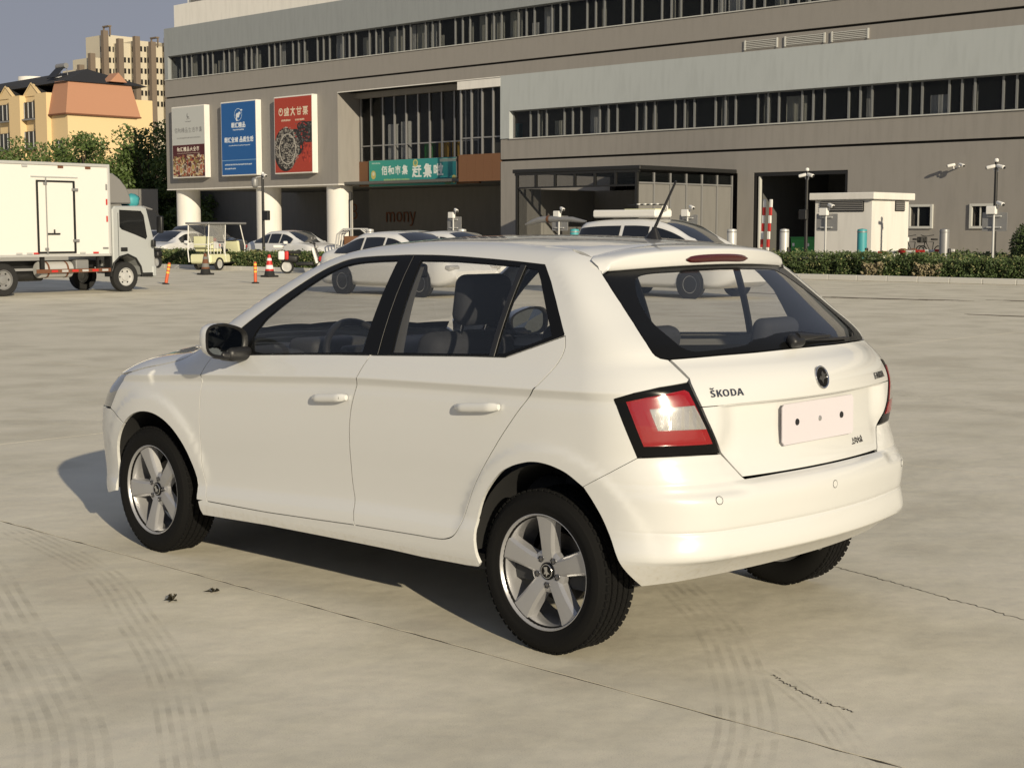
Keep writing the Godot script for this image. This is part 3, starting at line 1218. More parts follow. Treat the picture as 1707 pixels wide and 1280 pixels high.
func car_rear_bits(car: Node3D, gate: Node3D) -> void:
	# number plate with its two fixing holes and stickers
	var pc := body_p(-1.256637, .822)
	var tf := Transform3D(Basis.from_euler(Vector3(deg_to_rad(-1.0), -PI / 2, 0)), pc + Vector3(-.012, 0, 0))
	var plate := Node3D.new()
	plate.name = "number_plate"
	car.add_child(plate, true)
	plate.transform = tf
	var w := .235
	var h := .073
	part(plate, "plate", Geo.new().prism(P2([-w + .012, -h, w - .012, -h, w, -h + .012, w, h - .012, w - .012, h, -w + .012, h, -w, h - .012, -w, -h + .012]), .006, Transform3D(Basis.IDENTITY, Vector3(0, 0, -.003)), .0015), M.plate, "blank white plate with two dark bolt holes")
	for q in [[-.145, .004], [.150, .004]]:
		part(plate, "bolt", Geo.new().lathe([Vector2(.0125, 0), Vector2(.0115, .0022), Vector2(0, .0026)], 16, Transform3D(Basis(Vector3(1, 0, 0), PI / 2), Vector3(q[0], q[1], .0031))), M.black_plastic)
	part(plate, "screw_cap", Geo.new().lathe([Vector2(.0105, 0), Vector2(.009, .0022), Vector2(0, .0026)], 16, Transform3D(Basis(Vector3(1, 0, 0), PI / 2), Vector3(.004, .004, .0031))), M.rim)
	# badge
	var bd := Node3D.new()
	bd.name = "badge"
	car.add_child(bd, true)
	bd.transform = frame_at(body_p(-1.256637, .9755))
	part(bd, "ring", Geo.new().lathe([Vector2(.0425, -.004), Vector2(.0425, .003), Vector2(.040, .0055), Vector2(.0365, .0045), Vector2(.0355, .002)], 40, Transform3D(Basis(Vector3(1, 0, 0), PI / 2), Vector3.ZERO)), M.chrome)
	part(bd, "disc", Geo.new().lathe([Vector2(.0358, .002), Vector2(.02, .0032), Vector2(0, .0036)], 32, Transform3D(Basis(Vector3(1, 0, 0), PI / 2), Vector3.ZERO)), M.gloss_black)
	var arrow := P2([-.026, -.006, -.012, -.010, -.004, -.024, .002, -.010, .010, -.006, .024, -.004, .016, .004, .026, .012, .012, .012, .002, .024, -.006, .012, -.004, .004, -.016, .004])
	part(bd, "winged_arrow", Geo.new().prism(arrow, .003, Transform3D(Basis.IDENTITY, Vector3(0, 0, .0025))), M.chrome)
	# lettering
	for q in [["ŠKODA", -.677, .953, 1.28], ["FABIA", -1.835, .945, 1.28]]:
		var o := part(car, "lettering", text_geo(q[0], .0345, .005), M.chrome_dark)
		o.transform = frame_at(body_p(q[1], q[2]))
		o.scale = Vector3(q[3], 1.0, 1.0)
	var han := Node3D.new()
	han.name = "lettering"
	car.add_child(han, true)
	var glyphs := ["上", "汽", "大", "众"]
	for i in 4:
		var s2 := lerpf(-1.565, -1.675, (i + .5) / 4.0)
		var o2 := part(han, "letter", glyph_geo(glyphs[i], .027, .0042, .003), M.chrome_dark)
		o2.transform = frame_at(body_p(s2, .716))
	# wiper
	var wp := Node3D.new()
	wp.name = "rear_wiper"
	car.add_child(wp, true)
	var a := body_p(-1.185, 1.094)
	var na := body_n(a)
	var path := []
	var rad := []
	for k in 9:
		var t := k / 8.0
		var p := body_p(lerpf(-1.185, -1.56, t), lerpf(1.098, 1.098, t))
		path.append(p + body_n(p) * lerpf(.030, .018, t))
		rad.append(lerpf(.016, .0055, smoothstep(0.0, .8, t)))
	part(wp, "arm", Geo.new().tube(path, rad, 10), M.black_plastic)
	part(wp, "hub", Geo.new().rbox(a + na * .018, Vector3(.075, .05, .042), .018, frame_at(a).basis, 10), M.black_plastic)
	var blade := []
	for k in 9:
		var p2 := body_p(lerpf(-1.27, -1.80, k / 8.0), lerpf(1.10, 1.087, k / 8.0))
		blade.append(p2 + body_n(p2) * .008)
	part(wp, "blade", Geo.new().tube(blade, .006, 6), M.black_plastic)
	# parking sensors
	for s in [-.636, -1.256637, -1.877274]:
		var sn := part(car, "parking_sensor", Geo.new().lathe([Vector2(.0125, -.004), Vector2(.0125, .0006), Vector2(.0105, .0006), Vector2(.010, -.001), Vector2(0, .0002)], 20, Transform3D(Basis(Vector3(1, 0, 0), PI / 2), Vector3.ZERO)), M.paint)
		sn.transform = frame_at(body_p(s, .604 if s > -1 else .594))
		part(sn, "gap", Geo.new().lathe([Vector2(.0148, .0004), Vector2(.0126, .0005)], 20, Transform3D(Basis(Vector3(1, 0, 0), PI / 2), Vector3.ZERO)), M.black_plastic)
	# exhaust tip
	part(car, "exhaust_pipe", Geo.new().lathe([Vector2(.024, -.25), Vector2(.024, .03), Vector2(.021, .03), Vector2(.021, -.2)], 20, Transform3D(Basis(Vector3(0, 0, 1), PI / 2 + .25), Vector3(-.36, .275, .40))), M.chrome)

func car_side_bits(car: Node3D, doors: Array) -> void:
	# door handles: a bowed grip with a lock cover and a dished cup behind it
	for d in [[1.215, .998, .8285, .846, 0], [.387, .160, .8585, .876, 1]]:
		var g := Geo.new()
		var secs := []
		for k in 17:
			var t := k / 16.0
			var s: float = lerpf(d[0], d[1], t)
			var y: float = lerpf(d[2], d[3], t)
			var p := body_p(s, y)
			var nn := body_n(p)
			var bow := .010 + .022 * smoothstep(0.0, .20, t) * smoothstep(1.12, .80, t)
			var hh := lerpf(.0135, .0165, smoothstep(.0, .35, t)) * (1.0 - .35 * smoothstep(.9, 1.0, t))
			var th := .0085
			if t < .03:
				hh *= .75
			var ring := []
			for a in 12:
				var q := TAU * a / 12.0
				ring.append(p + nn * (bow - .006 + sin(q) * th * (1.0 if sin(q) > 0 else 1.0)) + Vector3(0, 1, 0) * cos(q) * hh)
			secs.append(ring)
		g.sheet(secs, true, true)
		for sd in 2:
			var h := part(doors[d[4] + 2 * sd], "door_handle", g if sd == 0 else g.mirrored(), M.paint)
			if d[4] == 0 and sd == 0:
				var pl := body_p(1.028, .8435)
				var lk2 := part(h, "lock", Geo.new().lathe([Vector2(.0075, 0), Vector2(.0065, .003), Vector2(0, .0032)], 14, Transform3D(Basis(Vector3(1, 0, 0), PI / 2), Vector3.ZERO)), M.chrome_dark)
				lk2.transform = frame_at(pl)
				lk2.position += body_n(pl) * .0275
	# mirrors
	var c := Vector3(1.690, 1.038, -.935)
	var shell := Geo.new()
	var rows := []
	for k in 10:
		var t := k / 9.0
		var sc := sqrt(maxf(1.0 - pow(maxf(t - .12, 0.0) / .88, 2.3), .012))
		var ring := []
		for a in 28:
			var q := TAU * a / 28.0
			var cz := cos(q)
			var sy := sin(q)
			var ez := signf(cz) * pow(absf(cz), .62) * .122
			var ey := signf(sy) * pow(absf(sy), .62) * .074
			ey += .012 * ez / .122 * -.6
			if ez > 0:
				ey *= lerpf(1.0, .72, ez / .122)
			ring.append(c + Vector3(t * .11 + .018 * cz, ey * sc + .006 * t, -ez * sc * -1.0))
		rows.append(ring)
	shell.sheet(rows, true)
	var face := Geo.new()
	var glass := Geo.new()
	var fr := []
	var f1 := []
	var f2 := []
	for a in 28:
		var p0: Vector3 = rows[0][a]
		fr.append(p0)
		var inn: Vector3 = c + (p0 - c) * .86 + Vector3(.003, 0, 0)
		f1.append(inn)
		f2.append(c + (p0 - c) * .82 + Vector3(.012, 0, 0))
	face.sheet([fr, f1, f2], true)
	var cc := c + Vector3(.012, 0, 0)
	for a in 28:
		glass.tri(cc, f2[a], f2[(a + 1) % 28])
	var lower := Geo.new()
	for sd in 2:
		var mr := Node3D.new()
		mr.name = "door_mirror"
		doors[2 * sd].add_child(mr, true)
		part(mr, "shell", shell if sd == 0 else shell.mirrored(), M.paint)
		part(mr, "frame", face if sd == 0 else face.mirrored(), M.black_plastic)
		part(mr, "mirror_glass", glass if sd == 0 else glass.mirrored(), M.mirror)
		var arm := Geo.new()
		arm.rbox(Vector3(1.735, .978, -.862), Vector3(.11, .060, .13), .026, Basis.IDENTITY, 10)
		arm.rbox(Vector3(1.735, .974, -.90), Vector3(.09, .034, .12), .014, Basis(Vector3(1, 0, 0), .04), 10)
		part(mr, "arm", arm if sd == 0 else arm.mirrored(), M.black_plastic)
		var ind := Geo.new().rbox(Vector3(1.725, 1.018, -1.049), Vector3(.05, .014, .014), .006, Basis.IDENTITY, 8)
		part(mr, "indicator", ind if sd == 0 else ind.mirrored(), M.clear_lens)
	# quarter window divider
	var dv := Geo.new()
	var rws := []
	for k in 6:
		var t := k / 5.0
		var y := lerpf(1.050, 1.376, t)
		var s := lerpf(.246, .232, t)
		var p := body_p(s, y)
		var nn := body_n(p)
		rws.append([p + Vector3(.013, 0, 0) - nn * .004, p + Vector3(.011, 0, 0) + nn * .002, p + Vector3(-.011, 0, 0) + nn * .002, p + Vector3(-.013, 0, 0) - nn * .004])
	dv.sheet(rws)
	both(car, "window_bar", dv, M.black_plastic)
	# rubber seal line between the two black pillar covers
	var sl := []
	for k in 6:
		var p3 := body_p(lerpf(.862, .856, k / 5.0), lerpf(1.022, 1.402, k / 5.0))
		sl.append(p3 - body_n(p3) * .001)
	both(car, "pillar_seal", Geo.new().tube(sl, .0022, 5), M.black_plastic)

func car_inside(car: Node3D) -> void:
	pan_mode = 0
	# inner trim below the window line and headlining
	var trim := P2([1.98,.32, 2.0,.93, 1.3,.975, .9,.995, .2,1.03, -.1,1.11, -.30,1.05, -.42,.95, -.40,.76, .05,.76, .30,.66, .40,.32])
	both(car, "door_trim", panel(trim, [], .12, rows_of(.25, 1.2, .1, []), false, -.055, 0.0), M.trim)
	pan_mode = 1
	part(car, "headlining", panel(P2([-.02,-.52, 1.33,-.53, 1.36,0, 1.33,.53, -.02,.52, -.08,0]), [], .1, rows_of(-.6, .6, .1, []), false, -.035, 0.0), M.headliner)
	pan_mode = 0
	var pil := panel(P2([1.03,.98, .76,1.0, .82,1.40, .95,1.41]), [], .05, rows_of(.9, 1.45, .06, []), false, -.045, 0.0)
	both(car, "pillar_trim", pil, M.headliner)
	var pil2 := panel(P2([-.02,1.06, -.36,1.06, -.16,1.30, -.05,1.37, .12,1.37, .05,1.27]), [], .05, rows_of(.9, 1.45, .06, []), false, -.04, 0.0)
	both(car, "pillar_trim", pil2, M.headliner)
	var floor_g := Geo.new().box(Vector3(.95, .27, 0), Vector3(2.3, .06, 1.5), .0)
	floor_g.box(Vector3(-.38, .56, 0), Vector3(.40, .04, 1.02))
	part(car, "floor", floor_g, M.trim)
	# seats
	var seat_spots := [[1.05, -.37, "front_seat"], [1.05, .37, "front_seat"]]
	for q in seat_spots:
		var st := Node3D.new()
		st.name = q[2]
		car.add_child(st, true)
		var o := Vector3(q[0], 0, q[1])
		part(st, "cushion", Geo.new().rbox(o + Vector3(.20, .53, 0), Vector3(.52, .16, .50), .06, Basis(Vector3(0, 0, 1), .10)), M.seat)
		part(st, "backrest", Geo.new().rbox(o + Vector3(-.17, .80, 0), Vector3(.15, .60, .48), .06, Basis(Vector3(0, 0, 1), .24)), M.seat)
		part(st, "headrest", Geo.new().rbox(o + Vector3(-.315, 1.225, 0), Vector3(.105, .205, .27), .045, Basis(Vector3(0, 0, 1), .16)), M.seat)
		for s in [-.07, .07]:
			part(st, "headrest_post", Geo.new().tube([o + Vector3(-.245, 1.03, s), o + Vector3(-.29, 1.17, s)], .006, 6), M.chrome)
	var rs := Node3D.new()
	rs.name = "rear_seat"
	car.add_child(rs, true)
	part(rs, "cushion", Geo.new().rbox(Vector3(.34, .52, 0), Vector3(.52, .16, 1.26), .06), M.seat)
	part(rs, "backrest", Geo.new().rbox(Vector3(-.04, .76, 0), Vector3(.16, .52, 1.22), .06, Basis(Vector3(0, 0, 1), .32)), M.seat)
	for z in [-.40, .38]:
		part(rs, "headrest", Geo.new().rbox(Vector3(-.165, 1.085, z), Vector3(.09, .145, .25), .04, Basis(Vector3(0, 0, 1), .2)), M.seat)
		for s in [-.06, .06]:
			part(rs, "headrest_post", Geo.new().tube([Vector3(-.125, .98, z + s), Vector3(-.155, 1.05, z + s)], .006, 6), M.chrome)
	part(car, "parcel_shelf", Geo.new().rbox(Vector3(-.27, .965, 0), Vector3(.30, .025, 1.10), .01), M.trim)
	# dashboard, wheel, inner mirror, wing mirror seen through the glass is the right one
	part(car, "dashboard", Geo.new().rbox(Vector3(1.86, .86, 0), Vector3(.46, .24, 1.42), .09), M.trim)
	var binn := Geo.new().rbox(Vector3(1.70, .985, -.37), Vector3(.20, .08, .34), .035)
	part(car, "instrument_hood", binn, M.trim)
	var sw := Node3D.new()
	sw.name = "steering_wheel"
	car.add_child(sw, true)
	sw.transform = Transform3D(Basis(Vector3(0, 0, 1), deg_to_rad(66)), Vector3(1.49, .935, -.37))
	var ringp := []
	for k in 37:
		ringp.append(Vector3(cos(TAU * k / 36.0), 0, sin(TAU * k / 36.0)) * .182)
	part(sw, "rim", Geo.new().tube(ringp, .0155, 8, false), M.black_plastic)
	part(sw, "hub", Geo.new().rbox(Vector3(0, -.02, 0), Vector3(.15, .06, .16), .028), M.black_plastic)
	for a in [0.0, PI / 2, -PI / 2]:
		part(sw, "spoke", Geo.new().tube([Vector3(-cos(a) * .05, -.01, sin(a) * .05), Vector3(-cos(a) * .178, 0, sin(a) * .178)], .014, 6), M.black_plastic)
	part(car, "inner_mirror", Geo.new().rbox(Vector3(1.56, 1.315, 0), Vector3(.035, .065, .23), .015, Basis(Vector3(0, 1, 0), .2)), M.black_plastic)

func skin_z(x: float, y: float) -> float:
	var lo := .4
	var hi := 1.0
	for i in 18:
		var m := (lo + hi) / 2
		if body_f(x, y, m) < 0.0:
			lo = m
		else:
			hi = m
	return lo

func car_under(car: Node3D) -> void:
	var g := Geo.new().box(Vector3(1.22, .285, 0), Vector3(1.62, .06, 1.50), .02)
	g.box(Vector3(1.45, .31, 0), Vector3(3.0, .10, 1.04), .02)
	g.box(Vector3(-.02, .315, 0), Vector3(.09, .07, 1.30), .02)
	part(car, "underbody", g, M.liner)
	part(car, "silencer", Geo.new().rbox(Vector3(-.36, .345, .2), Vector3(.20, .12, .62), .05), M.liner)
	# wheel house liners: a tunnel over each wheel
	for q in [[-.055, .368], [2.43, .362]]:
		var l := Geo.new()
		var rows := []
		for zz in [0, 1]:
			var r := []
			for k in 25:
				var a := lerpf(4, 176, k / 24.0)
				var lx: float = q[0] + (q[1] + .006) * cos(deg_to_rad(a))
				var ly: float = .305 + (q[1] + .018) * sin(deg_to_rad(a))
				r.append(Vector3(lx, ly, -minf(.838, skin_z(lx, ly) - .012) if zz == 0 else -.56))
			rows.append(r)
		l.sheet(rows)
		var cap := Vector3(q[0], .36, -.56)
		for k in 24:
			l.tri(cap, rows[1][k + 1], rows[1][k])
		both(car, "wheel_liner", l, M.liner)

func car_wheel(car: Node3D, at: Vector3, sd: float, camber: float, spin: float) -> void:
	var w := Node3D.new()
	w.name = "wheel"
	car.add_child(w, true)
	# local y is the axle pointing outwards
	w.transform = Transform3D(Basis(Vector3(1, 0, 0), -PI / 2 if sd < 0 else PI / 2) * Basis(Vector3(0, 1, 0), deg_to_rad(spin)), at)
	if not M.has("wheel_meshes"):
		M["wheel_meshes"] = wheel_meshes()
	var q: Dictionary = M["wheel_meshes"]
	part(w, "tyre", q.tyre, M.tyre)
	var rim := part(w, "rim", q.barrel, M.rim)
	for k in 5:
		var s := part(rim, "spoke", q.spoke, M.rim)
		s.rotation.y = TAU * k / 5.0
		var ln := part(rim, "wheel_nut", q.nut, M.chrome_dark)
		ln.transform = Transform3D(Basis.IDENTITY, Vector3(cos(TAU * (k + .5) / 5.0) * .050, .054, sin(TAU * (k + .5) / 5.0) * .050))
	part(rim, "centre_cap", q.cap, M.gloss_black)
	part(rim, "cap_badge", q.badge, M.chrome)
	part(w, "brake_disc", q.disc, M.disc)

func wheel_meshes() -> Dictionary:
	var q := {}
	var t := Geo.new()
	var tyre_scale := .986
	# tyre: sidewall and tread profile from the outer bead to the inner bead; outside face is +y
	var prof := [Vector2(.196, .066), Vector2(.2065, .081), Vector2(.212, .086), Vector2(.222, .0895), Vector2(.234, .0915), Vector2(.2352, .0925), Vector2(.250, .0935), Vector2(.262, .0925), Vector2(.272, .0895), Vector2(.2725, .0885), Vector2(.282, .0835), Vector2(.2905, .0755), Vector2(.2955, .068)]
	for gq in [.046, .0155, -.0155, -.046]:
		prof.append_array([Vector2(.2985 - absf(gq) * .02, gq + .0042), Vector2(.290, gq + .0036), Vector2(.290, gq - .0036), Vector2(.2985 - absf(gq) * .02, gq - .0042)])
	prof.append_array([Vector2(.2955, -.068), Vector2(.2905, -.0755), Vector2(.282, -.0835), Vector2(.262, -.0925), Vector2(.234, -.091), Vector2(.2065, -.081), Vector2(.196, -.066)])
	prof.reverse()
	var tt := Geo.new().lathe(prof, 72, Transform3D.IDENTITY, 40.0)
	t.add(tt)
	# lateral tread blocks cut by dark sipes: small raised blocks round the shoulders
	for k in 64:
		var a := TAU * k / 64.0
		for e in [-1.0, 1.0]:
			var c := Vector3(cos(a), 0, sin(a)) * .2920 + Vector3(0, .0635 * e, 0)
			t.box(c + Vector3(cos(a), 0, sin(a)) * .003, Vector3(.009, .021, .021), .0015, Basis(Vector3(0, 1, 0), -a) * Basis(Vector3(0, 0, 1), -.28 * e))
	for k in 60:
		var a2 := TAU * k / 60.0
		for yy in [-.031, 0.0, .031]:
			var c2 := Vector3(cos(a2), 0, sin(a2)) * .2962 + Vector3(0, yy, 0)
			t.box(c2, Vector3(.0062, .0205, .0225), .001, Basis(Vector3(0, 1, 0), -a2) * Basis(Vector3(1, 0, 0), .35))
	for i in t.v.size():
		var rr := Vector2(t.v[i].x, t.v[i].z).length()
		var k2: float = lerpf(1.0, tyre_scale, smoothstep(.22, .28, rr))
		t.v[i] = Vector3(t.v[i].x * k2, t.v[i].y, t.v[i].z * k2)
	q["tyre"] = t.mesh()
	var b := Geo.new()
	b.lathe([Vector2(.2005, .060), Vector2(.2105, .072), Vector2(.2125, .079), Vector2(.2115, .0835), Vector2(.2075, .0845), Vector2(.2045, .0815), Vector2(.200, .070), Vector2(.194, .060), Vector2(.190, .040), Vector2(.186, -.02), Vector2(.180, -.06), Vector2(.196, -.075)], 64, Transform3D.IDENTITY, 50.0)
	b.lathe([Vector2(.082, .028), Vector2(.078, .048), Vector2(.066, .0535), Vector2(.037, .0545), Vector2(.033, .053), Vector2(.031, .046)], 40, Transform3D.IDENTITY, 30.0)
	q["barrel"] = b.mesh()
	# spoke: wide flat star arm with a bevelled flank, wider at the rim
	var sp := Geo.new()
	var st := []
	var rs := [.028, .052, .075, .10, .13, .16, .184, .199]
	var wd := [.030, .030, .029, .030, .0325, .036, .0405, .046]
	var hy := [.0515, .0555, .0590, .0625, .0655, .0680, .0700, .0712]
	for k in rs.size():
		var r: float = rs[k]
		var ww: float = wd[k]
		var y: float = hy[k]
		st.append([Vector3(r, y - .034, -ww - .010), Vector3(r, y - .010, -ww - .004), Vector3(r, y - .004, -ww + .002), Vector3(r, y, -ww + .007), Vector3(r, y + .0005, 0), Vector3(r, y, ww - .007), Vector3(r, y - .004, ww - .002), Vector3(r, y - .010, ww + .004), Vector3(r, y - .034, ww + .010)])
	for k in rs.size() - 1:
		for j in 8:
			var a0: Vector3 = st[k][j]
			var a1: Vector3 = st[k][j + 1]
			sp.quad(a0, a1, st[k + 1][j + 1], st[k + 1][j])
	q["spoke"] = sp.mesh()
	q["nut"] = Geo.new().lathe([Vector2(.0125, .0045), Vector2(.0105, -.004), Vector2(.0085, -.004), Vector2(.0085, .003), Vector2(0, .0045)], 6).mesh()
	q["cap"] = Geo.new().lathe([Vector2(.0325, .050), Vector2(.031, .0565), Vector2(.026, .059), Vector2(0, .0600)], 28).mesh()
	var br := Geo.new()
	br.lathe([Vector2(.0265, .0588), Vector2(.0255, .0602), Vector2(.0235, .0600)], 28)
	br.prism(P2([-.017, -.006, -.004, -.018, .003, -.006, .017, -.002, .008, .004, .016, .012, .002, .012, -.004, .018, -.004, .004]), .0016, Transform3D(Basis(Vector3(1, 0, 0), -PI / 2), Vector3(0, .0598, 0)))
	q["badge"] = br.mesh()
	q["disc"] = Geo.new().lathe([Vector2(.05, -.036), Vector2(.128, -.036), Vector2(.128, -.018), Vector2(.07, -.018), Vector2(.07, 0), Vector2(0, 0)], 40).mesh()
	return q

# ------------------------------------------------------------------ ground and planting
func flat_xf(y: float) -> Transform3D:
	return Transform3D(Basis(Vector3(1, 0, 0), Vector3(0, 0, -1), Vector3(0, 1, 0)), Vector3(0, y, 0))

func build_ground() -> void:
	var g := Geo.new()
	g.quad(Vector3(-700, -.03, 700), Vector3(700, -.03, 700), Vector3(700, -.03, -700), Vector3(-700, -.03, -700))
	var ground := struct("ground", g, M.concrete)
	var r := RandomNumberGenerator.new()
	r.seed = 5
	var xs := [-30.0, -6.0, 6.3, 18.4, 30.5, 60.0]
	var zs := [-30.0, -5.9, -.95, 4.0, 8.95, 13.9, 18.85, 23.8, 34.0]
	for i in xs.size() - 1:
		for j in zs.size() - 1:
			var p := PackedVector2Array()
			var near: bool = i in [1, 2] and j in [0, 1, 2]
			var gap := .0036
			var c := [Vector2(xs[i] + gap, -zs[j] - gap), Vector2(xs[i + 1] - gap, -zs[j] - gap), Vector2(xs[i + 1] - gap, -zs[j + 1] + gap), Vector2(xs[i] + gap, -zs[j + 1] + gap)]
			for k in 4:
				var a: Vector2 = c[k]
				var b: Vector2 = c[(k + 1) % 4]
				var m := maxi(1, int(a.distance_to(b) / .07)) if near and k in [0, 2] else 1
				for q in m:
					var pt := a.lerp(b, float(q) / m)
					if q > 0:
						var inward := 1.0 if k == 2 else -1.0
						pt.y += inward * (absf(r.randfn(0, .0022)) + (.007 if r.randf() < .05 else 0.0))
					p.append(pt)
			struct("slab", Geo.new().prism(p, .03, flat_xf(-.03)), M.concrete, ground)
	# dirt that fills the joints
	for j in range(1, zs.size() - 1):
		struct("joint_fill", Geo.new().box(Vector3(15, -.0135, zs[j]), Vector3(90, .022, .026)), M.crack, ground)
	for i in range(1, xs.size() - 1):
		struct("joint_fill", Geo.new().box(Vector3(xs[i], -.014, 2), Vector3(.026, .022, 64)), M.crack, ground)
	# the fine crack running off to the right and the old joints further out
	var crack_pts := [[Vector2(.05, 1.13), Vector2(-.35, 1.03), Vector2(-.75, .91), Vector2(-1.3, .74), Vector2(-2.2, .5)], [Vector2(-.74, -.46), Vector2(-.86, -.53), Vector2(-1.02, -.60), Vector2(-1.16, -.62)]]
	for line in crack_pts:
		var top := []
		var bot := []
		for i in line.size() - 1:
			var m := 24
			for k in m:
				var q: Vector2 = line[i].lerp(line[i + 1], float(k) / m)
				q += Vector2(r.randfn(0, .004), r.randfn(0, .006))
				var w := .0016 + absf(r.randfn(0, .0016))
				top.append(Vector3(q.x, .0012, q.y - w))
				bot.append(Vector3(q.x, .0012, q.y + w))
		struct("crack", Geo.new().sheet([top, bot]), M.crack, ground)
	# tyre marks: bundles of thin dusty ribs along an arc
	for t in [[[Vector2(2.9, -1.5), Vector2(1.86, -1.90), Vector2(.94, -2.24), Vector2(.34, -2.50), Vector2(-.4, -2.95)], .24, 6], [[Vector2(3.5, -1.00), Vector2(2.31, -1.22), Vector2(1.45, -1.56), Vector2(.69, -1.90), Vector2(-.2, -2.42)], .15, 5], [[Vector2(.3, .35), Vector2(-.2, -.05), Vector2(-.59, -.46), Vector2(-1.00, -.98), Vector2(-1.3, -1.5)], .17, 5], [[Vector2(-.70, -.42), Vector2(-1.05, -.66), Vector2(-1.44, -1.04), Vector2(-1.9, -1.5)], .10, 4], [[Vector2(9.0, -.2), Vector2(6.6, 1.8), Vector2(5.2, 4.6), Vector2(5.0, 8.0)], .22, 5], [[Vector2(1.0, 6.5), Vector2(4.5, 8.2), Vector2(9.0, 8.6), Vector2(14.0, 8.0)], .24, 5]]:
		var pts: Array = t[0]
		for k in t[2]:
			var off: float = (float(k) / (t[2] - 1) - .5) * t[1]
			var top2 := []
			var bot2 := []
			for i in pts.size() - 1:
				for q in 10:
					var a: Vector2 = pts[maxi(i - 1, 0)]
					var d: Vector2 = pts[mini(i + 2, pts.size() - 1)]
					var p: Vector2 = pts[i].cubic_interpolate(pts[i + 1], a, d, q / 10.0)
					var p2: Vector2 = pts[i].cubic_interpolate(pts[i + 1], a, d, q / 10.0 + .02)
					var nn := (p2 - p).normalized().orthogonal()
					var hw: float = t[1] / t[2] * .30
					var o1 := p + nn * (off - hw)
					var o2 := p + nn * (off + hw)
					top2.append(Vector3(o1.x, .0022, o1.y))
					bot2.append(Vector3(o2.x, .0022, o2.y))
			struct("tyre_mark", Geo.new().sheet([top2, bot2]), M.tyre_mark, ground)
	# dark dried mud left on the lot near the right-hand hedge
	for q in [[14.6, 24.3, 1.0, .16], [13.6, 24.45, .9, .2], [12.7, 24.6, .8, .16], [11.9, 24.9, .55, .14], [16.4, 25.0, .9, .13], [10.2, 25.6, .9, .15], [-.2, 8.0, .4, .18], [8.4, 20.2, .7, .12]]:
		var p := PackedVector2Array()
		for k in 22:
			var a := TAU * k / 22.0
			var rr := 1.0 + r.randf_range(-.35, .25)
			p.append(Vector2(q[0] + cos(a) * q[2] * rr, -q[1] - sin(a) * q[3] * rr))
		struct("mud_patch", Geo.new().prism(p, .006, flat_xf(-.002)), M.mud, ground)
	# kerbs
	var kb := Geo.new()
	var kerb := Node3D.new()
	for q in [[5.0, 25.2, 34.9, 35.08], [32.0, 54.0, 28.55, 28.75]]:
		var n := int((q[1] - q[0]) / 1.0)
		for k in n:
			var kx: float = q[0] + k * 1.0
			var st := struct("kerb_stone", Geo.new().box(Vector3(kx + .5, .055, (q[2] + q[3]) / 2), Vector3(.992, .17, q[3] - q[2]), .015), M.kerb, ground)
	for q in [[5.0, 25.2, 35.08, 38.4], [32.0, 54.0, 28.75, 30.9]]:
		struct("planting_bed", Geo.new().box(Vector3((q[0] + q[1]) / 2, .02, (q[2] + q[3]) / 2), Vector3(q[1] - q[0], .14, q[3] - q[2])), M.soil, ground)

func leaf_quad(g: Geo, c: Vector3, s: float, r: RandomNumberGenerator, upbias := .3) -> void:
	var n := Vector3(r.randfn(), r.randfn() + upbias, r.randfn()).normalized()
	var u := n.cross(Vector3(r.randfn(), r.randfn(), r.randfn())).normalized()
	var w := n.cross(u)
	var k := g.vert(c - u * s, n)
	g.vert(c + w * s * .45 + n * s * .12, n)
	g.vert(c + u * s, n)
	g.vert(c - w * s * .45 + n * s * .12, n)
	g.tri_i(k, k + 2, k + 1)
	g.tri_i(k, k + 3, k + 2)

func leafy_box(x0: float, x1: float, z0: float, z1: float, h: float, n: int, s: float, sd: int, lump := .10) -> Geo:
	var r := RandomNumberGenerator.new()
	r.seed = sd
	var f := FastNoiseLite.new()
	f.seed = sd
	f.frequency = .9
	var g := Geo.new()
	for i in n:
		var x := r.randf_range(x0, x1)
		var top := h + lump * f.get_noise_2d(x, 3.0) * 1.6 + lump * .6 * f.get_noise_2d(x * 4.0, 9.0)
		var c: Vector3
		var pick := r.randf()
		if pick < .50:
			var y := top * pow(r.randf(), .8)
			c = Vector3(x, y, z0 - lump * f.get_noise_2d(x * 1.5, y * 3.0) + absf(r.randfn(0, .06)))
		elif pick < .9:
			var z := r.randf_range(z0, z1)
			c = Vector3(x, top + lump * .7 * f.get_noise_2d(x * 2.0, z * 2.0 + 20.0) - absf(r.randfn(0, .05)) + (r.randf_range(0, .10) if r.randf() < .06 else 0.0), z)
		else:
			c = Vector3(x, r.randf_range(.05, top), r.randf_range(z0, z1))
		leaf_quad(g, c, s * r.randf_range(.6, 1.3), r)
	return g

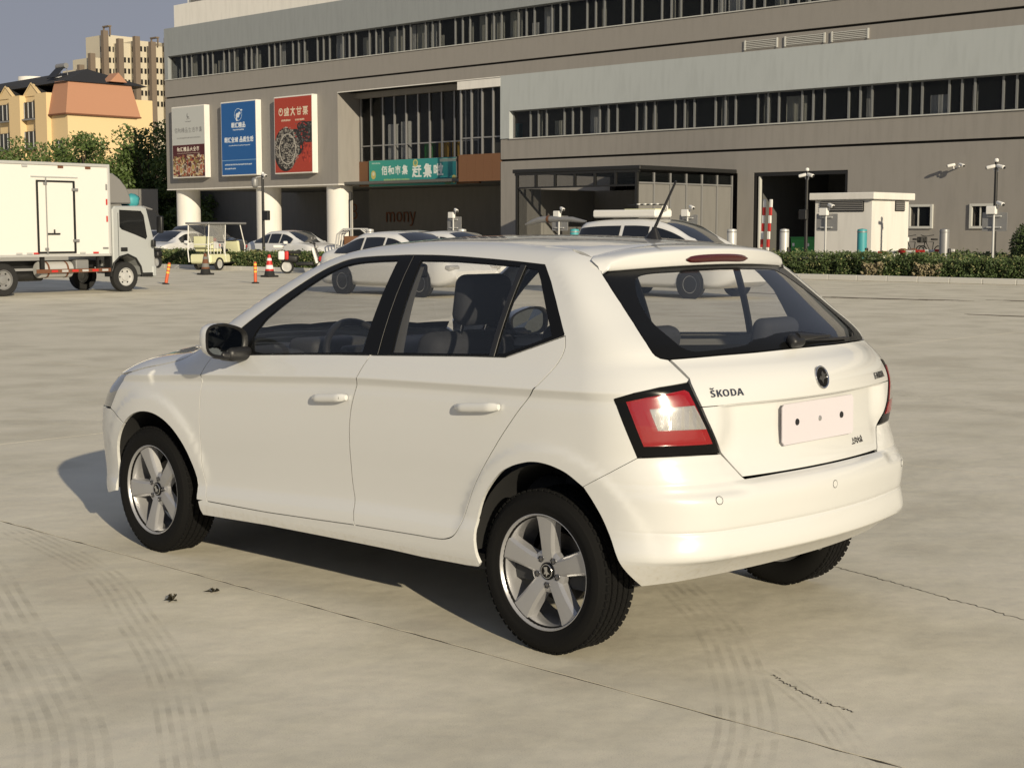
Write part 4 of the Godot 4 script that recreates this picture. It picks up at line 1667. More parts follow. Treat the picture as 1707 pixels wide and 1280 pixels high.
func make_tree(called: String, label: String, at: Vector3, hh: float, wd: float, sd: int, group: String) -> Node3D:
	var r := RandomNumberGenerator.new()
	r.seed = sd
	var t := thing(called, label, "tree", at, 0.0, group)
	var trunk := Geo.new()
	trunk.tube([Vector3.ZERO, Vector3(r.randfn(0, .1), hh * .3, r.randfn(0, .1)), Vector3(r.randfn(0, .25), hh * .6, r.randfn(0, .2)), Vector3(r.randfn(0, .3), hh * .85, 0)], [.18, .14, .09, .03], 8)
	var clumps := []
	for k in 26:
		var a := r.randf_range(0, TAU)
		var y := r.randf_range(.12, .93)
		var rr := wd * .5 * sqrt(maxf(.05, 1.0 - pow((y - .48) / .56, 2.0))) * sqrt(r.randf_range(.15, 1.0))
		clumps.append(Vector3(cos(a) * rr, y * hh, sin(a) * rr))
	for k in 9:
		var c: Vector3 = clumps[k]
		trunk.tube([Vector3(0, c.y * .55, 0), Vector3(c.x * .45, c.y * .8, c.z * .45), c], [.07, .045, .015], 5)
	part(t, "trunk", trunk, M.bark)
	var g := Geo.new()
	for c in clumps:
		var cr := r.randf_range(.55, 1.0) * wd * .20 + .25
		for i in 210:
			var d := Vector3(r.randfn(), r.randfn(), r.randfn()).normalized()
			leaf_quad(g, c + d * cr * pow(r.randf(), .4) * Vector3(1, .8, 1), r.randf_range(.09, .19), r)
	part(t, "crown", g, M.leaf)
	return t

func build_planting() -> void:
	var protos := []
	var line := [[96.5, 46.2, 8.0], [94.2, 48.2, 8.2], [92.2, 49.6, 7.1], [90.7, 51.2, 8.4], [89.2, 52.6, 7.4], [87.6, 54.0, 8.6], [86.0, 55.6, 9.3], [98.5, 50.5, 7.6], [95.3, 53.2, 7.9], [92.6, 55.8, 7.7], [89.8, 58.4, 8.6]]
	for i in 3:
		var q: Array = line[i]
		protos.append(make_tree("broadleaf_tree", "", Vector3(q[0], 0, q[1]), 8.0, 4.6, 100 + i, "trees behind the truck"))
	for i in line.size():
		var q2: Array = line[i]
		var o: Node3D = protos[i] if i < 3 else dup(protos[i % 3], "broadleaf_tree", Vector3(q2[0], 0, q2[1]), i * 1.7)
		o.scale = Vector3.ONE * (q2[2] / 8.0)
		o.set_meta("label", "dense green tree in the row beyond the truck and the yellow block")
	# added dark boards standing in for the shade under the trees
	var backdrop := thing("shade_backdrop", "tall dark boards added as the shade under the trees beside the pillars", "backdrop")
	for k in 16:
		var a := Vector3(84.2, 0, 52.6).lerp(Vector3(99.5, 0, 38.5), k / 16.0)
		var b := Vector3(84.2, 0, 52.6).lerp(Vector3(99.5, 0, 38.5), (k + 1) / 16.0)
		part(backdrop, "board", Geo.new().box((a + b) / 2 + Vector3(0, 2.1, 0), Vector3((b - a).length() - .02, 4.2, .06), 0.0, Basis(Vector3(0, 1, 0), -atan2(b.z - a.z, b.x - a.x))), M.wall_dark_and_shade)
	# hedges
	var hr := thing("hedge", "low clipped hedge behind the kerb in front of the white kiosk", "hedge")
	part(hr, "foliage", leafy_box(5.0, 25.0, 35.25, 37.3, .68, 36000, .046, 61, .17), M.leaf_hedge).set_meta("kind", "stuff")
	part(hr, "young_shoots", leafy_box(5.0, 25.0, 35.20, 37.3, .72, 2600, .040, 62, .17), M.leaf_pale).set_meta("kind", "stuff")
	part(hr, "dark_core", Geo.new().box(Vector3(15.0, .33, 36.25), Vector3(19.8, .52, 1.6)), M.leaf_core)  # solid box inside the leaves, its black paints the shade between them
	for q in [[19.3, 20.0], [17.4, 18.3], [11.4, 12.0]]:
		part(hr, "dry_clump", leafy_box(q[0], q[1], 35.12, 35.6, .52, 420, .05, 70), M.leaf_dry).set_meta("kind", "stuff")
	var hl := thing("hedge", "low hedge between the tricycle and the parked cars", "hedge")
	part(hl, "foliage", leafy_box(33.0, 53.5, 28.95, 30.5, .64, 22000, .05, 63), M.leaf_hedge).set_meta("kind", "stuff")
	part(hl, "young_shoots", leafy_box(33.0, 53.5, 28.90, 30.5, .66, 2200, .05, 64), M.leaf_pale).set_meta("kind", "stuff")
	part(hl, "dark_core", Geo.new().box(Vector3(43.2, .32, 29.75), Vector3(20.2, .5, 1.3)), M.leaf_core)
	var hb := thing("hedge", "second strip of hedge along the wall behind the barrier arm", "hedge")
	part(hb, "foliage", leafy_box(8.0, 21.6, 38.9, 43.0, .58, 22000, .06, 65, .2), M.leaf_hedge).set_meta("kind", "stuff")
	part(hb, "dark_core", Geo.new().box(Vector3(14.8, .26, 41.0), Vector3(13.2, .40, 3.8)), M.leaf_core)
	var bush := thing("round_bush", "round clipped bush beside the camera post at the wall", "bush", Vector3(16.6, 0, 40.6))
	var bg := Geo.new()
	var r := RandomNumberGenerator.new()
	r.seed = 77
	for i in 7000:
		var d := Vector3(r.randfn(), r.randfn(), r.randfn()).normalized()
		if d.y > -.6:
			leaf_quad(bg, Vector3(0, .95, 0) + d * Vector3(1.15, .95, 1.15) * (1.0 + r.randfn(0, .035)), .045, r)
	part(bush, "foliage", bg, M.leaf_hedge).set_meta("kind", "stuff")
	part(bush, "dark_core", Geo.new().rbox(Vector3(0, .9, 0), Vector3(1.9, 1.6, 1.9), .7), M.leaf_core)

# ------------------------------------------------------------------ stroke glyphs for the printed signs
const GLYPH := {
	"上": "5,1,5,9;5,4,8,4;1,9,9,9",
	"汽": "1,2,2,3;1,5,2,6;1,9,3,7;5,1,4,3;4.5,2.5,9,2.5;5,4.5,8.5,4.5;4,6.5,8,6.5;8,6.5,8.5,9;8.5,9,9.5,8",
	"大": "1,4,9,4;5,1,5,4;5,4,1.5,9;5,4,8.5,9",
	"众": "5,.5,2,4;5,.5,8,4;3,4.5,1,9;3,6,4.5,9;7,4.5,5,9;7,6,9,9",
	"佰": "3,.5,1,4;2,3,2,9.5;4,1.5,9.5,1.5;6.5,1.5,6,3.5;4.5,3.5,9,3.5;4.5,3.5,4.5,9.5;9,3.5,9,9.5;4.5,6.5,9,6.5;4.5,9.5,9,9.5",
	"和": "4,.5,1.5,1.5;.5,3.5,5.5,3.5;3,1,3,9.5;3,4,.5,7;3,4,5.5,6.5;6.5,3,9.5,3;6.5,3,6.5,8.5;9.5,3,9.5,8.5;6.5,8.5,9.5,8.5",
	"市": "5,.3,5,1.8;1,2,9,2;2,4,8,4;2,4,2,8;8,4,8,8;5,2,5,9.8",
	"集": "4,.3,2,3;3,1.5,3,6;5.5,.5,6,1.5;3,1.8,8.5,1.8;3,3.2,8,3.2;3,4.6,8,4.6;3,6,8.8,6;5.7,1.8,5.7,6;.8,7.2,9.2,7.2;5,6,5,9.8;5,7.2,1.5,9.6;5,7.2,8.5,9.6",
	"赶": "3,.5,3,6;1,2,5,2;.5,4,5.5,4;3,6,5,6;2,5,.5,9.3;1.5,7.5,4,9.3;4,9.3,9.8,9.3;6,1.5,9,1.5;5.5,4,9.5,4;7.5,1.5,7.5,8",
	"啦": ".5,2,2.5,2;.5,2,.5,7;2.5,2,2.5,7;.5,7,2.5,7;4.5,.8,4.5,8.5;3.3,3,5.7,3;3.3,6,5.7,5;7.5,.5,8,1.8;6.2,2.3,9.6,2.3;7,3.5,7.5,7;9,3.5,8.3,7.5;5.8,8.5,9.8,8.5",
	"盛": "1,2,9,2;2,2,1,5.5;3,4,5,4;5,4,4.6,6;6.5,.5,8.5,6;8.8,3,6,6;2,6.5,8,6.5;2,6.5,2,9.3;4,6.5,4,9.3;6,6.5,6,9.3;8,6.5,8,9.3;.8,9.3,9.2,9.3",
	"文": "5,.5,5,2;1,2.5,9,2.5;7,2.5,1.5,9.5;3,2.5,8.5,9.5",
	"甘": ".8,3,9.2,3;3,.8,3,9;7,.8,7,9;3,6,7,6;3,9,7,9",
	"栗": "1,1,9,1;2,2.3,8,2.3;2,2.3,2,4.8;8,2.3,8,4.8;2,4.8,8,4.8;4,1,4,4.8;6,1,6,4.8;.8,6.3,9.2,6.3;5,5,5,9.8;5,6.3,1.5,9.5;5,6.3,8.5,9.5",
	"朗": "2.5,.3,3,1.5;1,1.8,4.5,1.8;1,1.8,1,8.5;4.5,1.8,4.5,5;1,3.4,4.5,3.4;1,5,4.5,5;1,8.5,3,7;3,6.5,4.7,9;6,1.2,9,1.2;6,1.2,6,7;6,7,5.3,9.5;9,1.2,9,9.5;6,4,9,4;6,6.5,9,6.5",
	"汇": "1,1.5,2,2.8;.8,4.3,2,5.3;1,9,3,7;4,1.5,4,8.8;4,1.5,9.3,1.5;4,8.8,9.3,8.8",
	"全": "5,.5,1,4.5;5,.5,9,4.5;2.5,5,7.5,5;3,7,7,7;1.5,9.2,8.5,9.2;5,5,5,9.2",
	"球": ".5,2,3.8,2;.8,5,3.5,5;.4,8.6,4,7.8;2.1,2,2.1,8;4.3,3,9.7,3;7,.5,7,9.5;8,1,9,2;5,4.5,5.8,6;4.3,8.5,6.7,6.5;9,4.5,7.2,6.3;7,5.5,9.7,9",
	"品": "3,.8,7,.8;3,.8,3,4;7,.8,7,4;3,4,7,4;.8,5.8,4.2,5.8;.8,5.8,.8,9.3;4.2,5.8,4.2,9.3;.8,9.3,4.2,9.3;5.8,5.8,9.2,5.8;5.8,5.8,5.8,9.3;9.2,5.8,9.2,9.3;5.8,9.3,9.2,9.3",
	"质": "8,.6,2,1.6;2,1.6,1,9;2,3,9.3,3;5.5,1.2,5.5,4.5;3,4.5,8,4.5;3,4.5,3,7.8;8,4.5,8,7.8;5.5,5.5,5,8;5,7.8,2.5,9.7;6,7.8,8.5,9.7",
	"生": "2.5,1,1,4;2,3,8.5,3;5,.5,5,9.2;2,6,8,6;.8,9.2,9.2,9.2",
	"活": "1,1.5,2,2.8;.8,4.3,2,5.3;1,9,3,7;8.5,.8,4,1.8;3.3,3.5,9.7,3.5;6.5,1.5,6.5,5.5;4.2,5.5,8.8,5.5;4.2,5.5,4.2,9.2;8.8,5.5,8.8,9.2;4.2,9.2,8.8,9.2",
	"精": ".5,2,1,3.5;4,2,3.5,3.5;.3,4.5,4.3,4.5;2.3,.5,2.3,9.6;2.3,4.8,.3,8;2.3,4.8,4.2,7;5,1.5,9.5,1.5;5.5,2.8,9,2.8;4.8,4.1,9.7,4.1;7.2,.5,7.2,4.1;5.6,5.2,5.6,9.6;5.6,5.2,9,5.2;9,5.2,9,9.6;5.6,6.6,9,6.6;5.6,8,9,8",
}

func glyph_geo(c: String, h: float, wd: float, depth: float) -> Geo:
	var g := Geo.new()
	for st in GLYPH[c].split(";"):
		var q: PackedFloat64Array = st.split_floats(",")
		var a := Vector2(q[0] - 5.0, 5.0 - q[1]) * h / 10.0
		var b := Vector2(q[2] - 5.0, 5.0 - q[3]) * h / 10.0
		var d := b - a
		g.box(Vector3((a.x + b.x) / 2, (a.y + b.y) / 2, 0), Vector3(d.length() + wd * .6, wd, depth), 0.0, Basis(Vector3(0, 0, 1), d.angle()))
	return g

func ink_line(im: Image, a: Vector2, b: Vector2, w: float, c: Color) -> void:
	var m := int(a.distance_to(b)) + 1
	var k := maxi(1, int(round(w)))
	for i in m + 1:
		var p := a.lerp(b, float(i) / m)
		im.fill_rect(Rect2i(int(p.x - k / 2.0), int(p.y - k / 2.0), k, k), c)

func ink_text(im: Image, txt: String, x: float, y: float, size: float, gap: float, w: float, c: Color) -> void:
	for i in txt.length():
		if GLYPH.has(txt[i]):
			for st in GLYPH[txt[i]].split(";"):
				var q: PackedFloat64Array = st.split_floats(",")
				var o := Vector2(x + i * (size + gap), y)
				ink_line(im, o + Vector2(q[0], q[1]) * size / 10.0, o + Vector2(q[2], q[3]) * size / 10.0, w, c)

func ink_rule(im: Image, x: int, y: int, w: int, h: int, c: Color, sd: int) -> void:
	# a row of small print too fine to read
	var r := RandomNumberGenerator.new()
	r.seed = sd
	var px := x
	while px < x + w:
		var k := r.randi_range(2, 4)
		im.fill_rect(Rect2i(px, y + r.randi_range(0, 1), k, h), c)
		px += k + r.randi_range(1, 2)

func ink_disc(im: Image, cx: float, cy: float, rx: float, ry: float, c: Color) -> void:
	for y in range(maxi(0, int(cy - ry)), mini(im.get_height(), int(cy + ry) + 1)):
		var t := (y - cy) / ry
		if absf(t) < 1.0:
			var w := rx * sqrt(1.0 - t * t)
			var x0 := maxi(0, int(cx - w))
			var x1 := mini(im.get_width(), int(cx + w) + 1)
			if x1 > x0:
				im.fill_rect(Rect2i(x0, y, x1 - x0, 1), c)

func print_mat(called: String, im: Image) -> StandardMaterial3D:
	var m := mt(called, 1, 1, 1, .6)
	m.albedo_color = Color.WHITE
	m.albedo_texture = ImageTexture.create_from_image(im)
	return m

func sign_images() -> void:
	var r := RandomNumberGenerator.new()
	r.seed = 11
	# pale board over a maroon band and a collage of dishes
	var a := Image.create(256, 330, false, Image.FORMAT_RGB8)
	a.fill(lin(.46, .47, .46))
	var grey := lin(.16, .16, .16)
	ink_disc(a, 128, 40, 9, 12, grey)
	ink_disc(a, 132, 36, 7, 9, lin(.46, .47, .46))
	ink_line(a, Vector2(118, 58), Vector2(142, 54), 2, grey)
	ink_rule(a, 104, 66, 46, 4, grey, 3)
	ink_text(a, "佰和精品生活市集", 18, 96, 25, 3, 2, grey)
	ink_rule(a, 36, 142, 190, 6, lin(.22, .22, .22), 5)
	a.fill_rect(Rect2i(0, 178, 256, 152), lin(.065, .010, .012))
	ink_text(a, "和汇精品大全市", 36, 188, 22, 4, 3, lin(.72, .66, .55))
	ink_rule(a, 36, 216, 180, 3, lin(.45, .38, .3), 8)
	for k in 520:
		var y := r.randf_range(228, 326)
		var x := r.randf_range(4, 252)
		var pick := r.randi_range(0, 5)
		var c: Color = [lin(.30, .15, .07), lin(.48, .36, .20), lin(.12, .045, .03), lin(.50, .46, .36), lin(.30, .06, .03), lin(.20, .16, .05)][pick]
		ink_disc(a, x, y, r.randf_range(2, 9), r.randf_range(2, 7), c)
	for k in 7:
		var cx := 34.0 + 32.0 * k
		ink_disc(a, cx, 285 + 14 * (k % 2), 13, 18, lin(.50, .44, .36))
		ink_disc(a, cx, 285 + 14 * (k % 2), 10, 14, [lin(.32, .10, .05), lin(.36, .25, .08), lin(.10, .06, .04)][k % 3])
	print_mat("print_food", a)
	# blue board
	var b := Image.create(256, 330, false, Image.FORMAT_RGB8)
	b.fill(lin(.012, .095, .30))
	var wh := lin(.66, .70, .74)
	for k in 40:
		var t := TAU * k / 40.0
		ink_disc(b, 128 + cos(t) * 27, 56 + sin(t) * 27, 1.6, 1.6, wh if k % 3 else lin(.30, .45, .65))
	ink_disc(b, 124, 60, 13, 12, wh)
	ink_disc(b, 138, 50, 8, 7, wh)
	ink_disc(b, 118, 76, 7, 10, wh)
	ink_disc(b, 152, 36, 8, 4, wh)
	ink_disc(b, 126, 74, 5, 6, lin(.012, .095, .30))
	ink_text(b, "朗汇精品", 76, 92, 24, 3, 4, wh)
	ink_rule(b, 86, 122, 84, 5, wh, 13)
	ink_text(b, "朗汇全球", 22, 158, 24, 2, 4, wh)
	ink_text(b, "品质生活", 136, 158, 24, 2, 4, wh)
	ink_rule(b, 54, 194, 160, 4, wh, 17)
	b.fill_rect(Rect2i(0, 262, 256, 3), lin(.22, .36, .55))
	ink_rule(b, 22, 280, 200, 6, wh, 19)
	ink_rule(b, 22, 298, 82, 6, wh, 23)
	print_mat("print_blue", b)
	# red board with a platter of nuts
	var c2 := Image.create(256, 330, false, Image.FORMAT_RGB8)
	c2.fill(lin(.36, .045, .025))
	var cream := lin(.66, .56, .42)
	ink_disc(c2, 44, 62, 15, 17, cream)
	ink_disc(c2, 44, 62, 10, 12, lin(.36, .045, .025))
	ink_disc(c2, 42, 58, 5, 6, cream)
	ink_text(c2, "盛文甘栗", 66, 44, 38, 5, 5, cream)
	ink_rule(c2, 48, 96, 62, 8, cream, 29)
	ink_rule(c2, 144, 96, 64, 8, cream, 31)
	var blackish := lin(.020, .018, .016)
	ink_disc(c2, 74, 228, 80, 96, blackish)
	ink_disc(c2, 140, 200, 66, 60, blackish)
	for k in 6:
		ink_disc(c2, 196 + 10 * k, 130 + 8 * k, 40, 22, blackish)
	c2.fill_rect(Rect2i(196, 112, 60, 90), blackish)
	for k in 620:
		var t2 := r.randf_range(0, TAU)
		var rr := sqrt(r.randf()) * 1.0
		var gx := 84.0 + cos(t2) * rr * 84
		var gy := 222.0 + sin(t2) * rr * 92
		var v := r.randf_range(.02, .40)
		ink_disc(c2, gx, gy, r.randf_range(2, 5), r.randf_range(2, 4), lin(v, v * .92, v * .80))
	for k in 120:
		var t3 := TAU * k / 120.0
		ink_disc(c2, 88 + cos(t3) * 56, 226 + sin(t3) * 66, 2.2, 2.2, lin(.46, .43, .38))
	for k in 90:
		ink_disc(c2, r.randf_range(140, 250), r.randf_range(112, 200), r.randf_range(2, 6), r.randf_range(2, 4), [lin(.28, .03, .025), lin(.10, .095, .09), lin(.05, .05, .05)][k % 3])
	for k in 40:
		ink_disc(c2, r.randf_range(180, 250), r.randf_range(205, 290), r.randf_range(2, 5), r.randf_range(3, 9), [lin(.44, .05, .03), lin(.20, .02, .015)][k % 2])
	print_mat("print_red", c2)
	# green banner
	var d := Image.create(512, 106, false, Image.FORMAT_RGB8)
	for x in 512:
		d.fill_rect(Rect2i(x, 0, 1, 106), lin(lerpf(.045, .02, x / 512.0), lerpf(.30, .22, x / 512.0), lerpf(.235, .24, x / 512.0)))
	var w2 := lin(.70, .74, .70)
	ink_text(d, "佰和市集", 76, 24, 36, 5, 5, w2)
	ink_text(d, "赶集啦", 262, 22, 52, 10, 7, w2)
	ink_disc(d, 280, 16, 14, 15, lin(.50, .46, .16))
	ink_disc(d, 280, 15, 8, 9, lin(.12, .30, .20))
	ink_disc(d, 26, 58, 14, 18, lin(.50, .44, .14))
	ink_disc(d, 26, 54, 7, 8, lin(.60, .60, .45))
	ink_rule(d, 16, 8, 52, 6, lin(.40, .55, .50), 37)
	ink_rule(d, 90, 76, 150, 10, lin(.36, .48, .20), 41)
	d.fill_rect(Rect2i(420, 4, 92, 12), lin(.46, .55, .44))
	ink_disc(d, 500, 84, 12, 16, lin(.46, .42, .14))
	ink_disc(d, 466, 94, 20, 12, lin(.05, .16, .08))
	print_mat("print_green", d)

func flat_print(x0: float, x1: float, y0: float, y1: float, z: float) -> Geo:
	# seen from -z the left edge of the print is the larger x
	var g := Geo.new()
	g.quad(Vector3(x1, y0, z), Vector3(x0, y0, z), Vector3(x0, y1, z), Vector3(x1, y1, z))
	return g

func wall(parent: Node, x0: float, x1: float, y0: float, y1: float, z0: float, z1: float, m: Material, called := "wall") -> MeshInstance3D:
	return part(parent, called, Geo.new().box(Vector3((x0 + x1) / 2, (y0 + y1) / 2, (z0 + z1) / 2), Vector3(absf(x1 - x0), absf(y1 - y0), absf(z1 - z0))), m)

func window_row(parent: Node, xa: float, xb: float, y0: float, y1: float, z: float, sd: int) -> void:
	var r := RandomNumberGenerator.new()
	r.seed = sd
	var x := xa
	var k := 0
	var wide := 1.12
	var slim := .52
	var frames := {}
	while x > xb:
		var w: float = [wide, slim, slim][k % 3]
		k += 1
		var key := "w%.2f" % w
		var h := y1 - y0
		if not frames.has(key):
			var g := Geo.new()
			var f := .038
			for s in [-1.0, 1.0]:
				g.box(Vector3(s * (w / 2 - f / 2 - .001), 0, 0), Vector3(f, h, .10))
				g.box(Vector3(0, s * (h / 2 - f / 2), 0), Vector3(w - 2 * f - .002, f, .09))
			var pn := Geo.new().box(Vector3.ZERO, Vector3(w - 2 * f, h - 2 * f, .012))
			frames[key] = [g.mesh(), pn.mesh()]
		var win := part(parent, "window", frames[key][0], M.frame_grey)
		win.position = Vector3(x - w / 2, (y0 + y1) / 2, z)
		var pane := part(win, "pane", frames[key][1], M.window_glass)
		if w == slim and r.randf() < .05:
			# a casement left open, hinged at the top
			win.rotation.x = .30
			win.position.z -= .12
		if r.randf() < .5:
			var cw := w * r.randf_range(.35, .95)
			var ch := (y1 - y0) * (r.randf_range(.45, .98) if r.randf() < .6 else .97)
			var cx := x - w / 2 + r.randf_range(-.1, .1)
			var rows := []
			for e in 2:
				var row := []
				for q in 13:
					row.append(Vector3(cx - cw / 2 + cw * q / 12.0, y0 + e * ch, z + .35 + .03 * sin(q * 2.4)))
				rows.append(row)
			part(parent, "curtain", Geo.new().sheet(rows), M.blind if r.randf() < .8 else M.paper)
		x -= w

func build_market() -> void:
	sign_images()
	var b := thing("market_building", "long grey brown market hall with ribbon windows and a pillared ground floor", "building")
	var Z := 48.0
	var L := 76.1
	var R := -40.0
	var D := 62.0
	# front bands, top to bottom
	wall(b, R, L, 11.96, 13.63, Z, Z + .4, M.wall_grey)
	wall(b, R, L, 9.52, 10.53, Z, Z + .4, M.wall_brown)
	wall(b, R, L, 10.53, 10.57, Z - .05, Z + .4, M.sill, "sill")
	wall(b, R, L, 9.42, 9.52, Z + .12, Z + .4, M.groove, "groove")
	wall(b, 59.73, L, 3.95, 9.42, Z, Z + .4, M.wall_brown)
	wall(b, 47.5, 59.73, 8.83, 9.42, Z, Z + .4, M.wall_brown)
	wall(b, R, 47.5, 8.84, 9.42, Z, Z + .4, M.wall_brown)
	wall(b, R, 47.5, 7.15, 8.84, Z - .03, Z + .4, M.wall_light)
	wall(b, 46.9, 47.5, 5.84, 7.15, Z - .03, Z + .4, M.wall_light)
	wall(b, R, 46.9, 5.80, 5.84, Z - .06, Z + .4, M.sill, "sill")
	wall(b, R, 47.5, 4.86, 5.80, Z, Z + .4, M.wall_brown)
	wall(b, R, 47.5, 4.76, 4.86, Z + .12, Z + .4, M.groove, "groove")
	wall(b, R, 47.5, 3.85, 4.76, Z, Z + .4, M.wall_brown)
	var segs := [47.5, 40.6, 33.6, 32.78, 28.3, 25.48, 24.64, 22.98, 22.06, R]
	for q in [[0, 1], [2, 3], [4, 5], [6, 7], [8, 9]]:
		wall(b, segs[q[1]], segs[q[0]], 0.0, 3.85, Z, Z + .4, M.wall_brown)
	for q in [[25.48, 24.64], [22.98, 22.06]]:
		wall(b, q[1], q[0], 0.0, 1.62, Z, Z + .4, M.wall_brown)
		wall(b, q[1], q[0], 2.36, 3.85, Z, Z + .4, M.wall_brown)
		var g := Geo.new()
		var xm: float = (q[0] + q[1]) / 2
		for s in [-1.0, 1.0]:
			g.box(Vector3(s * .47, 0, 0), Vector3(.09, .92, .10))
			g.box(Vector3(0, s * .415, 0), Vector3(.86, .09, .10))
		g.box(Vector3(.12, 0, .06), Vector3(.05, .74, .05))
		var win := part(b, "window", g, M.sill)
		win.position = Vector3(xm, 1.99, Z - .03)
		part(win, "pane", Geo.new().box(Vector3(0, 0, .05), Vector3(.84, .74, .012)), M.window_glass)
	# small louvred vents high on the wall
	for q in [[33.34, 31.68], [31.37, 29.44], [29.18, 27.48]]:
		var vent := part(b, "vent", Geo.new().box(Vector3((q[0] + q[1]) / 2, 9.10, Z - .01), Vector3(q[0] - q[1], .40, .03)), M.wall_brown)
		var sl := Geo.new()
		for k in 5:
			sl.box(Vector3((q[0] + q[1]) / 2, 8.96 + .07 * k, Z - .035), Vector3(q[0] - q[1] - .16, .026, .05), 0.0, Basis(Vector3(1, 0, 0), .5))
			part(vent, "slat", sl, M.sill)
			sl = Geo.new()
		for s in [q[0] - .04, q[1] + .04]:
			part(vent, "frame", Geo.new().box(Vector3(s, 9.10, Z - .04), Vector3(.07, .40, .05)), M.sill)
	# ribbon windows
	window_row(b, 75.75, 10.0, 10.57, 11.955, Z + .27, 41)
	window_row(b, 46.88, 10.0, 5.84, 7.145, Z + .27, 47)
	wall(b, 75.75, L, 10.57, 11.96, Z, Z + .4, M.wall_grey)
	# volume behind: floors, roof, back and end walls
	wall(b, R, L, 13.55, 13.63, Z + .4, D, M.wall_inner, "roof")
	wall(b, R, L, 9.47, 9.57, Z + .4, D, M.wall_inner, "floor_slab")
	wall(b, R, 47.5, 4.80, 4.90, Z + .4, D, M.wall_inner, "floor_slab")
	wall(b, 47.5, L, 3.91, 4.05, Z + .4, D, M.wall_inner, "floor_slab")
	wall(b, R, L, 3.9, 13.55, Z + 4.2, Z + 4.4, M.wall_dark_and_shade, "inner_wall")
	wall(b, L - .3, L, 3.95, 13.55, Z + .4, D, M.wall_grey)
	wall(b, R, L, 0.0, 13.6, D, D + .3, M.wall_dark_and_shade)
	wall(b, 59.73, L + .02, 3.89, 3.95, Z - .02, Z + 2.0, M.wall_white, "soffit_edge")
	# white upper storey standing a little back
	wall(b, R, 75.0, 13.63, 14.93, Z + .02, Z + .5, M.wall_white)
	wall(b, R, 74.4, 14.93, 17.5, Z + .6, Z + .9, M.wall_white)
	window_row(b, 73.9, 60.0, 14.95, 16.4, Z + .5, 53)
	# recessed glazed bay
	var zi := 49.48
	wall(b, 59.73, 60.1, 3.85, 8.83, Z + .4, zi + .2, M.wall_brown, "reveal")
	wall(b, 47.5, 59.73, 8.55, 8.83, zi - .3, zi + .1, M.wall_brown, "lintel")
	wall(b, 47.5, 59.73, 8.79, 8.83, Z - .02, Z + .06, M.wall_white, "trim")
	wall(b, 50.45, 59.73, 3.82, 5.17, zi, zi + .15, M.panel_brown, "spandrel")
	for k in 5:
		var xs := 47.53 + .585 * k
		wall(b, xs, xs + .575, 3.86, 5.18, Z + .02, Z + .14, M.panel_brown, "cladding_panel")
	wall(b, 47.5, 50.46, 8.36, 8.76, Z - .04, Z + .2, M.wall_white, "beam")
	for q in [[zi + .05, [59.55, 58.72, 57.76, 56.84, 55.92, 54.98, 54.1, 53.18, 52.24, 51.4, 50.5], 8.55], [Z + .2, [50.42, 49.67, 48.93, 48.18, 47.53], 8.36]]:
		var xsq: Array = q[1]
		for k in xsq.size():
			part(b, "mullion", Geo.new().box(Vector3(xsq[k], (5.17 + q[2]) / 2, q[0]), Vector3(.085, q[2] - 5.17, .12)), M.metal_grey)
			if k > 0:
				part(b, "pane", Geo.new().box(Vector3((xsq[k] + xsq[k - 1]) / 2, (5.17 + q[2]) / 2, q[0] + .02), Vector3(xsq[k - 1] - xsq[k] - .085, q[2] - 5.17, .015)), M.window_glass)
				part(b, "rail", Geo.new().box(Vector3((xsq[k] + xsq[k - 1]) / 2, 5.99, q[0]), Vector3(xsq[k - 1] - xsq[k] - .085, .06, .08)), M.metal_grey)
	# things kept behind the glass
	for q in [[57.25, 5.2, 1.9, .62, "paper"], [56.2, 5.2, 2.0, .66, "paper"], [53.3, 5.2, .85, .70, "yellow"], [52.4, 5.2, .85, .45, "yellow"], [54.4, 5.2, .8, .6, "bin_green"], [48.1, 5.2, 1.5, .5, "teal"], [49.4, 5.2, .7, .8, "wall_inner"]]:
		part(b, "stored_goods", Geo.new().box(Vector3(q[0], q[1] + q[2] / 2, zi + .32), Vector3(q[3], q[2], .3), .04), M[q[4]])
	# round pillars; the walls behind have the arcade shade painted into their grey
	for x in [75.26, 67.16, 60.78]:
		part(b, "pillar", Geo.new().lathe([Vector2(.72, 0), Vector2(.72, 3.9)], 32, Transform3D(Basis.IDENTITY, Vector3(x, 0, 48.95))), M.wall_white)
	wall(b, 46.0, 66.0, 0.0, 3.9, 55.6, 55.9, M.wall_dark_and_shade, "arcade_wall")
	wall(b, 66.0, 100.0, 0.0, 4.9, 58.0, 58.3, M.wall_dark_and_shade, "arcade_wall")  # added run past the building end, keeps the view between pillars dark
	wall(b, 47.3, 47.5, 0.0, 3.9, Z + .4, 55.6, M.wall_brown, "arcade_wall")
	# faint lettering on the arcade wall
	for q in [["B", 67.35, 2.55, 1.25], ["mony", 63.15, 2.30, 1.05]]:
		var tx := part(b, "lettering", text_geo(q[0], q[3], .03, false), M.rust)
		tx.position = Vector3(q[1], q[2], 55.55)
		tx.rotation.y = PI
	# goods door
	wall(b, 28.3, 28.42, 0, 3.82, Z + .02, Z + .5, M.metal_black, "door_frame")
	wall(b, 32.66, 32.78, 0, 3.82, Z + .02, Z + .5, M.metal_black, "door_frame")
	wall(b, 28.42, 32.66, 3.70, 3.84, Z + .02, Z + .5, M.metal_black, "door_frame")
	wall(b, 32.5, 32.56, 0, 3.70, Z + .04, Z + .2, M.sill, "door_track")
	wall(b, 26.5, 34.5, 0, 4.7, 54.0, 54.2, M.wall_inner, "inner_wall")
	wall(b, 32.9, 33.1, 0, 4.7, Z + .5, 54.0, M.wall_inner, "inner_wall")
	wall(b, 27.9, 28.1, 0, 4.7, Z + .5, 54.0, M.wall_dark_and_shade, "inner_wall")
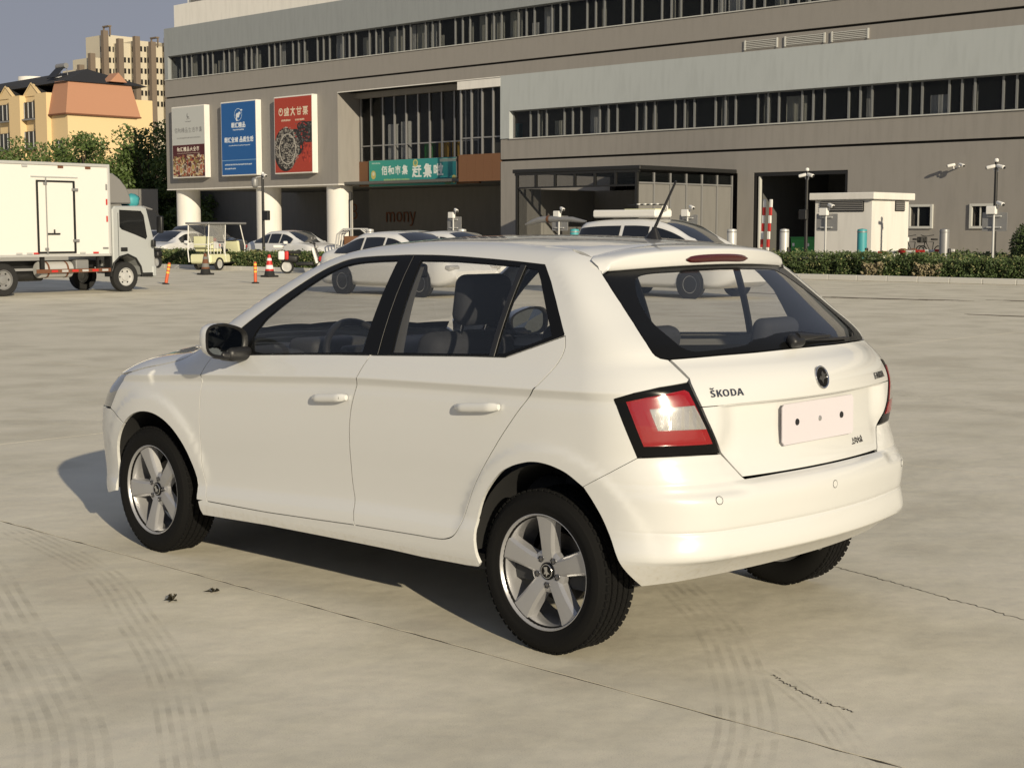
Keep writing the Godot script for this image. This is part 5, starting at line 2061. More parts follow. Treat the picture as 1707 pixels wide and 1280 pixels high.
	wall(b, 33.6, 40.6, 0, 4.7, 51.0, 51.2, M.wall_dark_and_shade, "inner_wall")
	# glazed porch in front of the wall
	var v := thing("glass_porch", "dark metal and glass entrance porch projecting from the market hall", "porch", Vector3.ZERO)
	var zv := 41.57
	part(v, "roof", Geo.new().box(Vector3(37.08, 3.92, 44.75), Vector3(6.9, .16, 6.5), .02), M.metal_black)
	part(v, "fascia", Geo.new().box(Vector3(37.08, 3.80, zv + .02), Vector3(6.7, .12, .10)), M.metal_black)
	for k in 7:
		var xx := 33.84 + 6.46 * k / 6.0
		if k in [0, 6]:
			part(v, "post", Geo.new().box(Vector3(xx, 1.87, zv), Vector3(.10, 3.74, .12)), M.metal_black)
		else:
			part(v, "mullion", Geo.new().box(Vector3(xx, 3.50, zv), Vector3(.10, .48, .10)), M.metal_black)
		if k < 6:
			part(v, "pane", Geo.new().box(Vector3(xx + .54, 3.50, zv), Vector3(.92, .46, .012)), M.window_glass)
	part(v, "rail", Geo.new().box(Vector3(37.08, 3.23, zv), Vector3(6.36, .07, .10)), M.metal_black)
	for k in 4:
		part(v, "side_panel", Geo.new().box(Vector3(40.30, 1.6, zv + .85 + 1.58 * k), Vector3(.04, 3.2, 1.56)), M.wall_dark_and_shade)  # dark panels added to keep the porch inside dark
	part(v, "pane", Geo.new().box(Vector3(39.6, 1.6, zv), Vector3(1.3, 3.18, .012)), M.window_glass)
	part(v, "inner_door", Geo.new().box(Vector3(37.2, 1.6, 46.6), Vector3(6.2, 3.2, .06)), M.wall_dark_and_shade)  # porch shade painted into this grey
	for k in 7:
		var zz := zv + 6.35 * k / 6.0
		if k > 0:
			part(v, "post", Geo.new().box(Vector3(33.84, 1.87, zz), Vector3(.08, 3.74, .08)), M.metal_grey)
		if k < 6:
			part(v, "pane", Geo.new().box(Vector3(33.84, 3.55, zz + .53), Vector3(.012, .36, .97)), M.window_glass)
			part(v, "side_panel", Geo.new().box(Vector3(33.86, 1.65, zz + .53), Vector3(.03, 3.28, .96)), M.wall_dark_and_shade)  # grey darkened for the shade inside the porch
	part(v, "rail", Geo.new().box(Vector3(33.82, 3.33, 44.8), Vector3(.06, .06, 6.3)), M.metal_grey)
	# three boxed hoardings and the banner
	for q in [[71.47, 74.89, "print_food", "tall pale board with a maroon band and a collage of dishes"], [66.46, 69.85, "print_blue", "tall blue advertising board with white lettering"], [61.41, 64.80, "print_red", "tall red advertising board showing a platter of nuts"]]:
		var h := thing("hoarding", q[3] + ", on the market hall", "billboard", Vector3.ZERO, 0.0, "boards on the market hall")
		part(h, "box", Geo.new().box(Vector3((q[0] + q[1]) / 2, 6.70, Z - .20), Vector3(q[1] - q[0], 4.26, .38), .02), M.wall_white)
		part(h, "print", flat_print(q[0] + .05, q[1] - .06, 4.64, 8.76, Z - .396), M[q[2]])
	var bn := thing("banner", "green banner with large white lettering under the recessed glazing", "banner")
	part(bn, "frame", Geo.new().box(Vector3(55.42, 4.49, zi - .05), Vector3(6.80, 1.40, .06)), M.metal_grey)
	part(bn, "print", flat_print(52.04, 58.80, 3.80, 5.18, zi - .084), M.print_green)

# ------------------------------------------------------------------ far buildings
func build_far() -> void:
	var h := thing("yellow_house", "yellow walled block with a dark hipped roof and a terracotta upper storey", "house")
	var x0 := 133.9
	var z0 := 74.7
	wall(h, x0, x0 + 3.2, 0, 13.1, z0, z0 + 8.0, M.house_yellow)
	wall(h, x0 + 3.2, x0 + 30, 0, 15.2, z0 + 1.6, z0 + 12, M.house_yellow)
	# slanted terracotta band
	var g := Geo.new()
	var lo := [Vector3(x0 - .25, 13.1, z0 - .3), Vector3(x0 - .25, 13.1, z0 + 8.3), Vector3(x0 + 3.5, 13.1, z0 + 8.3), Vector3(x0 + 3.5, 13.1, z0 - .3)]
	var hi := [Vector3(x0 + .35, 16.4, z0 + .4), Vector3(x0 + .35, 16.4, z0 + 7.6), Vector3(x0 + 3.0, 16.4, z0 + 7.6), Vector3(x0 + 3.0, 16.4, z0 + .4)]
	for k in 4:
		g.quad(lo[(k + 1) % 4], lo[k], hi[k], hi[(k + 1) % 4])
	g.quad(lo[0], lo[1], lo[2], lo[3])
	g.quad(hi[3], hi[2], hi[1], hi[0])
	part(h, "upper_storey", g, M.house_terra)
	wall(h, x0 - .32, x0 + 3.56, 12.95, 13.098, z0 - .36, z0 + 8.36, M.rust, "cornice")
	# roof
	var rf := Geo.new()
	var e := [Vector3(x0 + .1, 16.3, z0 + .1), Vector3(x0 + .1, 16.3, z0 + 9.5), Vector3(x0 + 30, 16.0, z0 + 12.5), Vector3(x0 + 30, 16.0, z0 + 1.0)]
	var r0 := Vector3(x0 + 4.2, 18.1, z0 + 4.8)
	var r1 := Vector3(x0 + 26, 18.1, z0 + 6.5)
	rf.tri(e[1], e[0], r0)
	rf.quad(e[0], e[3], r1, r0)
	rf.quad(e[2], e[1], r0, r1)
	rf.tri(e[3], e[2], r1)
	rf.quad(e[0], e[1], e[2], e[3])
	var roof := part(h, "roof", rf, M.house_roof)
	part(roof, "skylight", Geo.new().box(Vector3(x0 + 5.5, 17.15, z0 + 2.2), Vector3(.8, .06, .5), 0.0, Basis(Vector3(1, 0, 0), -.36)), M.metal_light)
	var dm := Geo.new()
	dm.prism(P2([-1.0, 0, 1.0, 0, 0, .95]), 1.6, Transform3D(Basis(Vector3(0, 0, 1), Vector3(0, 1, 0), Vector3(-1, 0, 0)), Vector3(x0 + 1.5, 16.55, z0 + 5.9)))
	part(roof, "dormer", dm, M.house_terra)
	# water heater on the roof
	var wh := thing("solar_heater", "small solar water heater on the dark roof of the yellow block", "water heater", Vector3(x0 + 6.2, 16.9, z0 + 3.1))
	part(wh, "tank", Geo.new().lathe([Vector2(0, -.9), Vector2(.28, -.9), Vector2(.28, .9), Vector2(0, .9)], 14, Transform3D(Basis(Vector3(0, 0, 1), PI / 2), Vector3(0, 1.5, 0))), M.metal_grey)
	part(wh, "collector", Geo.new().box(Vector3(0, .8, -.7), Vector3(1.7, .08, 1.7), 0.0, Basis(Vector3(1, 0, 0), -.8)), M.metal_black)
	for s in [-.7, .7]:
		part(wh, "leg", Geo.new().tube([Vector3(s, -.9, .5), Vector3(s, 1.4, .1)], .05, 5), M.metal_grey)
	# gabled bays
	for k in 2:
		var bx := x0 + 7.2 + 5.4 * k
		var bay := part(h, "bay", Geo.new().box(Vector3(bx, 7.6, z0 + .9), Vector3(3.2, 15.2, 1.4)), M.house_yellow)
		part(bay, "gable", Geo.new().prism(P2([-1.75, 0, 1.75, 0, 0, 1.25]), 1.5, Transform3D(Basis.IDENTITY, Vector3(bx, 15.2, z0 + .1))), M.house_yellow)
		var tr := Geo.new()
		tr.tube([Vector3(bx - 1.8, 15.15, z0 + .1), Vector3(bx, 16.5, z0 + .1), Vector3(bx + 1.8, 15.15, z0 + .1)], .10, 5)
		part(bay, "gable_trim", tr, M.house_yellow)
		part(bay, "gable_roof", Geo.new().prism(P2([-1.9, -.02, 1.9, -.02, 0, 1.38]), 2.6, Transform3D(Basis.IDENTITY, Vector3(bx, 15.22, z0 + .45))), M.house_roof)
		for fl in 2:
			var yy := 13.75 - 3.0 * fl
			var wn := part(bay, "window", Geo.new().box(Vector3(bx, yy, z0 + .12), Vector3(2.9, 1.7, .3)), M.metal_black)
			for s in [-1.3, -.45, .45, 1.3]:
				part(wn, "bar", Geo.new().box(Vector3(bx + s, yy, z0 - .08), Vector3(.11, 1.6, .06)), M.metal_light)
			part(wn, "sill", Geo.new().box(Vector3(bx, yy - .95, z0 + .0), Vector3(3.1, .14, .7)), M.metal_grey)
		# plain pier beside the bay
		part(h, "pier", Geo.new().box(Vector3(bx - 2.85, 7.65, z0 + .55), Vector3(2.3, 15.3, 2.1)), M.house_yellow)
	var sw := part(h, "window", Geo.new().box(Vector3(x0 + 1.7, 9.6, z0 - .02), Vector3(1.1, 1.7, .12)), M.metal_black)
	part(sw, "frame", Geo.new().box(Vector3(x0 + 1.7, 9.6, z0 - .1), Vector3(.10, 1.7, .06)), M.metal_light)
	# tower block: staggered cream bays, brown piers paint in their shaded sides
	var t := thing("tower_block", "tall cream apartment tower with brown piers painted as its shaded faces, rising behind the yellow block", "tower")
	var spots := [[360.6, 210.4, 44.0, 3.0], [358.6, 212.6, 47.0, 3.6], [356.2, 215.2, 53.0, 3.4], [353.0, 217.8, 50.8, 3.8], [349.9, 220.9, 51.4, 4.0], [347.0, 223.9, 50.0, 4.2], [344.3, 226.9, 51.0, 4.2]]
	var wm := Geo.new().box(Vector3.ZERO, Vector3(.2, 1.35, .62)).mesh()
	var wm2 := Geo.new().box(Vector3.ZERO, Vector3(.62, 1.35, .2)).mesh()
	for k in spots.size():
		var q: Array = spots[k]
		var w: float = q[3]
		var bm: Material = M.tower_cream if k % 2 else M.tower_brown_shade
		part(t, "bay", Geo.new().box(Vector3(q[0] + 4, q[2] / 2, q[1] + 4), Vector3(8 + w * .5, q[2], 8 + w * .5)), M.tower_cream)
		part(t, "pier", Geo.new().box(Vector3(q[0] - w * .25 - .15, q[2] / 2 + .5, q[1] - w * .25 - .2), Vector3(1.3, q[2] + 1.0, 1.5)), M.tower_brown_shade)  # brown painted in for the shaded face of each bay
		var fl := 12
		while fl * 2.9 < q[2] - 1.5:
			for o in [1.3, 2.5]:
				var wn := part(t, "window", wm, M.metal_black)
				wn.position = Vector3(q[0] - w * .25 - .0, fl * 2.9, q[1] - w * .25 + o)
			var wn2 := part(t, "window", wm2, M.metal_black)
			wn2.position = Vector3(q[0] - w * .25 + 2.0, fl * 2.9, q[1] - w * .25)
			fl += 1
		if k in [2, 5]:
			for s in [-1.0, 1.0]:
				part(t, "roof_frame", Geo.new().box(Vector3(q[0] - .5 + s * 1.2, q[2] + 1.0, q[1] + s * -.2), Vector3(.35, 2.2, .35)), M.tower_brown_shade)
			part(t, "roof_frame", Geo.new().box(Vector3(q[0] - .5, q[2] + 2.2, q[1]), Vector3(3.0, .35, 1.0)), M.tower_brown_shade)
	var f := thing("white_block", "pale stepped building far behind the yellow block", "building")
	part(f, "lower_storeys", Geo.new().box(Vector3(492, 25, 262), Vector3(24, 50, 16)), M.wall_white)
	part(f, "upper_storey", Geo.new().box(Vector3(489, 51.2, 266), Vector3(12, 2.6, 12)), M.wall_white)
	part(f, "parapet", Geo.new().lathe([Vector2(4.6, 0), Vector2(4.6, 1.8), Vector2(0, 1.9)], 20, Transform3D(Basis.IDENTITY, Vector3(485, 52.4, 264))), M.wall_white)

# ------------------------------------------------------------------ other vehicles
func road_wheel(parent: Node, at: Vector3, r: float, w: float, sd: float, rim: Material, plain := false) -> void:
	var t := Transform3D(Basis(Vector3(1, 0, 0), -PI / 2 if sd < 0 else PI / 2), at)
	var o := Node3D.new()
	o.name = "wheel"
	parent.add_child(o, true)
	o.transform = t
	part(o, "tyre", Geo.new().lathe([Vector2(r * .60, -w / 2), Vector2(r * .93, -w / 2), Vector2(r, -w * .36), Vector2(r, w * .36), Vector2(r * .93, w / 2), Vector2(r * .62, w / 2), Vector2(r * .58, w * .3)], 28), M.rubber)
	var g := Geo.new().lathe([Vector2(r * .62, w * .45), Vector2(r * .58, w * .47), Vector2(r * .55, w * .22), Vector2(r * .30, w * .18), Vector2(r * .26, w * .34), Vector2(r * .14, w * .38), Vector2(0, w * .38)], 24)
	part(o, "rim", g, rim)
	if not plain:
		for k in 6:
			part(o, "hole", Geo.new().lathe([Vector2(r * .075, 0), Vector2(0, .004)], 10, Transform3D(Basis.IDENTITY, Vector3(cos(TAU * k / 6.0) * r * .42, w * .20, sin(TAU * k / 6.0) * r * .42))), M.rubber)

func build_truck() -> void:
	var t := thing("box_truck", "white box truck with a grey roof deflector and a side door in its cargo body", "truck", Vector3(28.96, 0, 11.80), -deg_to_rad(84.7))
	# cargo body
	var c := part(t, "cargo_body", Geo.new().box(Vector3(.78, 1.94, 0), Vector3(4.14, 2.12, 1.96), .03), M.truck_white)
	part(c, "top_rail", Geo.new().box(Vector3(.78, 3.0, .985), Vector3(4.16, .07, .05), .01), M.metal_light)
	part(c, "bottom_rail", Geo.new().box(Vector3(.78, .90, .985), Vector3(4.16, .06, .04), .01), M.metal_light)
	part(c, "front_post", Geo.new().box(Vector3(2.83, 1.94, .985), Vector3(.07, 2.1, .04), .01), M.metal_light)
	var d := part(c, "side_door", Geo.new().box(Vector3(1.355, 1.785, .985), Vector3(.93, 1.60, .03), .01), M.truck_white)
	for q in [[1.355, 2.60, 1.03, .045], [1.355, .97, 1.03, .045]]:
		part(d, "seal", Geo.new().box(Vector3(q[0], q[1], .988), Vector3(q[2], q[3], .035)), M.metal_black)
	for x in [.86, 1.85]:
		part(d, "seal", Geo.new().box(Vector3(x, 1.785, .988), Vector3(.045, 1.60, .035)), M.metal_black)
	part(d, "lock_rod", Geo.new().tube([Vector3(1.08, .93, 1.02), Vector3(1.08, 2.68, 1.02)], .013, 6), M.metal_grey)
	part(d, "handle", Geo.new().box(Vector3(1.25, 1.40, 1.03), Vector3(.34, .035, .03), .006), M.metal_black)
	part(d, "handle_clip", Geo.new().box(Vector3(1.27, 1.45, 1.03), Vector3(.03, .10, .03), .006), M.metal_black)
	for y in [1.24, 2.42]:
		part(d, "hinge", Geo.new().box(Vector3(1.86, y, 1.02), Vector3(.17, .06, .03), .006), M.metal_grey)
	for y in [1.05, 2.55]:
		part(d, "rod_bracket", Geo.new().box(Vector3(1.06, y, 1.02), Vector3(.09, .06, .04), .006), M.metal_grey)
	part(c, "rain_strip", Geo.new().box(Vector3(1.33, 2.70, .99), Vector3(1.25, .025, .03)), M.metal_light)
	for q in [[.35, .955, "metal_light"], [.62, .955, "metal_light"], [.80, .955, "red"], [2.05, .955, "metal_light"], [2.42, .955, "red"], [2.70, 1.06, "metal_grey"]]:
		part(c, "marker", Geo.new().box(Vector3(q[0], q[1], .992), Vector3(.15, .04, .012)), M[q[2]])
	for y in [1.75, 2.15, 2.5]:
		part(c, "marker", Geo.new().box(Vector3(2.76, y, .992), Vector3(.035, .14, .012)), M.red if y < 2.3 else M.metal_grey)
	for x in [.55, 1.5, 2.25]:
		part(c, "roof_lamp", Geo.new().box(Vector3(x, 2.935, .998), Vector3(.14, .05, .02)), M.rust if x > 1 else M.metal_light)
	# cab
	var cp := P2([2.98, .62, 2.98, 1.98, 3.06, 2.06, 3.86, 2.07, 4.00, 2.02, 4.20, 1.30, 4.23, .62, 4.20, .40, 3.82, .40, 3.76, .62, 3.62, .80, 3.40, .88, 3.16, .82, 3.05, .70])
	var cab := part(t, "cab", Geo.new().prism(cp, 1.80, Transform3D(Basis.IDENTITY, Vector3(0, 0, -.90)), .03), M.truck_silver)
	var wp := P2([3.18, 1.97, 3.18, 1.56, 3.24, 1.50, 3.62, 1.38, 3.95, 1.26, 3.99, 1.32, 3.90, 1.84, 3.82, 1.95])
	for s in [0, 1]:
		part(cab, "side_window", Geo.new().prism(wp, .012, Transform3D(Basis.IDENTITY, Vector3(0, 0, .894 if s == 0 else -.906))), M.dark_glass)
	part(cab, "windscreen", Geo.new().box(Vector3(4.108, 1.66, 0), Vector3(.02, .68, 1.56), 0.0, Basis(Vector3(0, 0, 1), .27)), M.dark_glass)
	part(cab, "door_handle", Geo.new().box(Vector3(3.30, 1.02, .905), Vector3(.20, .10, .02), .01), M.metal_black)
	part(cab, "door_seam", Geo.new().box(Vector3(3.14, 1.35, .901), Vector3(.012, 1.1, .004)), M.metal_black)
	part(cab, "arch_trim", Geo.new().tube([Vector3(2.94, .50, .90), Vector3(3.0, .70, .90), Vector3(3.16, .84, .90), Vector3(3.40, .90, .90), Vector3(3.64, .80, .90), Vector3(3.78, .60, .90), Vector3(3.82, .42, .90)], .025, 6), M.metal_black)
	part(cab, "bumper", Geo.new().box(Vector3(4.19, .48, 0), Vector3(.16, .30, 1.84), .04), M.truck_silver)
	part(cab, "step", Geo.new().box(Vector3(4.0, .40, .86), Vector3(.36, .10, .10), .01), M.metal_black)
	part(cab, "headlight", Geo.new().box(Vector3(4.24, .72, .68), Vector3(.06, .22, .36), .02), M.clear_lens)
	var mr := part(cab, "mirror", Geo.new().rbox(Vector3(4.30, 1.62, 1.02), Vector3(.10, .42, .20), .04), M.black_plastic)
	part(mr, "arm", Geo.new().tube([Vector3(4.0, 1.98, .88), Vector3(4.22, 1.96, .98), Vector3(4.30, 1.80, 1.02)], .014, 6), M.black_plastic)
	part(mr, "lower_mirror", Geo.new().rbox(Vector3(4.12, 1.16, .98), Vector3(.10, .18, .10), .03), M.black_plastic)
	part(cab, "sun_visor", Geo.new().rbox(Vector3(4.16, 2.02, 0), Vector3(.30, .05, 1.5), .02, Basis(Vector3(0, 0, 1), -.25)), M.truck_grey)
	# roof deflector
	var dp := P2([2.98, 2.12, 3.02, 2.85, 3.14, 2.83, 3.34, 2.70, 3.52, 2.50, 3.62, 2.28, 3.64, 2.12])
	part(t, "roof_deflector", Geo.new().prism(dp, 1.56, Transform3D(Basis.IDENTITY, Vector3(0, 0, -.78)), .03), M.truck_grey)
	part(t, "cooling_unit", Geo.new().box(Vector3(2.93, 2.86, .5), Vector3(.12, .10, .5), .02), M.metal_light)
	# chassis
	part(t, "chassis", Geo.new().box(Vector3(1.4, .68, 0), Vector3(5.2, .16, .80)), M.metal_black)
	part(t, "fuel_tank", Geo.new().lathe([Vector2(0, -.45), Vector2(.17, -.44), Vector2(.19, -.42), Vector2(.19, .42), Vector2(.17, .44), Vector2(0, .45)], 20, Transform3D(Basis(Vector3(0, 0, 1), PI / 2), Vector3(1.45, .57, .68))), M.metal_light)
	for x in [1.2, 1.72]:
		part(t, "tank_strap", Geo.new().lathe([Vector2(.195, -.025), Vector2(.197, 0), Vector2(.195, .025)], 20, Transform3D(Basis(Vector3(0, 0, 1), PI / 2), Vector3(x, .57, .68))), M.rust)
	part(t, "side_guard", Geo.new().box(Vector3(1.85, .54, .93), Vector3(2.05, .09, .03), .005), M.rust)
	for k in 6:
		part(t, "guard_marker", Geo.new().box(Vector3(1.3 + .28 * k, .54, .948), Vector3(.17, .05, .006)), M.metal_light if k % 2 else M.red)
	for x in [1.0, 1.05, 2.55]:
		part(t, "guard_bracket", Geo.new().box(Vector3(x, .72, .86), Vector3(.05, .40, .06)), M.metal_black)
	part(t, "battery_box", Geo.new().box(Vector3(2.15, .66, .66), Vector3(.36, .26, .34), .02), M.metal_grey)
	part(t, "silencer", Geo.new().lathe([Vector2(0, -.4), Vector2(.12, -.4), Vector2(.12, .4), Vector2(0, .4)], 14, Transform3D(Basis(Vector3(0, 0, 1), PI / 2), Vector3(.95, .42, .3))), M.metal_black)
	part(t, "mudguard", Geo.new().box(Vector3(2.90, .62, .80), Vector3(.05, .50, .24)), M.metal_black)
	for s in [-1.0, 1.0]:
		road_wheel(t, Vector3(0, .37, .80 * s), .37, .20, s, M.metal_grey)
		road_wheel(t, Vector3(3.33, .36, .82 * s), .36, .20, s, M.metal_light)
	# what lies on the cab roof
	var bag := thing("teal_bundle", "crumpled teal bundle lying on the truck cab roof", "bundle", t.to_global(Vector3(3.86, 2.06, .45)))
	var bgeo := Geo.new().rbox(Vector3(0, .14, 0), Vector3(.46, .32, .36), .14)
	var fnz := FastNoiseLite.new()
	fnz.frequency = 5.0
	for i in bgeo.v.size():
		bgeo.v[i] += bgeo.n[i] * .07 * fnz.get_noise_3dv(bgeo.v[i]) + Vector3(0, -.25 * maxf(bgeo.v[i].x, 0.0), 0)
	part(bag, "cloth", bgeo, M.teal)
	part(bag, "knot", Geo.new().rbox(Vector3(-.02, .26, -.26), Vector3(.20, .16, .16), .06), M.teal)

# a plain road car: x forward, rear axle at 0; TOPL is the top line, belt the window line
func road_car(called: String, label: String, at: Vector3, turn: float, topl: Array, ln: Array, wb: float, w: float, belt: float, paint: Material, panes: Array, group := "") -> Node3D:
	var t := thing(called, label, "car", at, turn, group)
	var lt2 := lut(topl, -1.4, 4.2, .02)
	var rows := []
	var side := []
	for k in 49:
		var x: float = lerpf(ln[0], ln[1], k / 48.0)
		var e := maxf(maxf(ln[0] + .45 - x, x - (ln[1] - .55)) / .5, 0.0)
		var hw := w * (1.0 - .20 * e * e)
		var y := look(lt2, (x + 1.4) * 50.0)
		var b := minf(belt, y - .02)
		var lo := .22 + .12 * e * e
		var gh := clampf((y - b) / .30, 0.0, 1.0)
		var half := [Vector2(hw * .90, lo), Vector2(hw * .99, lo + .12), Vector2(hw, lerpf(lo, b, .62)), Vector2(hw * .97, lerpf(lo, b, .90)), Vector2(hw * .93, b), Vector2(hw * lerpf(.90, .72, gh), lerpf(b, y, .80)), Vector2(hw * lerpf(.80, .62, gh), lerpf(b, y, .955)), Vector2(hw * .30, y), Vector2(0, y + .012)]
		var ring := []
		for q in half:
			ring.append(Vector3(x, q.y, q.x))
		for q in range(half.size() - 2, -1, -1):
			ring.append(Vector3(x, half[q].y, -half[q].x))
		rows.append(ring)
		side.append([x, half[4], half[5], y])
	part(t, "body", Geo.new().sheet(rows, true, true), paint)
	for p in panes:
		for s in [-1.0, 1.0]:
			var lo2 := []
			var hi2 := []
			for k in 13:
				var x2: float = lerpf(p[0], p[1], k / 12.0)
				var fi: float = (x2 - ln[0]) / (ln[1] - ln[0]) * 48.0
				var a: Array = side[clampi(int(fi), 0, 47)]
				var bq: Array = side[clampi(int(fi) + 1, 0, 48)]
				var fr := fi - floorf(fi)
				var p0: Vector2 = a[1].lerp(bq[1], fr)
				var p1: Vector2 = a[2].lerp(bq[2], fr)
				lo2.append(Vector3(x2, p0.y + .03, s * (p0.x + .006)))
				var top := p0.lerp(p1, .94)
				hi2.append(Vector3(x2, maxf(top.y, p0.y + .031), s * (top.x + .008)))
			part(t, "side_window", Geo.new().sheet([lo2, hi2]), M.dark_glass)
	# screens: where the top line climbs to the roof
	for q in panes_ends(topl, belt):
		var rw := []
		for k in 9:
			var x3: float = lerpf(q[0], q[1], k / 8.0)
			var y3 := look(lt2, (x3 + 1.4) * 50.0)
			rw.append([Vector3(x3, y3 - .010, -w * .58), Vector3(x3, y3 + .012, -w * .30), Vector3(x3, y3 + .022, 0), Vector3(x3, y3 + .012, w * .30), Vector3(x3, y3 - .010, w * .58)])
		part(t, "screen", Geo.new().sheet(rw), M.dark_glass)
	for s in [-1.0, 1.0]:
		for x4 in [0.0, wb]:
			part(t, "wheel_arch", Geo.new().lathe([Vector2(.37, 0), Vector2(.37, .004), Vector2(0, .005)], 24, Transform3D(Basis(Vector3(1, 0, 0), PI / 2 * s), Vector3(x4, .33, s * (w + .001)))), M.metal_black)
			road_wheel(t, Vector3(x4, .31, s * (w - .085)), .31, .20, s, M.metal_light, true)
		part(t, "tail_lamp", Geo.new().rbox(Vector3(ln[0] + .09, belt - .12, s * w * .74), Vector3(.14, .13, .30), .05), M.red)
		part(t, "headlamp", Geo.new().rbox(Vector3(ln[1] - .14, belt - .26, s * w * .72), Vector3(.20, .12, .32), .05), M.clear_lens)
		part(t, "door_mirror", Geo.new().rbox(Vector3(wb - .75, belt + .05, s * (w + .08)), Vector3(.12, .13, .20), .05), paint)
	return t

func panes_ends(topl: Array, belt: float) -> Array:
	# the two sloping stretches of the top line above the window line
	var a := []
	var m := topl.size() / 2
	var roof := 0.0
	for i in m:
		roof = maxf(roof, topl[2 * i + 1])
	var x0 := 0.0
	var x1 := 0.0
	var x2 := 0.0
	var x3 := 0.0
	var t := lut(topl, -1.4, 4.2, .02)
	for k in 280:
		var y0 := t[k]
		var y1 := t[k + 1]
		var x := -1.4 + .02 * k
		if y0 < belt + .05 and y1 >= belt + .05:
			x0 = x
		if y0 < roof - .05 and y1 >= roof - .05:
			x1 = x
		if y0 >= roof - .05 and y1 < roof - .05:
			x2 = x
		if y0 >= belt + .05 and y1 < belt + .05:
			x3 = x
	if x1 > x0 + .1 and x1 - x0 < 1.4:
		a.append([x0, x1])
	if x3 > x2 + .1:
		a.append([x2, x3])
	return a

func build_parked() -> void:
	var sedan := [-1.0, .70, -.95, .86, -.70, 1.0, -.35, 1.10, .10, 1.32, .45, 1.43, 1.0, 1.46, 1.5, 1.42, 1.85, 1.28, 2.25, 1.05, 2.5, .96, 3.0, .90, 3.35, .80, 3.55, .62]
	var sp := [[-.35, .55], [.62, 1.28], [1.35, 2.05]]
	road_car("fastback_sedan", "white fastback sedan on the lot just beyond the hatchback roof", Vector3(23.6, 0, 18.9), PI, sedan, [-1.02, 3.58], 2.65, .90, .92, M.car_white, sp)
	road_car("sedan_car", "white sedan whose roof shows behind the fastback sedan", Vector3(26.8, 0, 23.6), PI, sedan, [-1.02, 3.58], 2.65, .90, .92, M.car_white, sp)
	road_car("sedan_car", "white sedan with dark glass behind the hedge next to the scooter with the red box", Vector3(46.5, 0, 33.6), PI, sedan, [-1.02, 3.58], 2.65, .90, .92, M.car_white, sp)
	road_car("sedan_car", "white sedan with red tail lamps between the lamp post and the dark estate", Vector3(51.6, 0, 33.0), PI * .62, sedan, [-1.02, 3.58], 2.65, .90, .92, M.car_white, sp)
	var suv := [-.95, .80, -.90, 1.10, -.70, 1.40, -.45, 1.62, .2, 1.70, 1.0, 1.71, 1.5, 1.66, 1.9, 1.42, 2.25, 1.14, 2.5, 1.08, 3.1, 1.0, 3.4, .88, 3.55, .66]
	road_car("estate_car", "dark grey estate car parked behind the tricycle", Vector3(56.4, 0, 36.2), PI, suv, [-.98, 3.58], 2.65, .92, 1.02, M.car_dark, [[-.55, .25], [.32, 1.15], [1.22, 2.05]])
	road_car("sedan_car", "white sedan half hidden by the truck cab and the first pillar", Vector3(60.6, 0, 36.4), PI * .95, sedan, [-1.02, 3.58], 2.65, .90, .92, M.car_white, sp)
	road_car("sedan_car", "dark sedan at the hedge between the truck cab and the tricycle", Vector3(55.4, 0, 33.0), PI * .55, sedan, [-1.02, 3.58], 2.65, .90, .92, M.car_dark, sp)
	road_car("sedan_car", "white car far off under the arcade left of the porch", Vector3(36.8, 0, 31.6), PI, sedan, [-1.02, 3.58], 2.65, .90, .92, M.car_white, sp)
	# people carrier
	var mpv := [-.80, .75, -.78, 1.20, -.72, 1.55, -.55, 1.68, .2, 1.74, 1.0, 1.75, 1.6, 1.70, 2.0, 1.58, 2.5, 1.32, 2.85, 1.12, 3.1, 1.04, 3.5, .92, 3.75, .70]
	road_car("people_carrier", "white people carrier with loaded roof rack behind the hatchback aerial", Vector3(18.95, 0, 22.5), PI, mpv, [-.82, 3.78], 2.75, .90, 1.10, M.car_white, [[-.62, .62], [.72, 1.45], [1.52, 2.45]])
	var box := thing("roof_box", "long white box strapped on the people carrier roof", "roof box", Vector3(18.4, 1.76, 22.3))
	part(box, "case", Geo.new().box(Vector3(0, .10, 0), Vector3(1.85, .17, .62), .03), M.white_matt)
	part(box, "lid", Geo.new().box(Vector3(-.45, .195, 0), Vector3(.9, .02, .56), .006), M.cream_green)
	part(box, "ring", Geo.new().lathe([Vector2(.075, -.02), Vector2(.075, .02), Vector2(.04, .02), Vector2(.04, -.02)], 16, Transform3D(Basis(Vector3(1, 0, 0), PI / 2), Vector3(-.95, .22, 0))), M.white_matt)
	for k in 4:
		part(box, "lamp", Geo.new().lathe([Vector2(.05, 0), Vector2(.05, .03), Vector2(0, .035)], 12, Transform3D(Basis.IDENTITY, Vector3(-.1 - .18 * k, .30, .12))), M.metal_light)
	part(box, "rail", Geo.new().tube([Vector3(.2, .30, .12), Vector3(-.9, .30, .12)], .014, 6), M.metal_black)
	var tp := thing("folded_parasol", "grey folded parasol sticking out behind the people carrier roof", "parasol", Vector3(21.0, 1.70, 22.6))
	part(tp, "cloth", Geo.new().tube([Vector3(-.95, -.02, 0), Vector3(-.5, .04, .01), Vector3(-.1, .045, -.01), Vector3(.25, .05, .015), Vector3(.55, .035, -.01), Vector3(.8, -.02, 0), Vector3(1.05, -.08, .01)], [.03, .065, .06, .085, .075, .06, .015], 9), M.metal_grey)
	part(tp, "band", Geo.new().lathe([Vector2(.088, -.04), Vector2(.09, .04)], 14, Transform3D(Basis(Vector3(0, 0, 1), PI / 2), Vector3(.25, .05, .01))), M.rust)
	part(tp, "stand", Geo.new().tube([Vector3(-.85, -.06, 0), Vector3(-.85, -1.70, 0)], .03, 8), M.metal_black)
	tricycle()
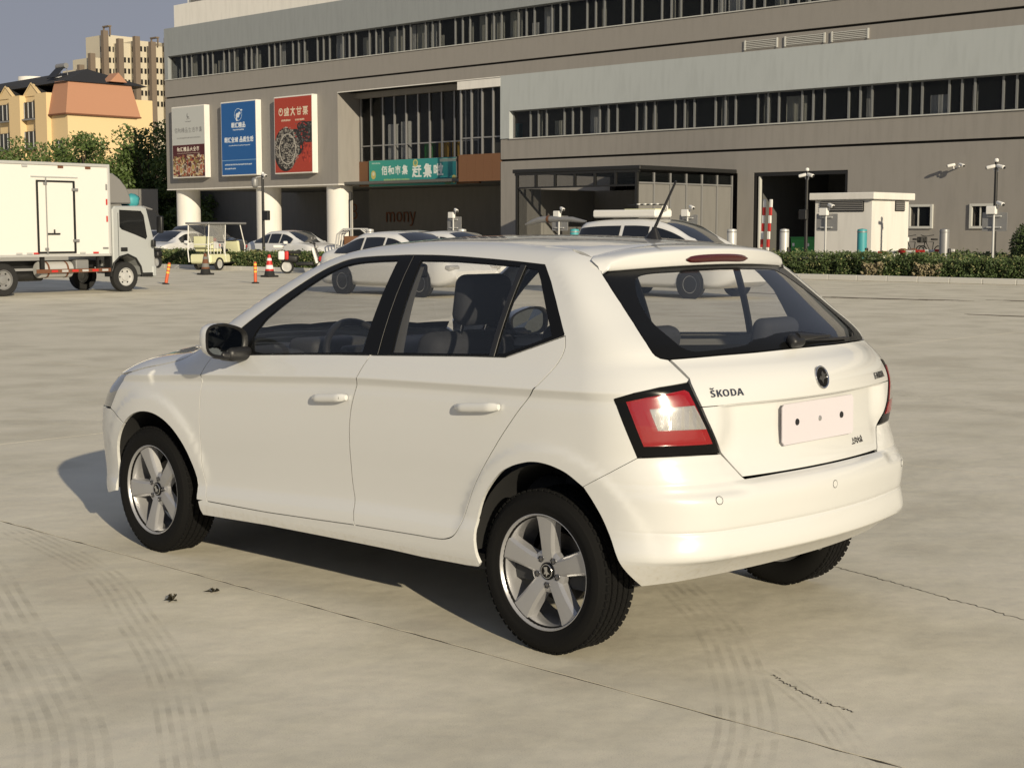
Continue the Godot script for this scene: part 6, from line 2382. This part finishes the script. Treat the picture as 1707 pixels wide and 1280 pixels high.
	scooter("electric_scooter", "dark scooter with a white and red tail box beside the traffic cone", Vector3(37.4, 0, 27.1), PI + .70, true)
	scooter("electric_scooter", "dark scooter standing in front of the truck bumper by the hedge", Vector3(47.0, 0, 28.2), .2, false)
	trolley()

func spoked(parent: Node, at: Vector3, r: float, w: float) -> void:
	var o := Node3D.new()
	o.name = "wheel"
	parent.add_child(o, true)
	o.transform = Transform3D(Basis(Vector3(1, 0, 0), PI / 2), at)
	part(o, "tyre", Geo.new().lathe([Vector2(r * .74, -w / 2), Vector2(r * .95, -w / 2), Vector2(r, 0), Vector2(r * .95, w / 2), Vector2(r * .74, w / 2), Vector2(r * .72, 0), Vector2(r * .74, -w / 2)], 24), M.rubber)
	part(o, "rim", Geo.new().lathe([Vector2(r * .74, -w * .2), Vector2(r * .74, w * .2), Vector2(r * .62, w * .1), Vector2(r * .2, w * .3), Vector2(0, w * .3)], 20), M.metal_light)

func tricycle() -> void:
	var t := thing("cargo_tricycle", "pale green electric tricycle with a canopy standing before the hedge", "tricycle", Vector3(42.9, 0, 27.5), -1.25)
	var hb := Geo.new().box(Vector3(.45, .42, 0), Vector3(1.25, .34, .95), .06)
	part(t, "tub", hb, M.cream_green)
	part(t, "floor", Geo.new().box(Vector3(1.2, .27, 0), Vector3(1.5, .05, .90), .02), M.metal_black)
	part(t, "bench", Geo.new().rbox(Vector3(.35, .74, 0), Vector3(.5, .12, .88), .05), M.cream_green)
	part(t, "bench_back", Geo.new().rbox(Vector3(.06, 1.02, 0), Vector3(.10, .46, .86), .04), M.cream_green)
	part(t, "driver_seat", Geo.new().rbox(Vector3(1.15, .72, 0), Vector3(.36, .12, .40), .05), M.metal_black)
	part(t, "front_shield", Geo.new().rbox(Vector3(1.88, .72, 0), Vector3(.12, .72, .62), .05, Basis(Vector3(0, 0, 1), .2)), M.cream_green)
	part(t, "handlebar", Geo.new().tube([Vector3(1.66, 1.12, -.34), Vector3(1.74, 1.08, -.1), Vector3(1.74, 1.08, .1), Vector3(1.66, 1.12, .34)], .018, 6), M.metal_black)
	var cn := part(t, "canopy", Geo.new().rbox(Vector3(.85, 1.72, 0), Vector3(2.35, .08, 1.08), .035), M.metal_grey)
	for q in [[-.22, -.46], [-.22, .46], [.78, -.46], [.78, .46]]:
		part(t, "post", Geo.new().tube([Vector3(q[0], .30, q[1]), Vector3(q[0] - .06, .70, q[1]), Vector3(q[0], 1.70, q[1])], .022, 6), M.white_matt)
	for z in [-.44, .44]:
		part(t, "front_post", Geo.new().tube([Vector3(1.98, .32, z), Vector3(2.02, .9, z), Vector3(1.92, 1.15, z), Vector3(1.72, 1.70, z)], .022, 6), M.white_matt)
	part(t, "rear_bar", Geo.new().tube([Vector3(-.25, .95, -.46), Vector3(-.25, .95, .46)], .02, 6), M.white_matt)
	for k in 5:
		part(t, "side_bar", Geo.new().tube([Vector3(-.15 + .2 * k, .60, .47), Vector3(-.15 + .2 * k, .98, .47)], .012, 5), M.white_matt)
	for z in [-.47, .47]:
		part(t, "side_rail", Geo.new().tube([Vector3(-.22, .98, z), Vector3(.78, .98, z)], .018, 5), M.white_matt)
		part(t, "side_curtain", Geo.new().box(Vector3(.28, 1.36, z), Vector3(.96, .62, .008)), M.clear_sheet)
	part(t, "battery", Geo.new().box(Vector3(1.2, .45, 0), Vector3(.4, .3, .36), .04), M.metal_black)
	part(t, "red_parcel", Geo.new().rbox(Vector3(.3, 1.12, .1), Vector3(.34, .14, .4), .05), M.red)
	spoked(t, Vector3(2.02, .25, 0), .25, .10)
	for z in [-.46, .46]:
		spoked(t, Vector3(.35, .24, z), .24, .11)

func scooter(called: String, label: String, at: Vector3, turn: float, boxed: bool) -> void:
	var t := thing(called, label, "scooter", at, turn)
	spoked(t, Vector3(0, .24, 0), .24, .10)
	spoked(t, Vector3(1.22, .24, 0), .24, .10)
	part(t, "deck", Geo.new().rbox(Vector3(.62, .34, 0), Vector3(.62, .12, .30), .05), M.metal_black)
	part(t, "rear_body", Geo.new().rbox(Vector3(.10, .52, 0), Vector3(.60, .26, .30), .09, Basis(Vector3(0, 0, 1), -.1)), M.metal_black)
	part(t, "seat", Geo.new().rbox(Vector3(.16, .72, 0), Vector3(.62, .11, .28), .05), M.rubber)
	part(t, "leg_shield", Geo.new().rbox(Vector3(.98, .62, 0), Vector3(.09, .56, .36), .04, Basis(Vector3(0, 0, 1), .28)), M.white_matt if boxed else M.metal_black)
	part(t, "fork", Geo.new().tube([Vector3(1.20, .26, 0), Vector3(1.02, .80, 0), Vector3(.94, 1.02, 0)], .03, 8), M.metal_black)
	part(t, "handlebar", Geo.new().tube([Vector3(.86, 1.06, -.34), Vector3(.96, 1.02, -.1), Vector3(.96, 1.02, .1), Vector3(.86, 1.06, .34)], .02, 6), M.metal_black)
	part(t, "headlamp", Geo.new().rbox(Vector3(1.03, .92, 0), Vector3(.10, .12, .16), .04), M.clear_lens)
	part(t, "mudguard", Geo.new().rbox(Vector3(1.22, .46, 0), Vector3(.34, .05, .12), .02), M.metal_black)
	if boxed:
		part(t, "tail_box", Geo.new().rbox(Vector3(-.16, .62, .0), Vector3(.22, .30, .36), .05), M.white_matt)
		part(t, "tail_box_side", Geo.new().rbox(Vector3(.02, .62, .0), Vector3(.14, .30, .37), .05), M.red)
		part(t, "carrier", Geo.new().box(Vector3(-.28, .92, 0), Vector3(.34, .10, .34), .03), M.white_matt)
	for s in [-.3, .3]:
		part(t, "mirror", Geo.new().rbox(Vector3(.92, 1.20, s), Vector3(.03, .08, .12), .014), M.metal_grey)

func trolley() -> void:
	var t := thing("cage_trolley", "bare metal cage trolley with curved bars before the third pillar", "trolley", Vector3(41.2, 0, 33.4), .5)
	part(t, "base", Geo.new().box(Vector3(0, .55, 0), Vector3(1.5, .5, .8), .04), M.metal_grey)
	for z in [-.38, -.13, .13, .38]:
		part(t, "hoop", Geo.new().tube([Vector3(-.7, .75, z), Vector3(-.62, 1.3, z), Vector3(-.35, 1.52, z), Vector3(.35, 1.52, z), Vector3(.62, 1.3, z), Vector3(.7, .75, z)], .03, 6), M.metal_light)
	for y in [.95, 1.2]:
		part(t, "rail", Geo.new().tube([Vector3(-.68, y, -.4), Vector3(-.68, y, .4)], .022, 6), M.metal_light)
	part(t, "dark_load", Geo.new().rbox(Vector3(0, 1.02, 0), Vector3(.8, .44, .6), .08), M.panel_brown)
	for q in [-.5, .5]:
		for z in [-.36, .36]:
			spoked(t, Vector3(q, .2, z), .2, .09)
	var s := thing("mast_sign", "black sign box on two slim posts in front of the third pillar", "sign", Vector3(43.6, 0, 35.2), .8)
	for z in [-.14, .14]:
		part(s, "post", Geo.new().tube([Vector3(0, 0, z), Vector3(0, 2.9, z)], .035, 6), M.metal_grey)
	part(s, "box", Geo.new().box(Vector3(0, 2.84, 0), Vector3(.12, .34, .56), .02), M.metal_black)
	part(s, "cable", Geo.new().tube([Vector3(.06, .1, 0), Vector3(.06, 2.7, 0)], .03, 5), M.metal_black)

# ------------------------------------------------------------------ street furniture
func cctv(parent: Node, at: Vector3, turn: float, m: Material) -> void:
	var o := Node3D.new()
	o.name = "camera_head"
	parent.add_child(o, true)
	o.position = at
	o.rotation.y = turn
	part(o, "housing", Geo.new().rbox(Vector3(.10, .02, 0), Vector3(.30, .11, .12), .04, Basis(Vector3(0, 0, 1), -.22)), m)
	part(o, "lens", Geo.new().lathe([Vector2(.04, 0), Vector2(.04, .02), Vector2(0, .022)], 10, Transform3D(Basis(Vector3(0, 0, 1), -PI / 2 - .22), Vector3(.24, -.015, 0))), M.metal_black)
	part(o, "bracket", Geo.new().tube([Vector3(0, -.12, 0), Vector3(.02, 0, 0)], .02, 6), m)

func build_street() -> void:
	# sign posts, seen from behind, with a small camera on each
	var spots := [[22.1, 36.5, "grey sign back and camera on a slim post before the white kiosk"], [16.5, 36.5, "grey sign back and camera on a slim post before the right-hand wall windows"], [38.85, 36.4, "grey sign back and camera on a post left of the porch"], [33.3, 36.4, "grey sign back and camera on a post before the porch opening"], [27.45, 36.4, "grey sign back and camera on a post before the porch side panels"]]
	var proto: Node3D = null
	for q in spots:
		if proto == null:
			proto = thing("sign_post", q[2], "sign post", Vector3(q[0], 0, q[1]), 0.0, "sign posts with cameras")
			part(proto, "post", Geo.new().tube([Vector3.ZERO, Vector3(0, 2.15, 0)], .035, 8), M.metal_light)
			part(proto, "sign_back", Geo.new().prism(P2([-.36, -.27, .36, -.27, .38, -.25, .38, .25, .36, .27, -.36, .27, -.38, .25, -.38, -.25]), .03, Transform3D(Basis.IDENTITY, Vector3(0, 1.72, .05))), M.metal_grey)
			for y in [1.56, 1.88]:
				part(proto, "clamp", Geo.new().box(Vector3(0, y, .02), Vector3(.44, .04, .05), .006), M.metal_light)
			part(proto, "control_box", Geo.new().box(Vector3(.06, 2.05, -.03), Vector3(.30, .24, .14), .02), M.white_matt)
			cctv(proto, Vector3(-.12, 2.22, 0), PI - .5, M.white_matt)
		else:
			dup(proto, "sign_post", Vector3(q[0], 0, q[1]), 0.0, q[2])
	# steel pillars
	var pl := [[24.75, 38.2, "metal_light", "light grey round steel pillar next to the green bins"], [21.80, 38.2, "teal", "teal round steel pillar in front of the kiosk"], [18.92, 38.2, "metal_grey", "grey round steel pillar beside the kiosk at the barrier end"], [39.9, 33.0, "metal_light", "round steel pillar top just above the hatchback roof near the arcade"], [35.3, 33.4, "metal_light", "short round steel pillar top above the hatchback roof near the porch corner"], [29.9, 33.4, "teal", "small teal pillar top above the hatchback roof before the porch"], [24.9, 35.4, "metal_light", "round steel pillar right of the people carrier bonnet"]]
	for q in pl:
		var p := thing("steel_pillar", q[3], "pillar", Vector3(q[0], 0, q[1]), 0.0, "round steel pillars")
		part(p, "tube", Geo.new().lathe([Vector2(.155, 0), Vector2(.155, 1.46), Vector2(.145, 1.50), Vector2(0, 1.53)], 24), M[q[2]])
		part(p, "cap_ring", Geo.new().lathe([Vector2(.16, 1.40), Vector2(.162, 1.42), Vector2(.16, 1.44)], 24), M.metal_grey)
		part(p, "side_box", Geo.new().box(Vector3(-.17, .70, .0), Vector3(.08, .42, .12), .02), M.metal_black)
	# barrier arms
	var ba := thing("striped_barrier", "low red and white barrier arm between the teal and grey pillars", "barrier", Vector3(21.6, .76, 38.3))
	for k in 9:
		part(ba, "band", Geo.new().box(Vector3(-.17 - .33 * k, .012 * k, 0), Vector3(.328, .08, .05), .01), M.white_matt if k % 2 == 0 else M.red)
	var bp := thing("barrier_stand", "brown barrier stand under the low arm beside the kiosk", "barrier stand", Vector3(20.3, 0, 38.5))
	for x in [-.2, .2]:
		part(bp, "post", Geo.new().box(Vector3(x, .45, 0), Vector3(.14, .90, .16), .02), M.panel_brown)
	part(bp, "cross_bar", Geo.new().box(Vector3(0, .82, -.09), Vector3(.6, .12, .04), .01), M.panel_brown)
	for k in 2:
		var up := thing("raised_barrier", "upright red and white barrier pole in front of the goods door", "barrier", Vector3(26.92 - .2 * k, 0, 40.0 + .1 * k), 0.0, "raised barrier poles")
		for j in 8:
			part(up, "band", Geo.new().box(Vector3(-.02 * j, .45 + .28 * j, 0), Vector3(.10, .278, .07), .01), M.red if j % 2 == 0 else M.white_matt)
		part(up, "base", Geo.new().box(Vector3(0, .16, 0), Vector3(.2, .31, .2), .02), M.metal_black)
	# kiosk
	var k := thing("white_kiosk", "small white flat roofed kiosk with louvred vents behind the hedge", "kiosk")
	var kx0 := 22.22
	var kx1 := 24.40
	var kz0 := 39.5
	var kz1 := 41.92
	part(k, "wall", Geo.new().box(Vector3((kx0 + kx1) / 2, 1.24, (kz0 + kz1) / 2), Vector3(kx1 - kx0, 2.48, kz1 - kz0), .01), M.wall_white)
	part(k, "roof_slab", Geo.new().box(Vector3((kx0 + kx1) / 2, 2.60, (kz0 + kz1) / 2), Vector3(kx1 - kx0 + .30, .235, kz1 - kz0 + .30), .02), M.wall_white)
	part(k, "plinth", Geo.new().box(Vector3((kx0 + kx1) / 2, .25, (kz0 + kz1) / 2), Vector3(kx1 - kx0 + .08, .5, kz1 - kz0 + .08), .01), M.wall_white)
	var v1 := part(k, "vent", Geo.new().box(Vector3(23.35, 2.26, kz0 - .005), Vector3(1.66, .34, .05)), M.metal_black)
	for j in 5:
		part(v1, "slat", Geo.new().box(Vector3(23.35, 2.14 + .06 * j, kz0 - .035), Vector3(1.6, .03, .05), 0.0, Basis(Vector3(1, 0, 0), .6)), M.truck_grey)
	var v2 := part(k, "vent", Geo.new().box(Vector3(kx0 - .005, 2.28, 41.28), Vector3(.05, .34, .62)), M.metal_black)
	for j in 5:
		part(v2, "slat", Geo.new().box(Vector3(kx0 - .035, 2.16 + .06 * j, 41.28), Vector3(.05, .03, .58), 0.0, Basis(Vector3(0, 0, 1), -.6)), M.truck_grey)
	# bins
	for j in 2:
		var b := thing("wheeled_bin", "green wheeled bin beside the kiosk in front of the goods door", "bin", Vector3(26.65 - .62 * j, .55, 42.2), 0.0, "green bins")
		part(b, "body", Geo.new().prism(P2([-.26, 0, .26, 0, .30, .62, -.30, .62]), .5, Transform3D(Basis.IDENTITY, Vector3(0, 0, -.25))), M.bin_green)
		part(b, "lid", Geo.new().box(Vector3(0, .65, 0), Vector3(.62, .05, .56), .015), M.bin_green)
		part(b, "label_plate", Geo.new().box(Vector3(.18, .40, -.256), Vector3(.09, .11, .012)), M.white_matt)
	var pf := thing("loading_step", "low concrete loading step at the goods door", "step")
	part(pf, "block", Geo.new().box(Vector3(29.2, .27, 44.9), Vector3(9.0, .54, 6.0), .02), M.kerb)
	# lamp posts
	var lp := [[24.42, 39.0, 3.45, "black lamp post with two white lamp heads in front of the goods door"], [17.2, 38.0, 3.50, "black lamp post with camera heads beside the round bush"], [45.2, 32.0, 3.66, "black lamp post with a dome camera in front of the second pillar"]]
	for q in lp:
		var l := thing("camera_post", q[3], "lamp post", Vector3(q[0], 0, q[1]))
		part(l, "pole", Geo.new().tube([Vector3.ZERO, Vector3(0, q[2], 0)], [.065, .05], 10), M.metal_black)
		part(l, "top_cap", Geo.new().rbox(Vector3(0, q[2] + .05, 0), Vector3(.12, .12, .12), .05), M.white_matt)
		if q[0] < 40:
			cctv(l, Vector3(.05, q[2] - .16, 0), 0.3, M.white_matt)
			cctv(l, Vector3(-.05, q[2] - .16, 0), PI - .3, M.white_matt)
			part(l, "box", Geo.new().box(Vector3(.05, 2.0, -.1), Vector3(.30, .34, .16), .02), M.metal_black)
		else:
			cctv(l, Vector3(-.05, q[2] - .04, 0), PI - .2, M.white_matt)
			part(l, "arm", Geo.new().tube([Vector3(0, q[2] - .06, 0), Vector3(.42, q[2] - .10, 0)], .025, 6), M.white_matt)
			part(l, "dome_camera", Geo.new().rbox(Vector3(.50, q[2] - .30, 0), Vector3(.26, .40, .26), .11), M.metal_grey)
			part(l, "box", Geo.new().box(Vector3(-.22, 2.05, 0), Vector3(.32, .38, .14), .02), M.metal_black)
	var wc := thing("wall_camera", "white camera pair fixed high on the market hall wall", "camera", Vector3(23.45, 3.86, 47.9))
	cctv(wc, Vector3(.12, 0, -.25), .5, M.white_matt)
	cctv(wc, Vector3(-.12, 0, -.25), PI - .5, M.white_matt)
	part(wc, "arm", Geo.new().tube([Vector3(0, 0, .09), Vector3(0, -.05, -.25)], .03, 6), M.white_matt)
	# bicycles by the wall
	for j in 2:
		var bk := thing("bicycle", "parked bicycle with upright handlebars between the kiosk and the grey pillar", "bicycle", Vector3(24.2 - .75 * j, .25, 46.4), -.5, "bicycles at the wall")
		for x in [0.0, 1.02]:
			var ring := []
			for a in 25:
				ring.append(Vector3(x + cos(TAU * a / 24.0) * .31, .33 + sin(TAU * a / 24.0) * .31, 0))
			part(bk, "wheel", Geo.new().tube(ring, .02, 6, false), M.rubber)
		part(bk, "frame", Geo.new().tube([Vector3(0, .33, 0), Vector3(.42, .32, 0), Vector3(.85, .80, 0), Vector3(.32, .78, 0), Vector3(.42, .32, 0)], .02, 6), M.metal_black)
		part(bk, "fork", Geo.new().tube([Vector3(1.02, .33, 0), Vector3(.84, .95, 0)], .018, 6), M.metal_black)
		part(bk, "handlebar", Geo.new().tube([Vector3(.72, 1.04, -.28), Vector3(.86, 1.0, -.08), Vector3(.86, 1.0, .08), Vector3(.72, 1.04, .28)], .016, 6), M.metal_black)
		part(bk, "saddle", Geo.new().rbox(Vector3(.28, .88, 0), Vector3(.26, .06, .16), .025), M.rubber)
		part(bk, "basket", Geo.new().box(Vector3(1.08, .86, 0), Vector3(.26, .22, .30), .02), M.white_matt if j == 0 else M.metal_black)
	# delineator posts and cones
	var dl := [[31.79, 18.57, "leaning orange post with yellow bands in front of the truck bumper", .16], [30.6, 20.71, "upright orange post with yellow bands left of the traffic cone", 0.0]]
	for q in dl:
		var p := thing("delineator_post", q[2], "post", Vector3(q[0], 0, q[1]))
		p.rotation.x = q[3]
		p.rotation.z = q[3] * .6
		part(p, "base", Geo.new().lathe([Vector2(.11, 0), Vector2(.10, .03), Vector2(.05, .045)], 16), M.rubber)
		part(p, "tube", Geo.new().lathe([Vector2(.045, .03), Vector2(.045, .56), Vector2(.03, .60), Vector2(0, .61)], 16), M.orange)
		for y in [.33, .43, .53]:
			part(p, "band", Geo.new().lathe([Vector2(.047, y - .025), Vector2(.048, y), Vector2(.047, y + .025)], 16), M.yellow)
	for q in [[34.82, 24.4, "red and white traffic cone on a black base near the scooter", "red", "white_matt"], [38.28, 24.39, "worn dark traffic cone in front of the tricycle", "rust", "wall_dark_and_shade"]]:
		var c := thing("traffic_cone", q[2], "cone", Vector3(q[0], 0, q[1]))
		part(c, "base", Geo.new().box(Vector3(0, .03, 0), Vector3(.42, .06, .42), .015), M.rubber)
		part(c, "skirt", Geo.new().lathe([Vector2(.17, .06), Vector2(.14, .20)], 18), M.rubber)
		part(c, "body", Geo.new().lathe([Vector2(.14, .20), Vector2(.045, .70), Vector2(0, .72)], 18), M[q[3]])
		part(c, "band", Geo.new().lathe([Vector2(.133, .26), Vector2(.108, .38)], 18), M[q[4]])
		part(c, "band", Geo.new().lathe([Vector2(.084, .52), Vector2(.068, .60)], 18), M[q[4]])

func build_litter() -> void:
	var r := RandomNumberGenerator.new()
	r.seed = 19
	for q in [[1.60, -1.09], [1.60, -1.29]]:
		var w := thing("leaf_tuft", "small dry leaf tuft lying on the concrete near the joint", "leaves", Vector3(q[0], 0, q[1]), 0.0, "dry leaf tufts")
		for k in 9:
			var a := r.randf_range(0, TAU)
			var l := r.randf_range(.018, .045)
			var d := Vector3(cos(a), 0, sin(a))
			var o := d.cross(Vector3.UP)
			var g := Geo.new()
			var y := r.randf_range(.004, .03)
			g.quad(Vector3(0, .003, 0), d * l * .5 + o * .005 + Vector3(0, y, 0), d * l + Vector3(0, y * .6, 0), d * l * .5 - o * .005 + Vector3(0, y, 0))
			part(w, "leaf", g, M.litter)
